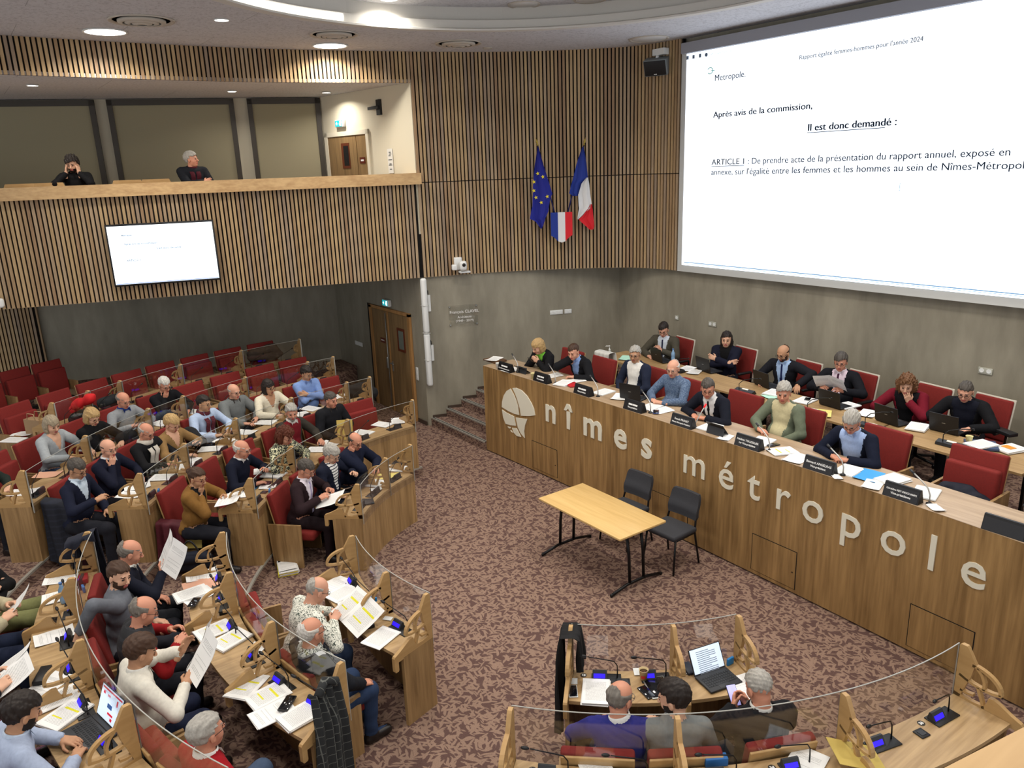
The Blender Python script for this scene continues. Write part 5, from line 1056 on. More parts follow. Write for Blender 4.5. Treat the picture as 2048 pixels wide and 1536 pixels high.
wl = lambda x: Vector((x, 12.27-.3857*(x-6.77), 0))+n2*.003
socket(wl(9.19)+Vector((0, 0, 1.98)), e2, 3, 'white triple socket on the concrete wall behind the council bench'); socket(wl(9.41)+Vector((0, 0, 1.98)), e2, 2, 'white twin socket next to the triple one behind the bench', .072)
GP = mat('socket_grey', (172, 172, 160), .5)
socket((10.394, 9.37, 1.967), (0, -1, 0), 1, 'single grey socket above the man in tweed', m=GP); socket((10.394, 8.56, 1.96), (0, -1, 0), 2, 'twin grey socket beside the young woman with folded arms', m=GP); socket((10.394, 4.17, 1.96), (0, -1, 0), 2, 'twin grey socket above the man all in black', m=GP)
socket((6.765, 15.1, 1.15), (0, -1, 0), 4, 'white four-gang socket beside the double door', .09); socket((6.765, 12.56, .97), (0, -1, 0), 3, 'upright white socket strip between double door and speaker column', vertical=True)
# speaker column
sp = thing('speaker_column', 'tall slim white speaker column on the wall corner beside the stairs', 'loudspeaker', (6.80, 12.17, .80))
for i in range(2):
    b = MB(); b.rbox((0, 0, .505+1.01*i), (.10, .12, 1.0), .04); b.build('cabinet', WHITE, sp)
for z in (.5, 1.01, 1.52):
    b = MB(); b.rbox((0, 0, z), (.104, .124, .012), .04); b.build('joint_band', mat('band_grey', (190, 190, 186), .5), sp)
for z in (.62, 1.55):
    b = MB(); b.box((.10, .02, z), (.05, .04, .30)); b.box((.07, .03, z+.1), (.10, .03, .03)); b.box((.07, .03, z-.1), (.10, .03, .03)); b.build('bracket', WHITE, sp)
    b = MB(); b.tube([(.08, .0, z+.16), (.09, .02, z+.22), (.06, .04, z+.27)], .01, 6); b.build('cable', BLACK, sp)
# wall speaker
w_ = thing('wall_speaker', 'black box speaker tilted down on a white plate beside the projection screen', 'loudspeaker', (10.15, 9.72, 6.22)); ax = Matrix.Rotation(math.radians(205), 3, 'Z') @ Matrix.Rotation(math.radians(22), 3, 'Y')
b = MB(); b.rbox((0, 0, 0), (.20, .40, .26), .02, ax); b.build('cabinet', mat('speaker_shell', (120, 126, 128), .5), w_)
b = MB(); b.rbox(ax @ Vector((.095, 0, 0)), (.03, .37, .235), .01, ax); b.build('grille', BLACK, w_); b = MB(); b.rbox(ax @ Vector((.112, .0, -.095)), (.004, .05, .012), .001, ax); b.build('badge', WHITE, w_)
b = MB(); b.box((.03, -.05, .22), (.12, .26, .10)); b.tube([(.02, 0, .2), (0, 0, .1)], .03, 8); b.build('wall_plate', WHITE, w_)
# emergency light at the picture edge
e = Vector((0.448, 14.179, 2.948)); el = thing('emergency_light', 'white emergency light box under the gallery slats', 'emergency light', e); M = basis(ex, (0, 0, 1), (0, 0, 0)); plate('casing', .22, .15, .09, WHITE, M, el, .04); b = MB(); b.ball((0, 0, .085), (.04, .04, .02)); me = b.mesh('lens', mat('lens_glow', (236, 244, 255), .3, emit=1.5)); me.transform(M); put('lens', me, el)
# doors
def leaf(parent, nm, M, x0, x1, z0, z1, m, th=.04, z=0.0):
    b = MB(); b.box(((x0+x1)/2, (z0+z1)/2, z+th/2), (x1-x0, z1-z0, th)); me = b.mesh(nm, m); me.transform(M); return put(nm, me, parent)
DOORW = wood('door_oak', (112, 88, 58), (146, 118, 80), 'Z', .45); DOORF = wood('door_frame_oak', (150, 110, 64), (178, 134, 84), 'Z', .5)
d1 = thing('door_1', None, None, (6.765, 14.36, 0)); struct(d1, 'oak double door with small window under a green exit sign'); M = basis((0, -1, 0), (0, 0, 1), (0, 0, 0))
for x0, x1, z0, z1 in ((0, .10, 0, 2.10), (1.62, 1.70, 0, 2.10), (0, 1.70, 2.05, 2.11)): leaf(d1, 'door_frame', M, x0, x1, z0, z1, DOORF, .05)
leaf(d1, 'door_reveal', M, -.14, -.01, 0, 2.11, DKSLOT, .01); 
for x0, x1, hnd in ((.11, .74, 1), (.83, 1.61, 0)): leaf(d1, 'door_panel', M, x0, x1, .01, 2.04, DOORW, .035)
leaf(d1, 'door_gap', M, .75, .83, 0, 2.04, DKSLOT, .02); leaf(d1, 'door_edge', M, .775, .80, 0, 2.04, DOORF, .045)
b = MB(); b.box((1.31, 1.55, .04), (.30, .46, .012)); me = b.mesh('window_frame', mat('mahogany', (96, 46, 26), .4)); me.transform(M); put('window_frame', me, d1)
b = MB(); b.box((1.32, 1.55, .047), (.19, .36, .004)); me = b.mesh('window_pane', mat('door_glass', (110, 116, 108), .15)); me.transform(M); put('window_pane', me, d1)
b = MB(); b.box((.52, 1.43, .04), (.20, .10, .01)); me = b.mesh('door_sign', mat('sign_brown', (90, 34, 22), .4)); me.transform(M); s1 = put('door_sign', me, d1)
me = text_mesh('TRIBUNE', .036, .001); me.materials.append(PALETXT); me.transform(M @ Matrix.Translation((.52, 1.418, .046))); put('lettering', me, s1)
b = MB(); b.tube([(.71, .05, .05), (.71, 2.0, .05)], .009, 6); b.rbox((.70, 1.0, .06), (.05, .24, .04), .02); me = b.mesh('panic_bolt', GREYM); me.transform(M); put('panic_bolt', me, d1)
b = MB(); b.tube([(.87, 1.02, .04), (.87, 1.02, .09), (1.0, 1.02, .09)], .010, 6); b.box((.87, .95, .04), (.035, .20, .01)); me = b.mesh('door_handle', GREYM); me.transform(M); put('door_handle', me, d1)
EXG = mat('exit_green', (20, 150, 160), .5, emit=1.0); EXW = mat('exit_white', (230, 255, 250), .5, emit=1.3)
def exit_sign(o, ex, ez, label, w_=.26, h_=.13):
    t = thing('exit_sign', label, 'exit sign', o); M = basis(ex, (0, 0, 1), (0, 0, 0)); plate('casing', w_, h_, .07, WHITE, M, t, .01)
    b = MB(); b.box((-.01, 0, .072), (w_*.86, h_*.84, .003)); me = b.mesh('display', EXG); me.transform(M); dd = put('display', me, t)
    b = MB(); b.prism([(-.075, -.012), (-.045, -.012), (-.045, -.035), (-.025, -.0), (-.045, .035), (-.045, .012), (-.075, .012)], (-.02, 0, .074), (1, 0, 0), (0, 1, 0), (0, 0, .002)); me = b.mesh('arrow', EXW); me.transform(M); put('arrow', me, dd)
    b = MB(); b.box((.065, 0, .075), (.035, h_*.7, .002)); b.ball((.03, .03, .075), (.01, .01, .002), n=8); b.prism([(.015, .015), (.045, .01), (.035, -.04), (.02, -.04), (.028, -.01), (.005, -.02)], (0, 0, .074), (1, 0, 0), (0, 1, 0), (0, 0, .002)); me = b.mesh('running_figure', EXW); me.transform(M); put('running_figure', me, dd)
exit_sign((6.765, 13.55, 2.22), (0, -1, 0), 0, 'lit green exit sign over the double door')
ew = Vector((.175, -.985, 0)); c = (6.433, 14.224, 5.591); exit_sign((c[0], c[1], c[2]), ew, 0, 'lit green exit sign over the gallery door')
wa, wb, wc = (6.346, 14.711, 5.365), (6.508, 13.799, 5.353), (6.563, 13.487, 5.380); 
d2 = thing('door_2', None, None, (wa[0], wa[1], 3.62)); struct(d2, 'oak gallery door with small dark window'); M = basis(ew, (0, 0, 1), (0, 0, 0)); L1 = (Vector(wb)-Vector(wa)).length; L2 = (Vector(wc)-Vector(wa)).length; tz = wa[2]-3.62
leaf(d2, 'door_panel', M, .0, L1-.01, 0, tz, DOORW, .02); leaf(d2, 'door_panel', M, L1+.01, L2, 0, tz, DOORW, .02)
for x0, x1, z0, z1 in ((-.10, 0, 0, tz+.08), (L2, L2+.08, 0, tz+.08), (-.10, L2+.08, tz, tz+.08)): leaf(d2, 'door_frame', M, x0, x1, z0, z1, CREAM, .035)
wz = Vector((6.424, 14.270, 5.005)); wx = (wz-Vector(wa)).length; 
b = MB(); b.box((wx*.98, wz.z-3.62, .022), (.26, .46, .01)); me = b.mesh('window_frame', MATS['mahogany']); me.transform(M); put('window_frame', me, d2)
b = MB(); b.box((wx*.98+.02, wz.z-3.62, .028), (.16, .36, .004)); me = b.mesh('window_pane', BLACK); me.transform(M); put('window_pane', me, d2)
b = MB(); b.box((L1+.16, wz.z-3.62-.10, .024), (.16, .11, .01)); me = b.mesh('door_sign', MATS['sign_brown']); me.transform(M); s2 = put('door_sign', me, d2); b = MB(); b.box((L1+.16, wz.z-3.62-.10, .031), (.09, .03, .002)); me = b.mesh('sign_text', PALETXT); me.transform(M); put('sign_text', me, s2)
c = (6.680, 12.834, 4.866); ns = thing('wall_notice', 'white notice sheet with small printed lines on the gallery end wall', 'notice', c); b = MB(); b.box((0, 0, .012), (.15, .42, .004)); me = b.mesh('sheet', mat('notice_white', (214, 212, 204), .6)); me.transform(M); put('sheet', me, ns)
b = MB(); 
for y, x0, x1 in ((.15, -.03, .03), (.12, -.02, .04), (.09, -.04, .02), (.02, -.05, .05), (-.05, -.03, .03), (-.07, -.05, .05), (-.14, -.03, .03)): b.box(((x0+x1)/2, y, .015), (x1-x0, .012, .002))
me = b.mesh('print', DKTXT); me.transform(M); put('print', me, ns)
# gallery seats, laptop and jacket on the rail desk
for i, px in enumerate(((1.096, 14.701, 4.668), (1.480, 14.572, 4.652), (2.567, 14.209, 4.670), (2.975, 14.072, 4.669))):
    b = MB(); P = [[tuple(Vector((px[0], px[1], z))+ex*x*(1-.25*max(0, (z-4.55)/.15))-Vector((NX, NY, 0))*(.03*math.cos(x*4))) for x in [-.27+.54*j/10 for j in range(11)]] for z in (4.0, 4.3, 4.55, 4.64, 4.70-.0)]
    b.sheet(P); b.sheet([[tuple(Vector(p)+Vector((NX*.025, NY*.025, 0))) for p in r[::-1]] for r in P]); t = thing('gallery_chair', 'pale wooden gallery chair, %s along the rail from the picture edge' % ORD[i], 'chair', (px[0], px[1], 3.62), 0, 'gallery chairs'); wput(b.build('backrest', BEECH), t)
    b = MB(); b.box((px[0]+NX*.2, px[1]+NY*.2, 4.06), (.42, .42, .04)); wput(b.build('seat', BEECH), t)
    for sx, sy in ((-.18, -.18), (.18, -.18), (.18, .18), (-.18, .18)): b = MB(); b.tube([(px[0]+NX*.2+sx, px[1]+NY*.2+sy, 3.62), (px[0]+NX*.2+sx, px[1]+NY*.2+sy, 4.04)], .014, 6); wput(b.build('leg', BLKM), t)
b = MB(); a0, a1 = far(-12, 6.40), far(-.7, 6.40); b.prism([tuple(a0[:2]), tuple(a1[:2]), tuple(far(-.7, 6.62)[:2]), tuple(far(-12, 6.62)[:2])], (0, 0, 4.40), (1, 0, 0), (0, 1, 0), (0, 0, .03)); tag(b.build('gallery_ledge', RAILW), 'narrow oak writing ledge behind the gallery rail', 'ledge')
# rail beside the camera
a, c = Vector((0.848, 0.321, 3.950)), Vector((0.995, 0.293, 3.950)); d = (c-a).normalized(); nn = Vector((d.y, -d.x, 0)); a -= d*.25; c += d*.5
b = MB(); b.prism([(a.x, a.y), (c.x, c.y), (c.x+nn.x*.16, c.y+nn.y*.16), (a.x+nn.x*.16, a.y+nn.y*.16)], (0, 0, 3.90), (1, 0, 0), (0, 1, 0), (0, 0, .05)); tag(b.build('balcony_rail', RAILW), 'pale oak rail of the viewing gallery at the bottom corner', 'railing')

# ---------------------------------------------------------------- podium furniture
tdir = Vector((-.0506, -.9987, 0)); tn = Vector((.9987, -.0506, 0)); TA = Vector((8.67, 9.58, 0)); trz = math.atan2(tn.y, tn.x)+math.pi
TW = wood('table_oak', (146, 116, 78), (176, 146, 104), 'Y', .4)
b = MB(); b.box((0, 0, .722), (.64, 1.66, .026)); TTOP = b.mesh('tabletop', TW)
def tleg(s):
    b = MB(); b.box((0, s*.74, .36), (.05, .03, .70)); b.box((0, s*.74, .02), (.52, .04, .03)); b.box((0, s*.74, .70), (.5, .04, .02)); return b.mesh('leg', BLKM)
TL = [tleg(-1), tleg(1)]; b = MB(); b.box((0, 0, .66), (.04, 1.45, .05)); TB = b.mesh('beam', BLKM)
for i, lb in enumerate(('oak conference table at the wall corner with the sanitiser bottle', 'second oak conference table from the wall corner, bearing the typing man\'s laptop', 'third oak conference table from the wall corner, before the woman in burgundy', 'oak conference table bearing the open ring binder', 'oak conference table cut by the picture edge')):
    c = TA+tn*.32+tdir*(.84+1.68*i); t = thing('conference_table', lb, 'table', (c.x, c.y, ZP), trz, 'oak tables on the podium')
    put('tabletop', TTOP, t); put('beam', TB, t)
    for m in TL: put('leg', m, t)
def podium_chair(x, y, rz, label, folded=False, lx=0):
    return chair((x, y, ZP), rz, .62, folded, label, 'red chairs of the council bench')
PP = {p[0]: p for p in PEOPLE}
def pl(sh): return PP[sh][1], PP[sh][2]
for sh in ('woman in green top', 'man with raised hand', 'man in navy jacket and white shirt', 'man in blue print shirt', 'speaker in dark suit', 'man in sage jacket', 'man writing in navy jacket'):
    (x, y, z), rz = pl(sh); podium_chair(max(x+.05, 7.9), y-.06, math.pi-.06, 'red chair with oak arms behind the %s' % sh)
podium_chair(7.95, 3.22, math.pi, 'empty red bench chair holding a dark jacket beside the man writing', True); podium_chair(7.95, 2.25, math.pi, 'empty red bench chair cut by the picture edge', True)
def office_chair(x, y, rz, label):
    t = thing('office_chair', label, 'chair', (x, y, ZP), rz, 'red chairs along the wall'); A = Euler((0, -.18, 0)).to_matrix()
    b = MB(); b.rbox((-.225, 0, .74), (.05, .46, .50), .024, A); b.build('backrest', RED, t)
    b = MB(); b.rbox((-.25, 0, .74), (.018, .485, .525), .008, A); b.build('back_shell', mat('shell_pale', (196, 190, 176), .5), t)
    b = MB(); b.rbox((.02, 0, .45), (.46, .46, .08), .035); b.build('seat', RED, t)
    for s in (-1, 1):
        b = MB(); b.tube([(-.15, s*.25, .44), (-.14, s*.27, .66), (.12, s*.27, .66)], .016, 6); b.rbox((.0, s*.27, .67), (.26, .05, .03), .012); b.build('armrest', BLACK, t)
    b = MB(); b.tube([(0, 0, .10), (0, 0, .42)], .025, 8)
    for i in range(5):
        a = i*2*math.pi/5+.3; b.tube([(0, 0, .10), (.28*math.cos(a), .28*math.sin(a), .055)], [.022, .014], 6); b.ball((.28*math.cos(a), .28*math.sin(a), .03), .03, n=8)
    b.build('star_base', BLKM, t); return t
for sh in ('man in brown tweed jacket', 'young woman with folded arms', 'bald bearded man with navy tie', 'man with plum tie', 'woman in burgundy cardigan', 'man all in black'):
    (x, y, z), rz = pl(sh); office_chair(max(x, 9.6)+.02, y-.10, math.pi-.15, 'red office chair with black arms used by the %s' % sh)
office_chair(9.75, 2.75, math.pi-.1, 'empty red office chair beyond the man all in black')
# name plates
def bars(M, y, ws, hh, parent):
    b = MB(); x = -sum(ws)/2-.006*(len(ws)-1)/2
    for w_ in ws: b.box((x+w_/2, y, .001), (w_, hh, .001)); x += w_+.006
    me = b.mesh('lettering', PALETXT); me.transform(M); put('lettering', me, parent)
for i, (y, l1, l2, lb) in enumerate(((9.86, None, 'Conseill\u00e8re communautaire', 'black name plate before the woman in green top'), (8.94, None, 'Vice-pr\u00e9sident', 'black name plate before the man with raised hand'), (8.0, None, 'Vice-pr\u00e9sident', 'black name plate before the man in navy jacket'),
        (6.98, None, 'Vice-pr\u00e9sident', 'black name plate between open laptop and blue print shirt'), (6.13, 'Franck PROUST', 'N\u00eemes M\u00e9tropole Pr\u00e9sident', 'black name plate before the speaker in dark suit'), (5.13, 'Fr\u00e9d\u00e9ric TOUZELLIER', '1er Vice-pr\u00e9sident', 'black name plate before the man in sage jacket'),
        (4.22, 'Bernard ANGELRAS', 'Vice-pr\u00e9sident', 'black name plate before the man writing'), (3.33, 'G\u00e9raldine REY-DESCHAMPS', 'Vice-pr\u00e9sidente', 'black name plate before the empty bench chair'), (2.42, None, None, 'blank black name plate cut by the picture edge'))):
    t = thing('name_plate', lb, 'name plate', (front_x(y)+.06, y, ZD), 0, 'name plates on the council bench'); wd = .34 if i else .34
    b = MB(); b.prism([(-.055, 0), (.055, 0), (.012, .135), (-.012, .135)], (0, wd/2, 0), (1, 0, 0), (0, 0, 1), (0, -wd, 0)); b.build('stand', BLACK, t)
    M = basis((0, -1, 0), Vector((.043, 0, .135)).normalized(), (-.036, 0, .06)); 
    b = MB(); b.box((0, .0, .0), (wd-.02, .115, .004)); me = b.mesh('face', mat('plate_face', (26, 24, 26), .25)); me.transform(M); put('face', me, t)
    M = basis((0, -1, 0), Vector((.043, 0, .135)).normalized(), (-.0395, 0, .06))
    for tx, yy, sz in ((l1, .012, .034), (l2, -.026, .030)):
        if tx is None: continue
        me = text_mesh(tx, sz, .0005, .0006); me.materials.append(PALETXT); xs = [v.co.x for v in me.vertices]; k = min(1, (wd-.05)/(max(xs)-min(xs))); me.transform(Matrix.Diagonal((k, k, 1, 1))); me.transform(M @ Matrix.Translation((0, yy, 0))); put('lettering', me, t)
    if l1 is None and l2: bars(M, .024, (.07, .085) if i % 2 else (.06, .10), .022, t)
    # bench microphone
    yb = y-.22 if i < 8 else y-.3; lit = i == 4
    m = thing('bench_microphone', 'silver gooseneck microphone beside the %s' % lb.replace('black name plate', 'name plate'), 'microphone', (front_x(yb)+.13, yb+(.10 if i == 4 else 0), ZD), 0, 'bench microphones')
    b = MB(); b.lathe([(.030, 0), (.028, .012), (.012, .018), (.008, .03)], n=14); b.build('base', BLACK, m)
    if lit: p_ = [(0, 0, .02), (.03, -.01, .08), (.07, -.03, .16), (.11, -.05, .24)]
    else: p_ = [(0, 0, .02), (.0, .0, .09), (.012, .03, .145), (.03, .10, .19), (.05, .19, .235)]
    b = MB(); b.tube(p_, .007, 8); b.build('gooseneck', mat('silver_neck', (178, 176, 172), .35, .4), m)
    e = Vector(p_[-1]); d = (e-Vector(p_[-2])).normalized(); b = MB(); b.tube([e, e+d*.05], [.011, .012], 8); b.build('capsule', mat('mic_red', (220, 30, 36), .4, emit=1.0) if lit else DGREY, m)
# laptops
def laptop(x, y, z, rz, label, openang=105, w_=.33, d_=.23, scr=None, body=BLACK, thin=False, parent_kind='laptop', scrtex=None):
    t = thing(parent_kind, label, parent_kind, (x, y, z), rz)
    b = MB(); b.rbox((0, 0, .009), (d_, w_, .016), .006); b.build('keyboard_base', body, t)
    b = MB()
    for r_ in range(5):
        for c_ in range(12): b.box((.055-.026*r_, -w_*.40+w_*.8*c_/11, .0185), (.019, w_*.8/11*.78, .002))
    b.build('keys', mat('key_grey', (34, 36, 40), .6), t)
    b = MB(); b.rbox((-.072, 0, .0178), (.055, .10, .001), .0005); b.build('touchpad', DGREY, t)
    a = math.radians(openang-90); up = Vector((math.sin(a), 0, math.cos(a))); o = Vector((d_/2, 0, .014)); ex = Vector((0, -1, 0)); nn = Vector((-math.cos(a), 0, math.sin(a)))
    b = MB(); b.prism([(-w_/2, 0), (w_/2, 0), (w_/2, d_*.96), (-w_/2, d_*.96)], o, ex, up, -nn*.008); l_ = b.build('lid', body, t)
    b = MB(); b.prism([(-w_/2+.008, .012), (w_/2-.008, .012), (w_/2-.008, d_*.94), (-w_/2+.008, d_*.94)], o+nn*.0008, ex, up, nn*.0008); b.build('screen', scr or mat('laptop_glow', (150, 160, 190), .4, emit=.5), t)
    if scrtex: scrtex(t, o+nn*.0022, ex, up, w_, d_)
    b = MB(); b.prism([(-.02, d_*.47), (.02, d_*.47), (.02, d_*.50), (-.02, d_*.50)], o-nn*.0085, ex, up, -nn*.0006); b.build('emblem', GREYM, t)
    return t
for p, sh, r_ in (((9.189, 8.578, 1.510), 'man in brown tweed jacket', .25), ((9.232, 7.640, 1.510), 'young woman with folded arms', .2), ((9.174, 6.522, 1.510), 'bald bearded man with navy tie', .25), ((9.011, 5.360, 1.510), 'man with plum tie', .12), ((8.913, 4.534, 1.510), 'woman in burgundy cardigan', .2), ((9.079, 3.963, 1.510), 'man all in black', .0)):
    laptop(p[0]+.02, p[1], ZD+.001, math.pi-r_, 'open black laptop in front of the %s' % sh, 100)
laptop(7.36, 7.38, ZD, math.pi+.25, 'open black laptop between two name plates on the bench', 96)
def tablet(x, y, z, rz, label, tilt=55, w_=.25, h_=.18, on=False):
    t = thing('tablet', label, 'tablet', (x, y, z), rz); a = math.radians(tilt); up = Vector((math.cos(a), 0, math.sin(a))); ex = Vector((0, -1, 0)); nn = ex.cross(up)
    b = MB(); b.prism([(-w_/2, 0), (w_/2, 0), (w_/2, h_), (-w_/2, h_)], (0, 0, .004), ex, up, nn*.008); b.build('casing', BLACK, t)
    b = MB(); b.prism([(-w_/2+.01, .01), (w_/2-.01, .01), (w_/2-.01, h_-.01), (-w_/2+.01, h_-.01)], Vector((0, 0, .004))+nn*.0085, ex, up, nn*.0008); b.build('screen', mat('tablet_screen', (60, 70, 84), .2, emit=.15), t)
    if tilt > 10:
        b = MB(); b.prism([(-w_/2, 0), (w_/2, 0), (w_/2, .10), (-w_/2, .10)], (.10, 0, .0), ex, Vector((-.3, 0, .95)), Vector((.004, 0, 0))); b.build('cover_stand', DGREY, t)
    return t
p = (7.078, 5.659, 1.510); tablet(p[0], p[1], ZD, math.pi, 'tablet on a folded stand before the speaker in dark suit', 50)
p = (7.117, 9.579, 1.510); tablet(p[0], p[1], ZD, math.pi, 'tablet on a stand before the woman in green top', 35)
# conference units on the back tables
for p, lb in (((8.867, 7.989, 1.510), 'beside the water bottle'), ((8.676, 6.531, 1.510), 'before the typing man'), ((8.557, 5.369, 1.510), 'before the man with plum tie'), ((8.551, 4.583, 1.510), 'before the woman in burgundy cardigan'), ((8.611, 3.702, 1.510), 'before the man all in black')):
    t = thing('conference_unit', 'black desk microphone unit %s' % lb, 'microphone', (p[0], p[1], ZD), math.pi, 'desk units on the podium tables')
    b = MB(); b.prism([(-.06, 0), (.06, 0), (.05, .03), (-.02, .05)], (0, -.15, 0), (1, 0, 0), (0, 0, 1), (0, .30, 0)); b.build('housing', BLACK, t)
    b = MB(); b.box((.0, .0, .045), (.03, .10, .012), (0, .3, 0)); b.build('card_holder', mat('card_white', (222, 220, 210), .6), t)
    b = MB(); b.tube([(.03, -.08, .04), (.035, -.08, .12), (.0, -.04, .17), (-.06, .06, .20), (-.08, .15, .215)], .0055, 6); b.ball((-.085, .17, .218), (.012, .022, .012), n=8); b.build('gooseneck', BLKM, t)
# floor table and two chairs
T = thing('folding_table', 'beech folding table with black T-legs standing in the middle of the floor', 'table', (5.66, 6.24, 0))
b = MB(); b.rbox((0, 0, .727), (.72, 1.44, .026), .006); b.build('tabletop', [wood('beech_veneer', (196, 160, 100), (212, 178, 118), 'Y', .4)], T)
for s in (-1, 1):
    t = MB(); y = s*.62
    t.tube([(-.39, y, .022), (-.15, y, .07), (.15, y, .07), (.39, y, .022)], .018, 8); t.ball((-.39, y, .02), .022, n=8); t.ball((.39, y, .02), .022, n=8); t.build('foot', BLKM, T)
    for x in (-.11, .11):
        b = MB(); b.tube([(x, y, .08), (x, y-s*.015, .40), (x, y-s*.06, .71)], .018, 8); b.build('leg', BLKM, T)
    b = MB(); b.tube([(0, y-s*.05, .60), (0, y-s*.30, .70)], .010, 6); b.build('strut', BLKM, T)
b = MB(); b.box((0, 0, .69), (.03, 1.2, .03)); b.build('rail', BLKM, T)
for (x, y, rz, lb) in ((6.33, 6.50, math.pi+.05, 'dark grey padded chair tucked under the folding table'), (6.34, 5.74, math.pi+.05, 'dark grey padded chair standing clear of the folding table end')):
    t = thing('stacking_chair', lb, 'chair', (x, y, 0), rz, 'grey chairs at the folding table'); G = mat('charcoal_fabric', (50, 51, 56), .8, noise=.2, nscale=80); A = Euler((0, -.14, 0)).to_matrix()
    b = MB(); b.rbox((0, 0, .455), (.43, .46, .065), .03); b.build('seat', G, t)
    b = MB(); P = []
    for i in range(9):
        z = .56+.30*i/8; hw = .215*(1-.10*(i/8)**3)*(.94 if i in (0, 8) else 1); P.append([tuple(Vector((-.215-.07*i/8+.035*(1-math.cos(u*1.1))+(.018*math.exp(-((z-.66)/.05)**2)), hw*u, z))) for u in [-1+2*j/12 for j in range(13)]])
    b.sheet(P); Q = [[(p_[0]-.045, p_[1], p_[2]) for p_ in r_[::-1]] for r_ in P]; b.sheet(Q)
    for r_ in (0, -1): b.sheet([P[r_], Q[r_][::-1]])
    for c_ in (0, -1): b.sheet([[r_[c_] for r_ in P], [r_[-1-c_] if c_ == 0 else r_[0] for r_ in Q]])
    b.build('backrest', G, t)
    for s in (-1, 1):
        b = MB(); b.tube([(.22, s*.235, .012), (.17, s*.215, .43)], .0125, 8); b.build('leg', BLKM, t)
        b = MB(); b.tube([(-.25, s*.235, .012), (-.18, s*.215, .42), (-.21, s*.20, .55), (-.26, s*.19, .70)], .0125, 8); b.build('leg', BLKM, t)
    b = MB(); b.tube([(.17, -.215, .42), (.17, .215, .42)], .011, 6); b.tube([(-.18, -.215, .42), (-.18, .215, .42)], .011, 6); b.tube([(.17, .215, .42), (-.18, .215, .42)], .011, 6); b.tube([(.17, -.215, .42), (-.18, -.215, .42)], .011, 6); b.build('seat_frame', BLKM, t)

# ---------------------------------------------------------------- papers and small things
b = MB(); P = []
for i in range(9):
    x = -.1485+.297*i/8; P.append([(x, -.105+.21*j/4, .002+.010*max(0, (abs(x)-.05)/.1)**2+.003*math.sin(j*1.2+i)) for j in range(5)])
b.sheet(P); b.sheet([[(p[0], p[1], p[2]-.0012) for p in r[::-1]] for r in P])
PM = {k: b.mesh('sheet', m) for k, m in PAPER.items()}; PM['blank'] = b.mesh('sheet', BLANK); PM['peach'] = b.mesh('sheet', mat('peach_card', (226, 172, 144), .8)); PM['yellow'] = b.mesh('sheet', mat('yellow_card', (222, 206, 120), .8)); PM['mint'] = b.mesh('sheet', mat('mint_card', (176, 222, 200), .8)); PM['blue'] = b.mesh('sheet', mat('blue_card', (60, 150, 214), .6))
def stack_mesh(kind, n, seed):
    r = random.Random(seed); b = MB()
    for i in range(n): b.box((r.uniform(-.006, .006), r.uniform(-.006, .006), .0025+.005*i), (.297, .21, .0044), (0, 0, r.uniform(-.05, .05)), 1)
    t = MB(); b.add([(x, y, .0051*n+.001) for x, y in ((-.148, -.105), (.148, -.105), (.148, .105), (-.148, .105))], [(0, 1, 2, 3)], 0)
    return b.mesh('sheets', [PAPER.get(kind, BLANK), BLANK])
SM = {(k, n): stack_mesh(k, n, n+len(k)) for k in ('full', 'sparse', 'hilite') for n in (2, 4)}
ADJ = {'full': 'closely printed', 'sparse': 'sparsely printed', 'hilite': 'highlighted', 'blank': 'plain white', 'peach': 'peach coloured', 'yellow': 'yellow', 'mint': 'mint green', 'blue': 'blue'}
PAPERS = []
def paper(p, z, rz, kind, n=1, who=None, sc_=1.0):
    PAPERS.append((p, z, rz, kind, n, who, sc_))
def desk(px, k, kind, turn=0, n=1, sc_=1.0, who=None):          # px is already a point on the desk
    a = math.degrees(math.atan2(px[1]-CY, px[0]-CX)); paper(px, DZ*(k-1)+.712, math.radians(a+180+turn), kind, n, who, sc_)
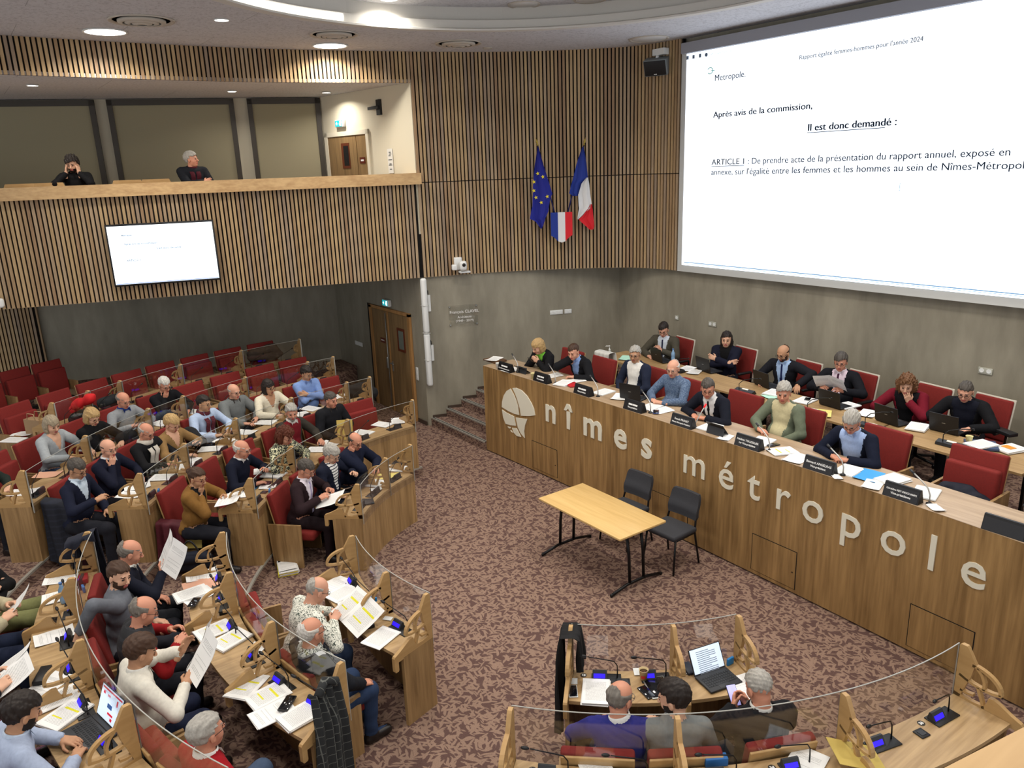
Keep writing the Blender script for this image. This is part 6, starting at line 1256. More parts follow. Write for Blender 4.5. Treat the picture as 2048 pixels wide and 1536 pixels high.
for a in (((4.424, 9.077, 0.710), 1, 'full', 20, 2), ((3.944, 8.797, 0.710), 1, 'full', 10, 4), ((4.228, 8.891, 0.710), 1, 'yellow', 35), ((3.902, 8.595, 0.710), 1, 'blank', 40, 1, .5),
          ((4.985, 10.523, 0.860), 2, 'sparse', 20, 2), ((5.252, 10.514, 0.860), 2, 'full', -30), ((4.581, 10.377, 0.860), 2, 'full', 15, 2), ((3.993, 10.252, 0.860), 2, 'sparse', 10), ((3.756, 10.128, 0.860), 2, 'full', 25, 2), ((2.922, 9.591, 0.860), 2, 'full', 5, 4), ((2.889, 9.828, 0.860), 2, 'full', 35, 2), ((2.726, 9.257, 0.860), 2, 'blank', 20, 1, .7), ((2.375, 9.230, 0.860), 2, 'sparse', 20, 2), ((2.525, 9.346, 0.860), 2, 'blue', 5, 1, .6),
          ((4.273, 11.658, 1.010), 3, 'full', 10, 2), ((4.069, 11.418, 1.010), 3, 'full', -10), ((3.456, 11.436, 1.010), 3, 'full', 20, 2), ((3.671, 11.574, 1.010), 3, 'sparse', 0), ((3.075, 11.183, 1.010), 3, 'full', 15), ((2.716, 11.007, 1.010), 3, 'sparse', 10), ((2.449, 10.777, 1.010), 3, 'full', 25, 2), ((2.086, 10.535, 1.010), 3, 'full', 0, 2), ((4.955, 11.952, 1.010), 3, 'sparse', -20), ((1.955, 10.337, 1.010), 3, 'full', 25), ((1.670, 10.088, 1.010), 3, 'full', 10, 2), ((1.348, 9.985, 1.010), 3, 'sparse', 35), ((1.233, 9.764, 1.010), 3, 'full', 0),
          ((1.717, 11.795, 1.160), 4, 'full', 10), ((1.079, 11.480, 1.160), 4, 'full', 10, 2), ((1.196, 11.722, 1.160), 4, 'sparse', 30), ((0.242, 12.682, 1.160), 4, 'full', 5, 2), ((0.390, 12.924, 1.160), 4, 'sparse', 20), ((2.659, 12.282, 1.160), 4, 'full', 10), ((2.085, 12.011, 1.160), 4, 'sparse', -5, 2), ((0.182, 10.316, 1.160), 4, 'full', 10), ((0.481, 10.771, 1.160), 4, 'peach', 12, 2),
          ((2.490, 6.680, 0.710), 1, 'sparse', 30), ((2.481, 6.469, 0.710), 1, 'full', 20, 2), ((2.490, 6.210, 0.730), 1, 'hilite', -15), ((2.441, 5.550, 0.710), 1, 'full', 12, 2),
          ((1.436, 7.452, 0.860), 2, 'sparse', 8), ((1.378, 7.265, 0.860), 2, 'peach', 10, 1, 1.1), ((1.255, 7.130, 0.860), 2, 'full', 15, 4), ((1.294, 7.069, 0.895), 2, 'hilite', 25), ((1.253, 6.370, 0.860), 2, 'hilite', 10, 2), ((1.325, 6.122, 0.860), 2, 'hilite', 18, 4), ((1.238, 5.417, 0.860), 2, 'hilite', 30, 2), ((1.330, 5.207, 0.860), 2, 'hilite', -5, 2), ((1.288, 4.985, 0.860), 2, 'sparse', -10, 2), ((1.442, 4.822, 0.860), 2, 'full', -8, 4), ((1.452, 5.855, 0.860), 2, 'blank', 40, 1, .6),
          ((0.289, 7.987, 1.010), 3, 'full', 5), ((0.237, 7.600, 1.010), 3, 'sparse', 10, 2), ((0.114, 6.902, 1.010), 3, 'sparse', 8), ((0.022, 5.950, 1.010), 3, 'full', 5, 2), ((0.058, 5.702, 1.010), 3, 'hilite', 25, 4), ((-0.010, 6.179, 1.010), 3, 'sparse', 35),
          ((3.418, 3.822, 0.710), 1, 'full', 0, 4), ((4.357, 3.138, 0.710), 1, 'sparse', 8, 2), ((3.869, 2.307, 0.860), 2, 'sparse', -50, 2), ((2.797, 3.142, 0.860), 2, 'full', 20)):
    desk(*a[:3], *a[3:])
for p, r_, kd, n_, sc_ in (((6.997, 9.824, 1.510), 10, 'full', 1, 1), ((7.271, 9.094, 1.510), -8, 'full', 1, 1), ((7.105, 8.615, 1.510), 20, 'full', 4, 1), ((7.336, 8.630, 1.510), -15, 'full', 1, 1), ((7.230, 7.878, 1.510), 5, 'full', 2, 1), ((7.230, 7.538, 1.510), 30, 'sparse', 1, 1), ((7.210, 6.922, 1.510), 10, 'full', 2, 1), ((7.195, 6.727, 1.510), -10, 'full', 1, 1), ((7.148, 5.870, 1.510), 5, 'full', 2, 1), ((6.982, 5.507, 1.510), 15, 'blank', 1, .7), ((7.187, 5.141, 1.510), 10, 'full', 2, 1), ((7.087, 4.796, 1.510), -25, 'hilite', 2, 1), ((7.014, 4.575, 1.510), 10, 'full', 1, 1), ((7.121, 4.027, 1.510), 5, 'full', 2, 1), ((7.140, 3.815, 1.510), 10, 'blue', 2, 1.05), ((7.204, 3.604, 1.510), -10, 'full', 4, 1), ((6.944, 3.667, 1.530), 16, 'sparse', 1, .8), ((7.139, 3.240, 1.510), 15, 'full', 2, 1), ((6.879, 3.019, 1.510), 60, 'blank', 1, .5), ((6.870, 3.996, 1.510), 60, 'blank', 1, .4),
          ((8.882, 9.119, 1.510), 30, 'mint', 1, 1), ((9.071, 7.966, 1.510), 5, 'full', 1, 1), ((8.998, 7.738, 1.510), 25, 'full', 1, .9), ((8.924, 6.232, 1.510), 10, 'full', 4, 1), ((8.789, 6.159, 1.510), -20, 'mint', 1, .9), ((8.924, 5.745, 1.510), 5, 'full', 2, 1), ((9.122, 5.258, 1.510), -10, 'full', 2, 1), ((9.003, 4.907, 1.510), 10, 'sparse', 1, 1), ((8.933, 4.240, 1.510), 15, 'full', 4, 1), ((8.598, 5.276, 1.510), 30, 'yellow', 2, 1)):
    paper(p, ZD+.002, math.pi+math.radians(r_), kd, n_, None, sc_)
# sheets in people's hands
def held(sh, dx, dy, dz_, pitch, roll, kind, label, yaw=0, sc_=1.0, double=False, img=False):
    loc, rz = pl(sh); o = Vector(loc)+Matrix.Rotation(rz, 3, 'Z') @ Vector((dx, dy, dz_)); t = thing('held_pages', label, 'paper', o)
    t.rotation_euler = (Matrix.Rotation(rz+yaw, 3, 'Z') @ Matrix.Rotation(-pitch, 3, 'Y') @ Matrix.Rotation(roll, 3, 'X')).to_euler(); t.scale = (sc_,)*3
    a = put('sheet', PM[kind], t)
    if double: a.location = (0, .1, 0); a.rotation_euler = (-.25, 0, 0); b_ = put('sheet', PM[kind], t); b_.location = (0, -.1, 0); b_.rotation_euler = (.25, 0, 0)
    if img:
        b = MB(); b.box((-.02, .0, .004), (.07, .075, .002)); b.box((-.02, .0, .0045), (.03, .05, .002), None, 1); m = b.build('picture', [mat('brochure_blue', (90, 170, 214), .5), DKTXT], t)
    return t
held('man in grey sweater with blue lanyard', .46, 0, .93, .5, 0, 'sparse', 'white folded sheet held by the man with blue lanyard')
held('man in burgundy suit', .50, .0, .84, .35, 0, 'full', 'open newspaper held by the man in burgundy suit', 0, 1.15, True)
held('woman in tan blazer', .50, .10, .88, .25, 0, 'sparse', 'printed pages held by the woman in tan blazer', 0, 1, True, True)
held('balding man with brochure', .50, -.02, 1.10, 1.1, .2, 'sparse', 'white brochure with a blue picture held by the balding man', .2, 1.1, True, True)
held('man in white shirt', .55, -.04, 1.02, 1.0, -.2, 'sparse', 'large white brochure with a blue picture held by the man in white shirt', -.1, 1.25, True, True)
held('bald man in speckled shirt', .60, -.12, .86, .5, .2, 'hilite', 'highlighted booklet held open by the bald man in speckled shirt', 0, 1.1, True)
held('man with plum tie', .44, .0, .96, .8, 0, 'sparse', 'loose white sheets held by the man with plum tie', 0, 1, True)
held('person in quilted beige coat', .46, 0, .92, .8, 0, 'sparse', 'curled white page held above dark jeans')
held('person in pink trousers', .46, .05, .88, .5, 0, 'full', 'printed pages with small pictures held above pink trousers', 0, 1.1, True)
CNT = {}; rows_ = []
for (p, z, rz, kind, n, who, sc_) in PAPERS:
    best = min(PEOPLE, key=lambda q: math.hypot(q[4][0]-p[0], q[4][1]-p[1])+(3 if abs(q[3]+.72-z) > .25 else 0)); rows_.append((best[0], math.hypot(best[4][0]-p[0], best[4][1]-p[1]), p, z, rz, kind, n, sc_))
NTH = ['first', 'second', 'third', 'fourth', 'fifth', 'sixth', 'seventh', 'eighth', 'ninth', 'tenth']
for who in sorted(set(r[0] for r in rows_)):
    L_ = sorted([r for r in rows_ if r[0] == who], key=lambda r: r[1])
    for i, (_, d, p, z, rz, kind, n, sc_) in enumerate(L_):
        lb = '%s %s near the %s' % (ADJ[kind], 'document stack' if n > 2 else 'pages' if n == 2 else 'sheet', who)
        if len(L_) > 1: lb += ', %s from the face' % NTH[i]
        if len(lb.replace('-', ' ').split()) > 15: lb = lb.replace('document stack', 'stack').replace('closely printed ', 'printed ').replace('sparsely printed ', 'sparse ').replace(', %s from the face' % NTH[i], ', %s out' % NTH[i])
        if n > 1 and kind in ('full', 'sparse', 'hilite'): t = thing('document', lb, 'paper', (p[0], p[1], z+.0006*i), rz, 'papers on the desks'); o = put('sheets', SM[(kind, 4 if n > 2 else 2)], t)
        else: t = thing('sheet_of_paper', lb, 'paper', (p[0], p[1], z+.001+.0006*i), rz, 'papers on the desks'); o = put('sheet', PM[kind], t)
        t.scale = (sc_, sc_, 1)
def slab(nm, cat, p, z, rz, d, m, label, r=.006, top=None, face=None):
    t = thing(nm, label, cat, (p[0], p[1], z), rz); b = MB(); b.rbox((0, 0, d[2]/2), d, r); b.build('casing', m, t)
    if top: b = MB(); b.rbox((0, 0, d[2]+.0006), (d[0]*.92, d[1]*.88, .0012), .0006); b.build('screen', top, t)
    return t
def dr(p, turn=0): return math.atan2(p[1]-CY, p[0]-CX)+math.pi+math.radians(turn)
GLOSS = mat('phone_glass', (14, 15, 20), .08, spec=.6); PHW = mat('phone_glow', (170, 170, 232), .3, emit=.7)
for nm, cat, p, z, turn, d, m, top, lb in (('smartphone', 'phone', (1.230, 6.917, 0.875), .89, 65, (.155, .075, .009), BLACK, GLOSS, 'dark smartphone lying on papers before the smiling man'),
     ('smartphone', 'phone', (0.125, 7.149, 1.010), 1.012, 75, (.165, .078, .01), BLACK, GLOSS, 'black smartphone on a white card by the quilted coat'), ('tablet', 'tablet', (0.393, 8.137, 1.010), 1.012, 80, (.24, .13, .01), BLACK, GLOSS, 'flat black tablet at the row end beside the navy coat'),
     ('spectacle_case', 'case', (1.417, 6.643, 0.860), .862, 80, (.17, .07, .045), BLACK, None, 'black spectacle case on the desk behind the glass, middle row'), ('spectacle_case', 'case', (2.454, 5.827, 0.710), .712, 75, (.17, .075, .035), BLACK, None, 'black spectacle case beside the printed page on the front desk'),
     ('smartphone', 'phone', (1.405, 4.993, 0.875), .885, 30, (.17, .08, .012), BLACK, GLOSS, 'black phone in a wallet case on scattered papers'), ('phone_case', 'case', (-0.026, 6.314, 1.010), 1.012, 70, (.21, .08, .04), BLACK, None, 'long black case on papers at the laptop desk'),
     ('smartphone', 'phone', (3.291, 3.947, 0.710), .712, 10, (.145, .07, .008), WHITE, GLOSS, 'white smartphone beside the paper stack of the cobalt sweater'), ('smartphone', 'phone', (3.726, 3.583, 0.710), .712, 25, (.155, .075, .009), BLACK, GLOSS, 'black smartphone between the two chatting men'),
     ('tablet', 'tablet', (3.838, 3.569, 0.710), .712, 8, (.25, .18, .008), GREYM, GLOSS, 'black tablet in front of the bearded man in grey sweater'), ('smartphone', 'phone', (4.197, 3.576, 0.710), .712, 5, (.15, .075, .02), mat('navy_case', (30, 36, 52), .5), None, 'navy phone standing by the middle divider'),
     ('name_badge', 'badge', (3.380, 4.039, 0.710), .712, 5, (.075, .055, .003), WHITE, None, 'white name badge above the white smartphone'), ('name_badge', 'badge', (2.631, 5.787, 0.710), .716, 30, (.06, .085, .003), WHITE, None, 'white name badge leaning on the front desk microphone'),
     ('name_badge', 'badge', (3.848, 3.808, 0.710), .716, 0, (.09, .055, .003), WHITE, None, 'white name badge behind the paper cup'), ('smartphone', 'phone', (7.085, 6.712, 1.510), 1.522, 20, (.15, .075, .009), mat('phone_blue', (44, 66, 130), .3), GLOSS, 'blue lit smartphone on papers before the blue print shirt'),
     ('smartphone', 'phone', (7.183, 4.989, 1.510), 1.513, 20, (.15, .075, .009), BLACK, GLOSS, 'black smartphone next to the sage jacket'), ('voting_box', 'box', (3.425, 2.669, 0.860), .862, 0, (.06, .15, .06), mat('blue_box', (44, 104, 168), .6), None, 'blue card box on the desk below the near seats'),
     ('card_pouch', 'pouch', (3.650, 8.280, 0.710), .712, 30, (.12, .16, .02), DGREY, None, 'dark pouch on the front desk beside a small card'), ('hymn_book', 'notebook', (4.554, 9.161, 0.710), .735, 20, (.20, .12, .015), BLACK, None, 'black notebook on papers at the front desk end'),
     ('notebook', 'notebook', (7.145, 8.464, 1.510), 1.513, 15, (.22, .16, .02), mat('red_book', (176, 30, 36), .5), None, 'red notebook under papers before the man with raised hand'), ('leather_folder', 'folder', (7.176, 10.535, 1.510), 1.513, 20, (.34, .26, .03), mat('tan_leather', (90, 62, 40), .5), None, 'leather folder at the end of the council bench'),
     ('ring_binder', 'binder', (8.831, 3.486, 1.510), 1.512, -20, (.31, .27, .03), mat('binder_blue', (60, 76, 110), .5), None, 'open ring binder on the table past the paper cup'), ('pouch', 'pouch', (9.444, 3.494, 1.510), 1.512, 10, (.12, .24, .04), BLACK, None, 'black pouch behind the ring binder'),
     ('smartphone', 'phone', (8.988, 5.750, 1.510), 1.517, 30, (.15, .075, .009), BLACK, GLOSS, 'black smartphone on papers beside the man with plum tie'), ('wallet', 'wallet', (2.715, 9.394, 0.860), .862, 10, (.19, .10, .02), mat('burgundy_leather', (70, 28, 32), .5), None, 'burgundy wallet near the open pages of the second row')):
    slab(nm if nm != 'hymn_book' else 'notebook', cat, p, z, dr(p, turn), d, m, lb, .006, top)
p = (7.156, 10.534, 1.540); t = thing('sheet_of_paper', 'white printed sheet on the leather folder at the bench end', 'paper', (p[0], p[1], 1.546), math.pi+.4, 'papers on the desks'); put('sheet', PM['full'], t)
p = (8.795, 3.473, 1.540); t = thing('document', 'white pages filed in the open ring binder', 'paper', (p[0], p[1], 1.543), math.pi-.3, 'papers on the desks'); put('sheets', SM[('full', 2)], t)
p = (8.945, 3.239, 1.510); t = thing('document', 'pages with an orange tab beside the ring binder', 'paper', (p[0], p[1], 1.513), math.pi-.3, 'papers on the desks'); put('sheets', SM[('full', 4)], t)
b = MB(); b.box((0, -.02, .024), (.09, .12, .002)); b.build('orange_tab', mat('orange_card', (222, 140, 40), .7), t)
# laptops and tablets of the horseshoe
def doc_screen(t, o, ex, up, w_, d_):
    b = MB()
    for i in range(12): b.prism([(-w_*.30, d_*.80-i*.015), (w_*(.30 if i % 4 else .1), d_*.80-i*.015), (w_*(.30 if i % 4 else .1), d_*.80-i*.015+.005), (-w_*.30, d_*.80-i*.015+.005)], o, ex, up, ex.cross(up)*.0004)
    b.build('text_block', mat('screen_text', (120, 128, 140), .5, emit=.3), t)
def web_screen(t, o, ex, up, w_, d_):
    b = MB(); nn = ex.cross(up)*.0004
    for (x0, x1, y0, y1, mi) in ((-.15, .15, .205, .216, 0), (-.13, -.10, .17, .19, 0), (-.06, -.02, .17, .185, 0), (-.04, .03, .10, .13, 1), (-.02, .06, .06, .075, 0), (.03, .06, .03, .05, 0), (.08, .1, .15, .19, 0)): b.prism([(x0, y0), (x1, y0), (x1, y1), (x0, y1)], o, ex, up, nn, mi)
    b.build('page', [mat('web_red', (210, 40, 60), .5, emit=.5), mat('web_blue', (50, 90, 150), .5, emit=.4)], t)
WS = mat('screen_white', (206, 222, 240), .4, emit=.75)
p = (4.264, 3.328, 0.715); laptop(p[0], p[1], .716, dr(p, 12), 'hybrid laptop with a text document open beside the silver haired man', 118, .30, .21, WS, mat('tablet_keys', (44, 46, 50), .6), scrtex=doc_screen)
p = (0.159, 5.377, 1.010); laptop(p[0], p[1], 1.012, dr(p, 6), 'black laptop showing a red and white web page at the bottom desk', 112, .34, .24, WS, mat('laptop_shell', (52, 54, 58), .5), scrtex=web_screen)
p = (3.728, 8.992, 0.800); loc, rz = pl('woman in striped shirt'); o = Vector(loc)+Matrix.Rotation(rz, 3, 'Z') @ Vector((.50, 0, .76)); tablet(o.x, o.y, o.z, rz, 'blue cased tablet held by the woman in striped shirt', 55, .26, .19)
p = (1.488, 12.084, 1.200); laptop(p[0], p[1], 1.162, dr(p, 4), 'open black laptop between the blond woman and the lanyard man', 115, .33, .23)
# phones in hands
for sh, dx, dy, dz_, lb in (('man with cropped silver hair', .42, .02, .90, 'lit smartphone in the hands of the silver haired man'), ('woman in green top', .42, .0, .89, 'smartphone in the hands of the woman in green top'), ('man in brown tweed jacket', .42, .03, .89, 'smartphone held by the man in brown tweed'), ('woman in tan sweater', .44, .04, .88, 'dark phone held by the woman in tan sweater')):
    loc, rz = pl(sh); o = Vector(loc)+Matrix.Rotation(rz, 3, 'Z') @ Vector((dx, dy, dz_)); t = thing('smartphone', lb, 'phone', o); t.rotation_euler = (Matrix.Rotation(rz, 3, 'Z') @ Matrix.Rotation(-.7, 3, 'Y')).to_euler()
    b = MB(); b.rbox((0, 0, 0), (.155, .075, .009), .004); b.build('casing', BLACK, t); b = MB(); b.rbox((0, 0, .0052), (.145, .068, .0012), .0006); b.build('screen', PHW if 'lit' in lb else GLOSS, t)
# cups and bottles
CUPM = mat('paper_cup', (206, 184, 138), .7)
for p, z, lb, m in (((3.821, 3.708, 0.710), .712, 'kraft paper cup beside the blue display, between the chatting men', CUPM), ((8.813, 3.609, 1.510), 1.511, 'pale paper cup beside the mouse of the man in black', mat('cup_cream', (214, 204, 150), .7)), ((6.918, 10.078, 1.510), 1.511, 'white paper cup at the bench end by the name plate', mat('cup_white', (226, 226, 222), .6)), ((6.939, 9.164, 1.510), 1.511, 'pale paper cup between the first two name plates', MATS['cup_cream']), ((0.472, 12.910, 1.160), 1.162, 'pale paper cup on the desk by the grey blond woman', MATS['cup_cream'])):
    t = thing('paper_cup', lb, 'cup', (p[0], p[1], z), 0, 'paper cups'); b = MB(); b.lathe([(.026, 0), (.037, .092), (.039, .095), (.035, .094), (.025, .012), (.002, .010)], n=20); b.build('wall', m, t); b = MB(); b.lathe([(.034, .078), (.002, .0785)], n=16); b.build('coffee', mat('coffee', (70, 46, 30), .2), t)
    if m is CUPM: b = MB(); b.arc(.0335, .0345, 190, 250, .03, .055, 0, 8, 0, 0); b.build('emblem', mat('cup_red', (190, 50, 46), .5), t)
WATER = mat('bottle_blue', (132, 168, 200), .1, spec=.7)
for p, z, lb in (((0.253, 7.456, 1.010), 1.014, 'small clear water bottle behind the wooden divider by olive trousers'), ((9.311, 8.460, 1.510), 1.512, 'small blue water bottle beside the man in brown tweed')):
    t = thing('water_bottle', lb, 'bottle', (p[0], p[1], z)); b = MB(); b.lathe([(.028, 0), (.031, .01), (.031, .06), (.028, .07), (.031, .08), (.031, .13), (.014, .17), (.013, .19)], n=18); b.build('bottle', WATER, t); b = MB(); b.lathe([(.015, .188), (.015, .205), (.002, .206)], n=14); b.build('cap', mat('cap_blue', (90, 130, 190), .5), t)
p = (8.709, 9.337, 1.510); t = thing('sanitiser_bottle', 'clear pump bottle of hand sanitiser at the table corner', 'bottle', (p[0], p[1], ZD)); b = MB(); b.lathe([(.034, 0), (.036, .01), (.036, .10), (.016, .125), (.014, .14)], n=18); b.build('bottle', mat('clear_plastic', (206, 210, 204), .2), t); b = MB(); b.lathe([(.017, .138), (.017, .155), (.006, .16), (.006, .20), (.012, .20), (.012, .215), (.002, .216)], n=12); b.tube([(0, 0, .208), (-.03, .05, .204), (-.034, .058, .194)], .007, 6); b.build('pump', WHITE, t); b = MB(); b.arc(.0362, .037, 150, 300, .03, .085, 0, 10, 0, 0); b.build('label', mat('label_white', (236, 236, 236), .6), t)
p = (8.576, 3.564, 1.510); 
# cloth heaps: coats, bags and scarves
def heap(nm, cat, label, caps_, m, amp=.010, f=22, h=.013, k=.05):
    P = [cap(a, b_, ra, rb, 1, k) for a, b_, ra, rb in caps_]; A = np.array([q for c_ in caps_ for q in c_[:2]], float); lo = A.min(0)-.22; hi = A.max(0)+.22; o = A.mean(0); o[2] = A[:, 2].min()-.05
    D, L, lo, _ = field(P, lo, hi, h); v, q, _ = nets(D, L, lo, h); nr = normals(v, q); v = v+nr*(amp*wob(v, len(nm)*7+len(label), f))[:, None]
    t = thing(nm, label, cat, tuple(o)); put('fabric', npmesh('fabric', v-o, q, [m]), t); return t
def PZ(R, th, z): return tuple(pol(R, th, z))
CB = mat('coat_black', (20, 20, 22), .9, noise=.3, nscale=30); CN = mat('coat_navy', (22, 26, 42), .8, noise=.3, nscale=30)
def drape(nm, cat, label, p0, p1, out, L1, L2, m, flare=.25, amp=.022, fr=16, slump=.0):
    """cloth hung over the ridge p0-p1: L1 down the side of `out`, L2 down the other"""
    p0, p1, out = Vector(p0), Vector(p1), Vector(out).normalized(); c = (p0+p1)/2; e = p1-p0; n = 34; P = []
    for i in range(n+1):
        t_ = -L2+(L1+L2)*i/n; sg = 1 if t_ >= 0 else -1; a = abs(t_); d = min(a, .05); hz_ = .045*math.sin(d/.05*math.pi/2)+.03*a; dn = a-.02*math.sin(min(a/.05, 1)*math.pi/2) if a > .03 else .3*a; row = []
        for j in range(21):
            u = j/20-.5; wf = 1+flare*a; f_ = amp*min(1, a*4)*(math.sin(u*fr+a*2.2)+.5*math.sin(u*fr*2.3+a*5+1)); hem = .03*math.sin(u*9)*(a > .8*(L1 if sg > 0 else L2))
            row.append(p0+e*(.5+u*wf)-c+out*sg*(hz_+f_+.02)+Vector((0, 0, -dn-hem-slump*abs(u)**2)))
        P.append(row)
    t = thing(nm, label, cat, c-Vector((0, 0, max(L1, L2)))); up = Vector((0, 0, max(L1, L2)))
    b = MB(); b.sheet([[tuple(p+up) for p in r] for r in P]); Q = [[p+up+(out*(.014 if i > n*L2/(L1+L2) else -.014)) for p in r] for i, r in enumerate(P)]; b.sheet([[tuple(p) for p in r[::-1]] for r in Q])
    for j in (0, 20): b.sheet([[tuple(P[i][j]+up), tuple(Q[i][j])] for i in range(n+1)])
    for i in (0, n): b.sheet([[tuple(P[i][j]+up), tuple(Q[i][j])] for j in range(21)])
    b.build('cloth', m, t); return t
CB = mat('coat_black', (22, 22, 24), .9, noise=.4, nscale=30); CN = mat('coat_navy', (22, 26, 40), .8, noise=.4, nscale=30)
def PZ(R, th, z): return tuple(pol(R, th, z))
def tang(th, sg=1): a = math.radians(th); return Vector((-math.sin(a), math.cos(a), 0))*sg
drape('coat', 'coat', 'black coat hung over the wooden divider beside the cobalt sweater', PZ(2.80, 223, 1.13), PZ(2.98, 223, 1.10), tang(223, -1), .92, .34, CB, .5, .02)
drape('coat', 'coat', 'navy coat hanging from the end divider near the balding man with brochure', PZ(5.24, 159.3, 1.43), PZ(5.50, 159.3, 1.36), tang(159.6, -1), .72, .09, CN, .5, .03)
drape('coat', 'coat', 'maroon coat hung over the chair side of the woman in tan blazer', PZ(4.92, 141.9, .75), PZ(5.24, 141.9, .78), tang(141.9, 1), .58, .2, mat('coat_maroon', (84, 20, 34), .7, noise=.4, nscale=24), .2, .035, 13)
drape('coat', 'coat', 'navy quilted coat hung over the chair side at the third row end', PZ(6.16, 143.4, 1.10), PZ(6.46, 143.4, 1.16), tang(143.4, 1), .80, .25, stripe_mat('quilt_navy', (22, 26, 38), (30, 35, 50), 14), .05, .02, 9)
heap('jacket', 'jacket', 'bright red and black jacket dumped behind the blond woman', [((1.065, 12.481, 1.550), (1.272, 12.342, 1.660), .07, .07), ((1.088, 12.691, 1.450), (1.161, 12.760, 1.520), .09, .08)], mat('jacket_red', (196, 26, 30), .8), .014, 26)
heap('jacket', 'jacket', 'black and red jacket bundle under the bright red one', [((1.032, 12.472, 1.360), (1.301, 12.746, 1.360), .09, .09)], CB, .014, 26)
heap('coat', 'coat', 'dark grey coat heaped behind the man with blue lanyard', [((1.487, 12.867, 1.420), (1.722, 13.011, 1.420), .09, .09), ((1.519, 12.976, 1.340), (1.722, 13.003, 1.340), .08, .08)], mat('coat_slate', (40, 43, 46), .9, noise=.3, nscale=30), .014, 26)
heap('coat', 'coat', 'brown coat spread over the topmost row near its end', [((4.343, 14.793, 1.380), (4.771, 14.727, 1.440), .07, .09), ((4.771, 14.727, 1.440), (4.812, 14.448, 1.360), .09, .06), ((4.311, 14.654, 1.330), (4.721, 14.481, 1.330), .07, .07)], mat('coat_brown', (78, 64, 54), .9, noise=.3, nscale=30), .014, 24)
heap('coat', 'coat', 'black coat piled on the end seat by the double door', [((5.089, 11.905, 1.100), (5.426, 11.920, 1.120), .10, .09), ((5.131, 11.916, 1.000), (5.474, 11.846, 1.000), .10, .10)], CB, .014, 24)
heap('backpack', 'bag', 'black backpack standing on the tier behind the coat pile near the door', [(PZ(6.95, 92.6, .58), PZ(7.0, 92.6, .80), .14, .11)], BLACK, .006, 18)
heap('coat', 'coat', 'black puffer coat on the seat beside the woman in tan sweater', [((2.309, 11.246, 1.150), (2.376, 11.077, 1.050), .11, .10)], CB, .012, 24)
heap('coat', 'coat', 'black coat bunched behind the man with white scarf', [((1.467, 11.452, 1.220), (1.606, 11.646, 1.180), .09, .09), ((1.479, 11.428, 1.120), (1.558, 11.686, 1.120), .09, .08)], CB, .012, 24)
heap('jacket', 'jacket', 'dark jacket lying on the empty bench chair', [((7.90, 3.40, 1.30), (7.98, 3.20, 1.28), .08, .09), ((7.92, 3.2, 1.28), (7.95, 3.02, 1.24), .09, .07)], CN, .012, 24)
drape('jacket', 'jacket', 'silver lined jacket draped over a bench chair back', (8.19, 8.72, 1.79), (8.19, 9.05, 1.79), (-1, 0, 0), .42, .3, mat('satin_silver', (196, 196, 190), .35), .1, .02, 22)
hb = heap('handbag', 'bag', 'navy handbag on the step below the maroon coat', [((1.479, 9.039, 0.300), (1.781, 8.882, 0.300), .10, .10), ((1.468, 8.918, 0.420), (1.757, 8.771, 0.420), .07, .07)], CN, .006, 16)
b = MB(); o = Vector(hb.location); a0, a1 = Vector((1.517, 8.840, 0.500))-o, Vector((1.698, 8.720, 0.500))-o; b.tube([a0+(a1-a0)*t_+Vector((0, 0, .16*math.sin(math.pi*t_))) for t_ in [i/10 for i in range(11)]], .010, 6); b.build('handle', BLACK, hb)
def board(nm, cat, label, p, ex, ey, w_, h_, m, th=.004):
    t = thing(nm, label, cat, p); b = MB(); b.box((0, 0, 0), (w_, h_, th)); me = b.mesh('panel', m); me.transform(basis(ex, ey, (0, 0, h_/2))); put('panel', me, t); return t
KR = mat('kraft_yellow', (196, 172, 92), .8)
q = (1.606, 9.024, 0.420); board('card_folder', 'folder', 'yellow card folder sticking out of the navy handbag', (q[0]+.06, q[1]+.10, .42), (.80, -.6, 0), (.15, .2, .97), .34, .25, KR)
q = (4.247, 10.256, 0.860); t = board('envelope', 'envelope', 'upright yellow kraft envelope leaning on the second row divider', (q[0], q[1], .87), (.86, -.5, 0), (.1, .17, .98), .23, .30, KR); b = MB(); b.box((.02, -.09, .003), (.07, .03, .002)); me = b.mesh('address_label', WHITE); me.transform(basis((.86, -.5, 0), (.1, .17, .98), (0, 0, .15))); put('address_label', me, t)
q = (4.134, 2.113, 0.880); board('envelope', 'envelope', 'yellow kraft envelope on the empty desk by the divider', (q[0], q[1], .76), (.6, .8, 0), (-.7, .5, .25), .24, .33, KR)
q = (0.558, 12.799, 1.200); t = thing('paper_bag', 'brown paper bag with handles on the seat behind the grey blond woman', 'bag', (q[0], q[1], 1.05), .6); b = MB(); b.box((0, 0, .17), (.14, .30, .34)); b.build('bag', mat('kraft_brown', (156, 128, 96), .85), t)
for x in (-.06, .06): b = MB(); b.tube([(x, -.08, .34), (x, -.06, .43), (x, .06, .43), (x, .08, .34)], .006, 6); b.build('handle', mat('kraft_cord', (176, 148, 112), .8), t)
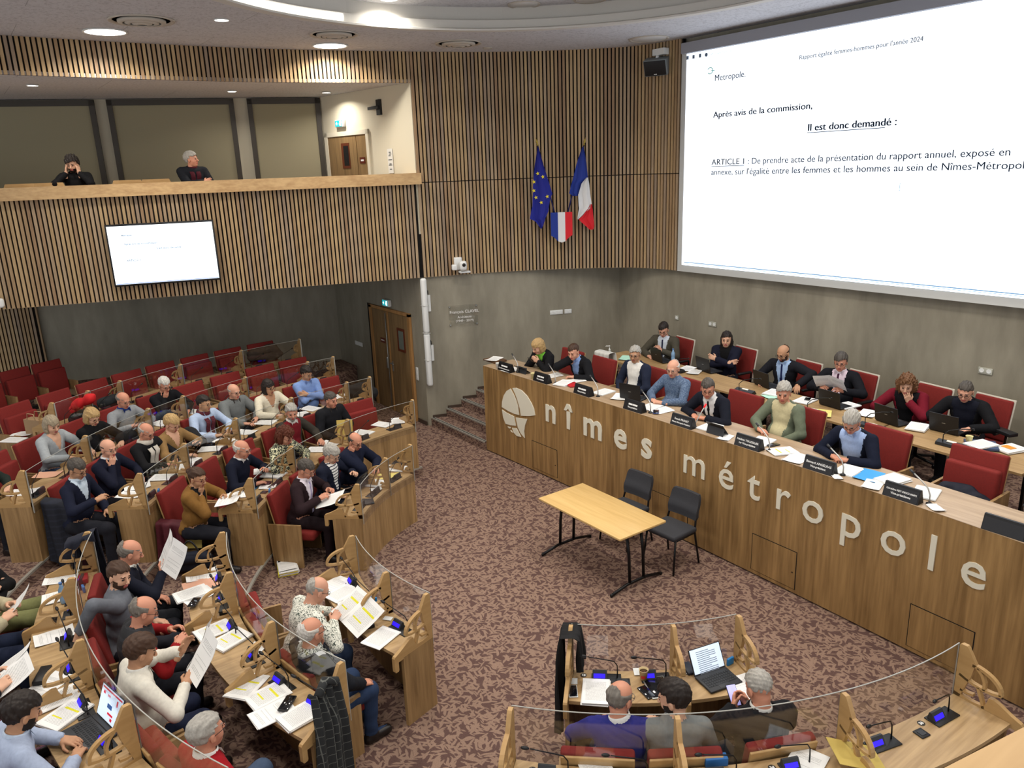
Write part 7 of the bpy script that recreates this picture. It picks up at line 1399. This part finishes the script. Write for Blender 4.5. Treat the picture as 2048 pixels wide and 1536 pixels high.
# plaid scarf on the divider at the end of the middle row
e0 = pol(4.16, 200.6, 1.12); t = thing('plaid_scarf', 'black plaid scarf hanging from the end divider of the middle row', 'scarf', (e0.x, e0.y, .2)); er = (pol(5, 200.6)-pol(4, 200.6)).normalized(); et = Vector((-er.y, er.x, 0)); PLM = None
m, nt, bs = nodes('plaid'); N = nt.nodes.new; L = nt.links.new; tc = N('ShaderNodeTexCoord'); bk = N('ShaderNodeTexBrick'); bk.offset = 0; bk.squash_frequency = 1; bk.offset_frequency = 1; bk.inputs['Scale'].default_value = 1; bk.inputs['Brick Width'].default_value = .07; bk.inputs['Row Height'].default_value = .07; bk.inputs['Mortar Size'].default_value = .0025
for i_, c_ in (('Color1', (26, 28, 30)), ('Color2', (38, 41, 42)), ('Mortar', (96, 98, 94))): bk.inputs[i_].default_value = lin(c_)+(1,)
sp_ = N('ShaderNodeSeparateXYZ'); cb_ = N('ShaderNodeCombineXYZ'); ad_ = N('ShaderNodeMath'); L(tc.outputs['Object'], sp_.inputs[0]); L(sp_.outputs[0], ad_.inputs[0]); L(sp_.outputs[1], ad_.inputs[1]); L(ad_.outputs[0], cb_.inputs[0]); L(sp_.outputs[2], cb_.inputs[1]); L(cb_.outputs[0], bk.inputs['Vector']); L(bk.outputs['Color'], bs.inputs['Base Color']); bs.inputs['Roughness'].default_value = .9
def drop(sgn, z1, off, ww):
    P = []
    for i in range(22):
        u = i/21; P.append([tuple(er*(off+ww*(v_-.5)*(.55+.45*u)+.05*u*sgn)+et*(.03*sgn+.045*sgn*min(1, u*3)+.016*math.sin(v_*11+u*2))+Vector((0, 0, (1.0-u*z1)))) for v_ in [j/10 for j in range(11)]])
    return P
b = MB()
for sgn, z1, off, ww in ((1, .92, .03, .22), (1, .80, .17, .20)):
    P = drop(sgn, z1, off, ww); b.sheet(P); b.sheet([[tuple(Vector(p_)-et*.006*sgn) for p_ in r_[::-1]] for r_ in P])
b.build('cloth', m, t)
b = MB(); b.tube([er*.0+et*.04+Vector((0, 0, .99)), er*.08+Vector((0, 0, 1.03)), er*.18+et*.04+Vector((0, 0, .98))], .035, 8); b.build('fold', m, t)
# paper stack on the floor
q = (2.635, 8.593, 0.000); t = thing('paper_pile', 'thick pile of papers with yellow folders on the carpet by the oak chair', 'papers', (q[0], q[1], 0), -.25)
for i, m_ in enumerate((mat('folder_yellow', (226, 214, 50), .7), BLANK, BLANK, MATS['folder_yellow'], BLANK)):
    b = MB(); b.box((.006*(i % 3), -.004*i, .008+.013*i), (.23, .32, .012), (0, 0, .03*((i*7) % 3-1))); b.build('layer', m_, t)
p_ = put('sheet', PM['sparse'], t); p_.location = (0, -.01, .072); p_.rotation_euler = (0, 0, math.pi/2)
b = MB(); b.box((-.08, .12, .076), (.03, .045, .012)); b.build('binder_clip', BLACK, t)
# numbered discs, sockets and card boxes on the desks
for (R_, th, k, nm_) in ((2.90, 225.0, 1, '18'), (2.90, 241.5, 1, '20'), (4.12, 221.5, 2, '31'), (4.12, 243.2, 2, '34'), (4.12, 252.0, 2, '35'), (4.12, 260.0, 2, '36')):
    z = DZ*(k-1)+.711; q = pol(R_, th, z); t = thing('seat_number', {'18': 'round seat number disc beside the black coat', '20': 'round seat number disc beside the middle divider of the front desk', '31': 'round seat number disc at the empty desk end below the black coat', '34': 'round seat number disc beside the blue card box', '35': 'round seat number disc just past the kraft envelope', '36': 'round seat number disc at the far end of the empty desk'}[nm_], 'number disc', q, math.radians(th+90)); b = MB(); b.lathe([(.026, 0), (.026, .0015), (.002, .0016)], n=20); b.build('disc', mat('disc_dark', (70, 66, 60), .5), t); me = text_mesh(nm_, .032, .0004, .001); me.materials.append(PALETXT); me.transform(Matrix.Translation((0, -.011, .002))); put('number', me, t)
for (th, k) in ((231.4, 1), (226.7, 2), (242.6, 2), (258.8, 2), (176, 1), (168, 2), (188.4+3, 2), (166, 3), (177, 3), (130, 1), (134, 2)):
    f = R0+DR*(k-1); q = pol(f+.14, th, DZ*(k-1)+.711); put('socket_plate', SOCKM, None, q, math.radians(th)); o = bpy.context.scene.collection.objects[-1]; tag(o, 'square black socket plate in the %s row desk, %s' % (RNAME[k], 'at angle %d of the horseshoe' % th if False else {231.4: 'between the chatting men', 226.7: 'below the cobalt sweater', 242.6: 'below the cropped silver hair', 258.8: 'between seat numbers 35 and 36', 176: 'before the speckled shirt', 168: 'before the smiling man', 191.4: 'near the plaid scarf', 166: 'by the quilted coat', 177: 'by the pink trousers', 130: 'by the striped shirt', 134: 'by the tan blazer'}[th]), 'socket', 'desk socket plates')
for a, k, lb in ((228.6, 1, 'before the cobalt sweater'), (236.2, 1, 'before the bearded man in grey'), (223.6, 2, 'beside seat number 31'), (230.6, 2, 'below the cobalt sweater'), (245.5, 2, 'beside seat number 34'), (238.5, 2, 'below the bearded man in grey'), (254.5, 2, 'beside seat number 35'), (262.5, 2, 'beside seat number 36')):
    f = R0+DR*(k-1); mic(pol(f+.10, a, DZ*(k-1)+.711), math.radians(a+180), 'black gooseneck microphone with blue display %s' % lb)
for (th, k, who) in ((164.0, 3, 'by the red boxes'), (169.5, 2, 'before the smiling man'), (179.5, 1, 'before the speckled shirt'), (197.8, 2, 'near the plaid scarf'), (139.2, 3, 'by the pink folder'), (134.4, 2, 'by the tan blazer'), (249.0, 1, 'behind the hybrid laptop')):
    f = R0+DR*(k-1); q = pol(f+.05, th, DZ*(k-1)+.711); t = thing('voting_card', 'blue voting card box %s' % who, 'card box', q, math.radians(th+20), 'blue card boxes'); b = MB(); b.rbox((0, 0, .03), (.02, .07, .06), .004); b.build('box', mat('card_blue', (36, 128, 196), .5), t)

for i, (dx, lb) in enumerate(((0, 'red boxed booklet stack at the middle block end near the navy coat'), (.09, 'small red box beside the booklets near the navy coat'))):
    q = pol(5.36+dx, 161.6+i*.5, 1.012); slab('card_box', 'box', (q.x, q.y), 1.012, dr(q, 10), (.08, .14, .045-.012*i), mat('red_card', (150, 30, 38), .5), lb, .003)
q = (8.804, 3.510, 1.510); t = thing('computer_mouse', 'black computer mouse under the hand of the man all in black', 'mouse', (q[0], q[1]+.03, ZD), math.pi); b = MB(); b.ball((0, 0, .012), (.05, .03, .022)); b.build('shell', BLACK, t)
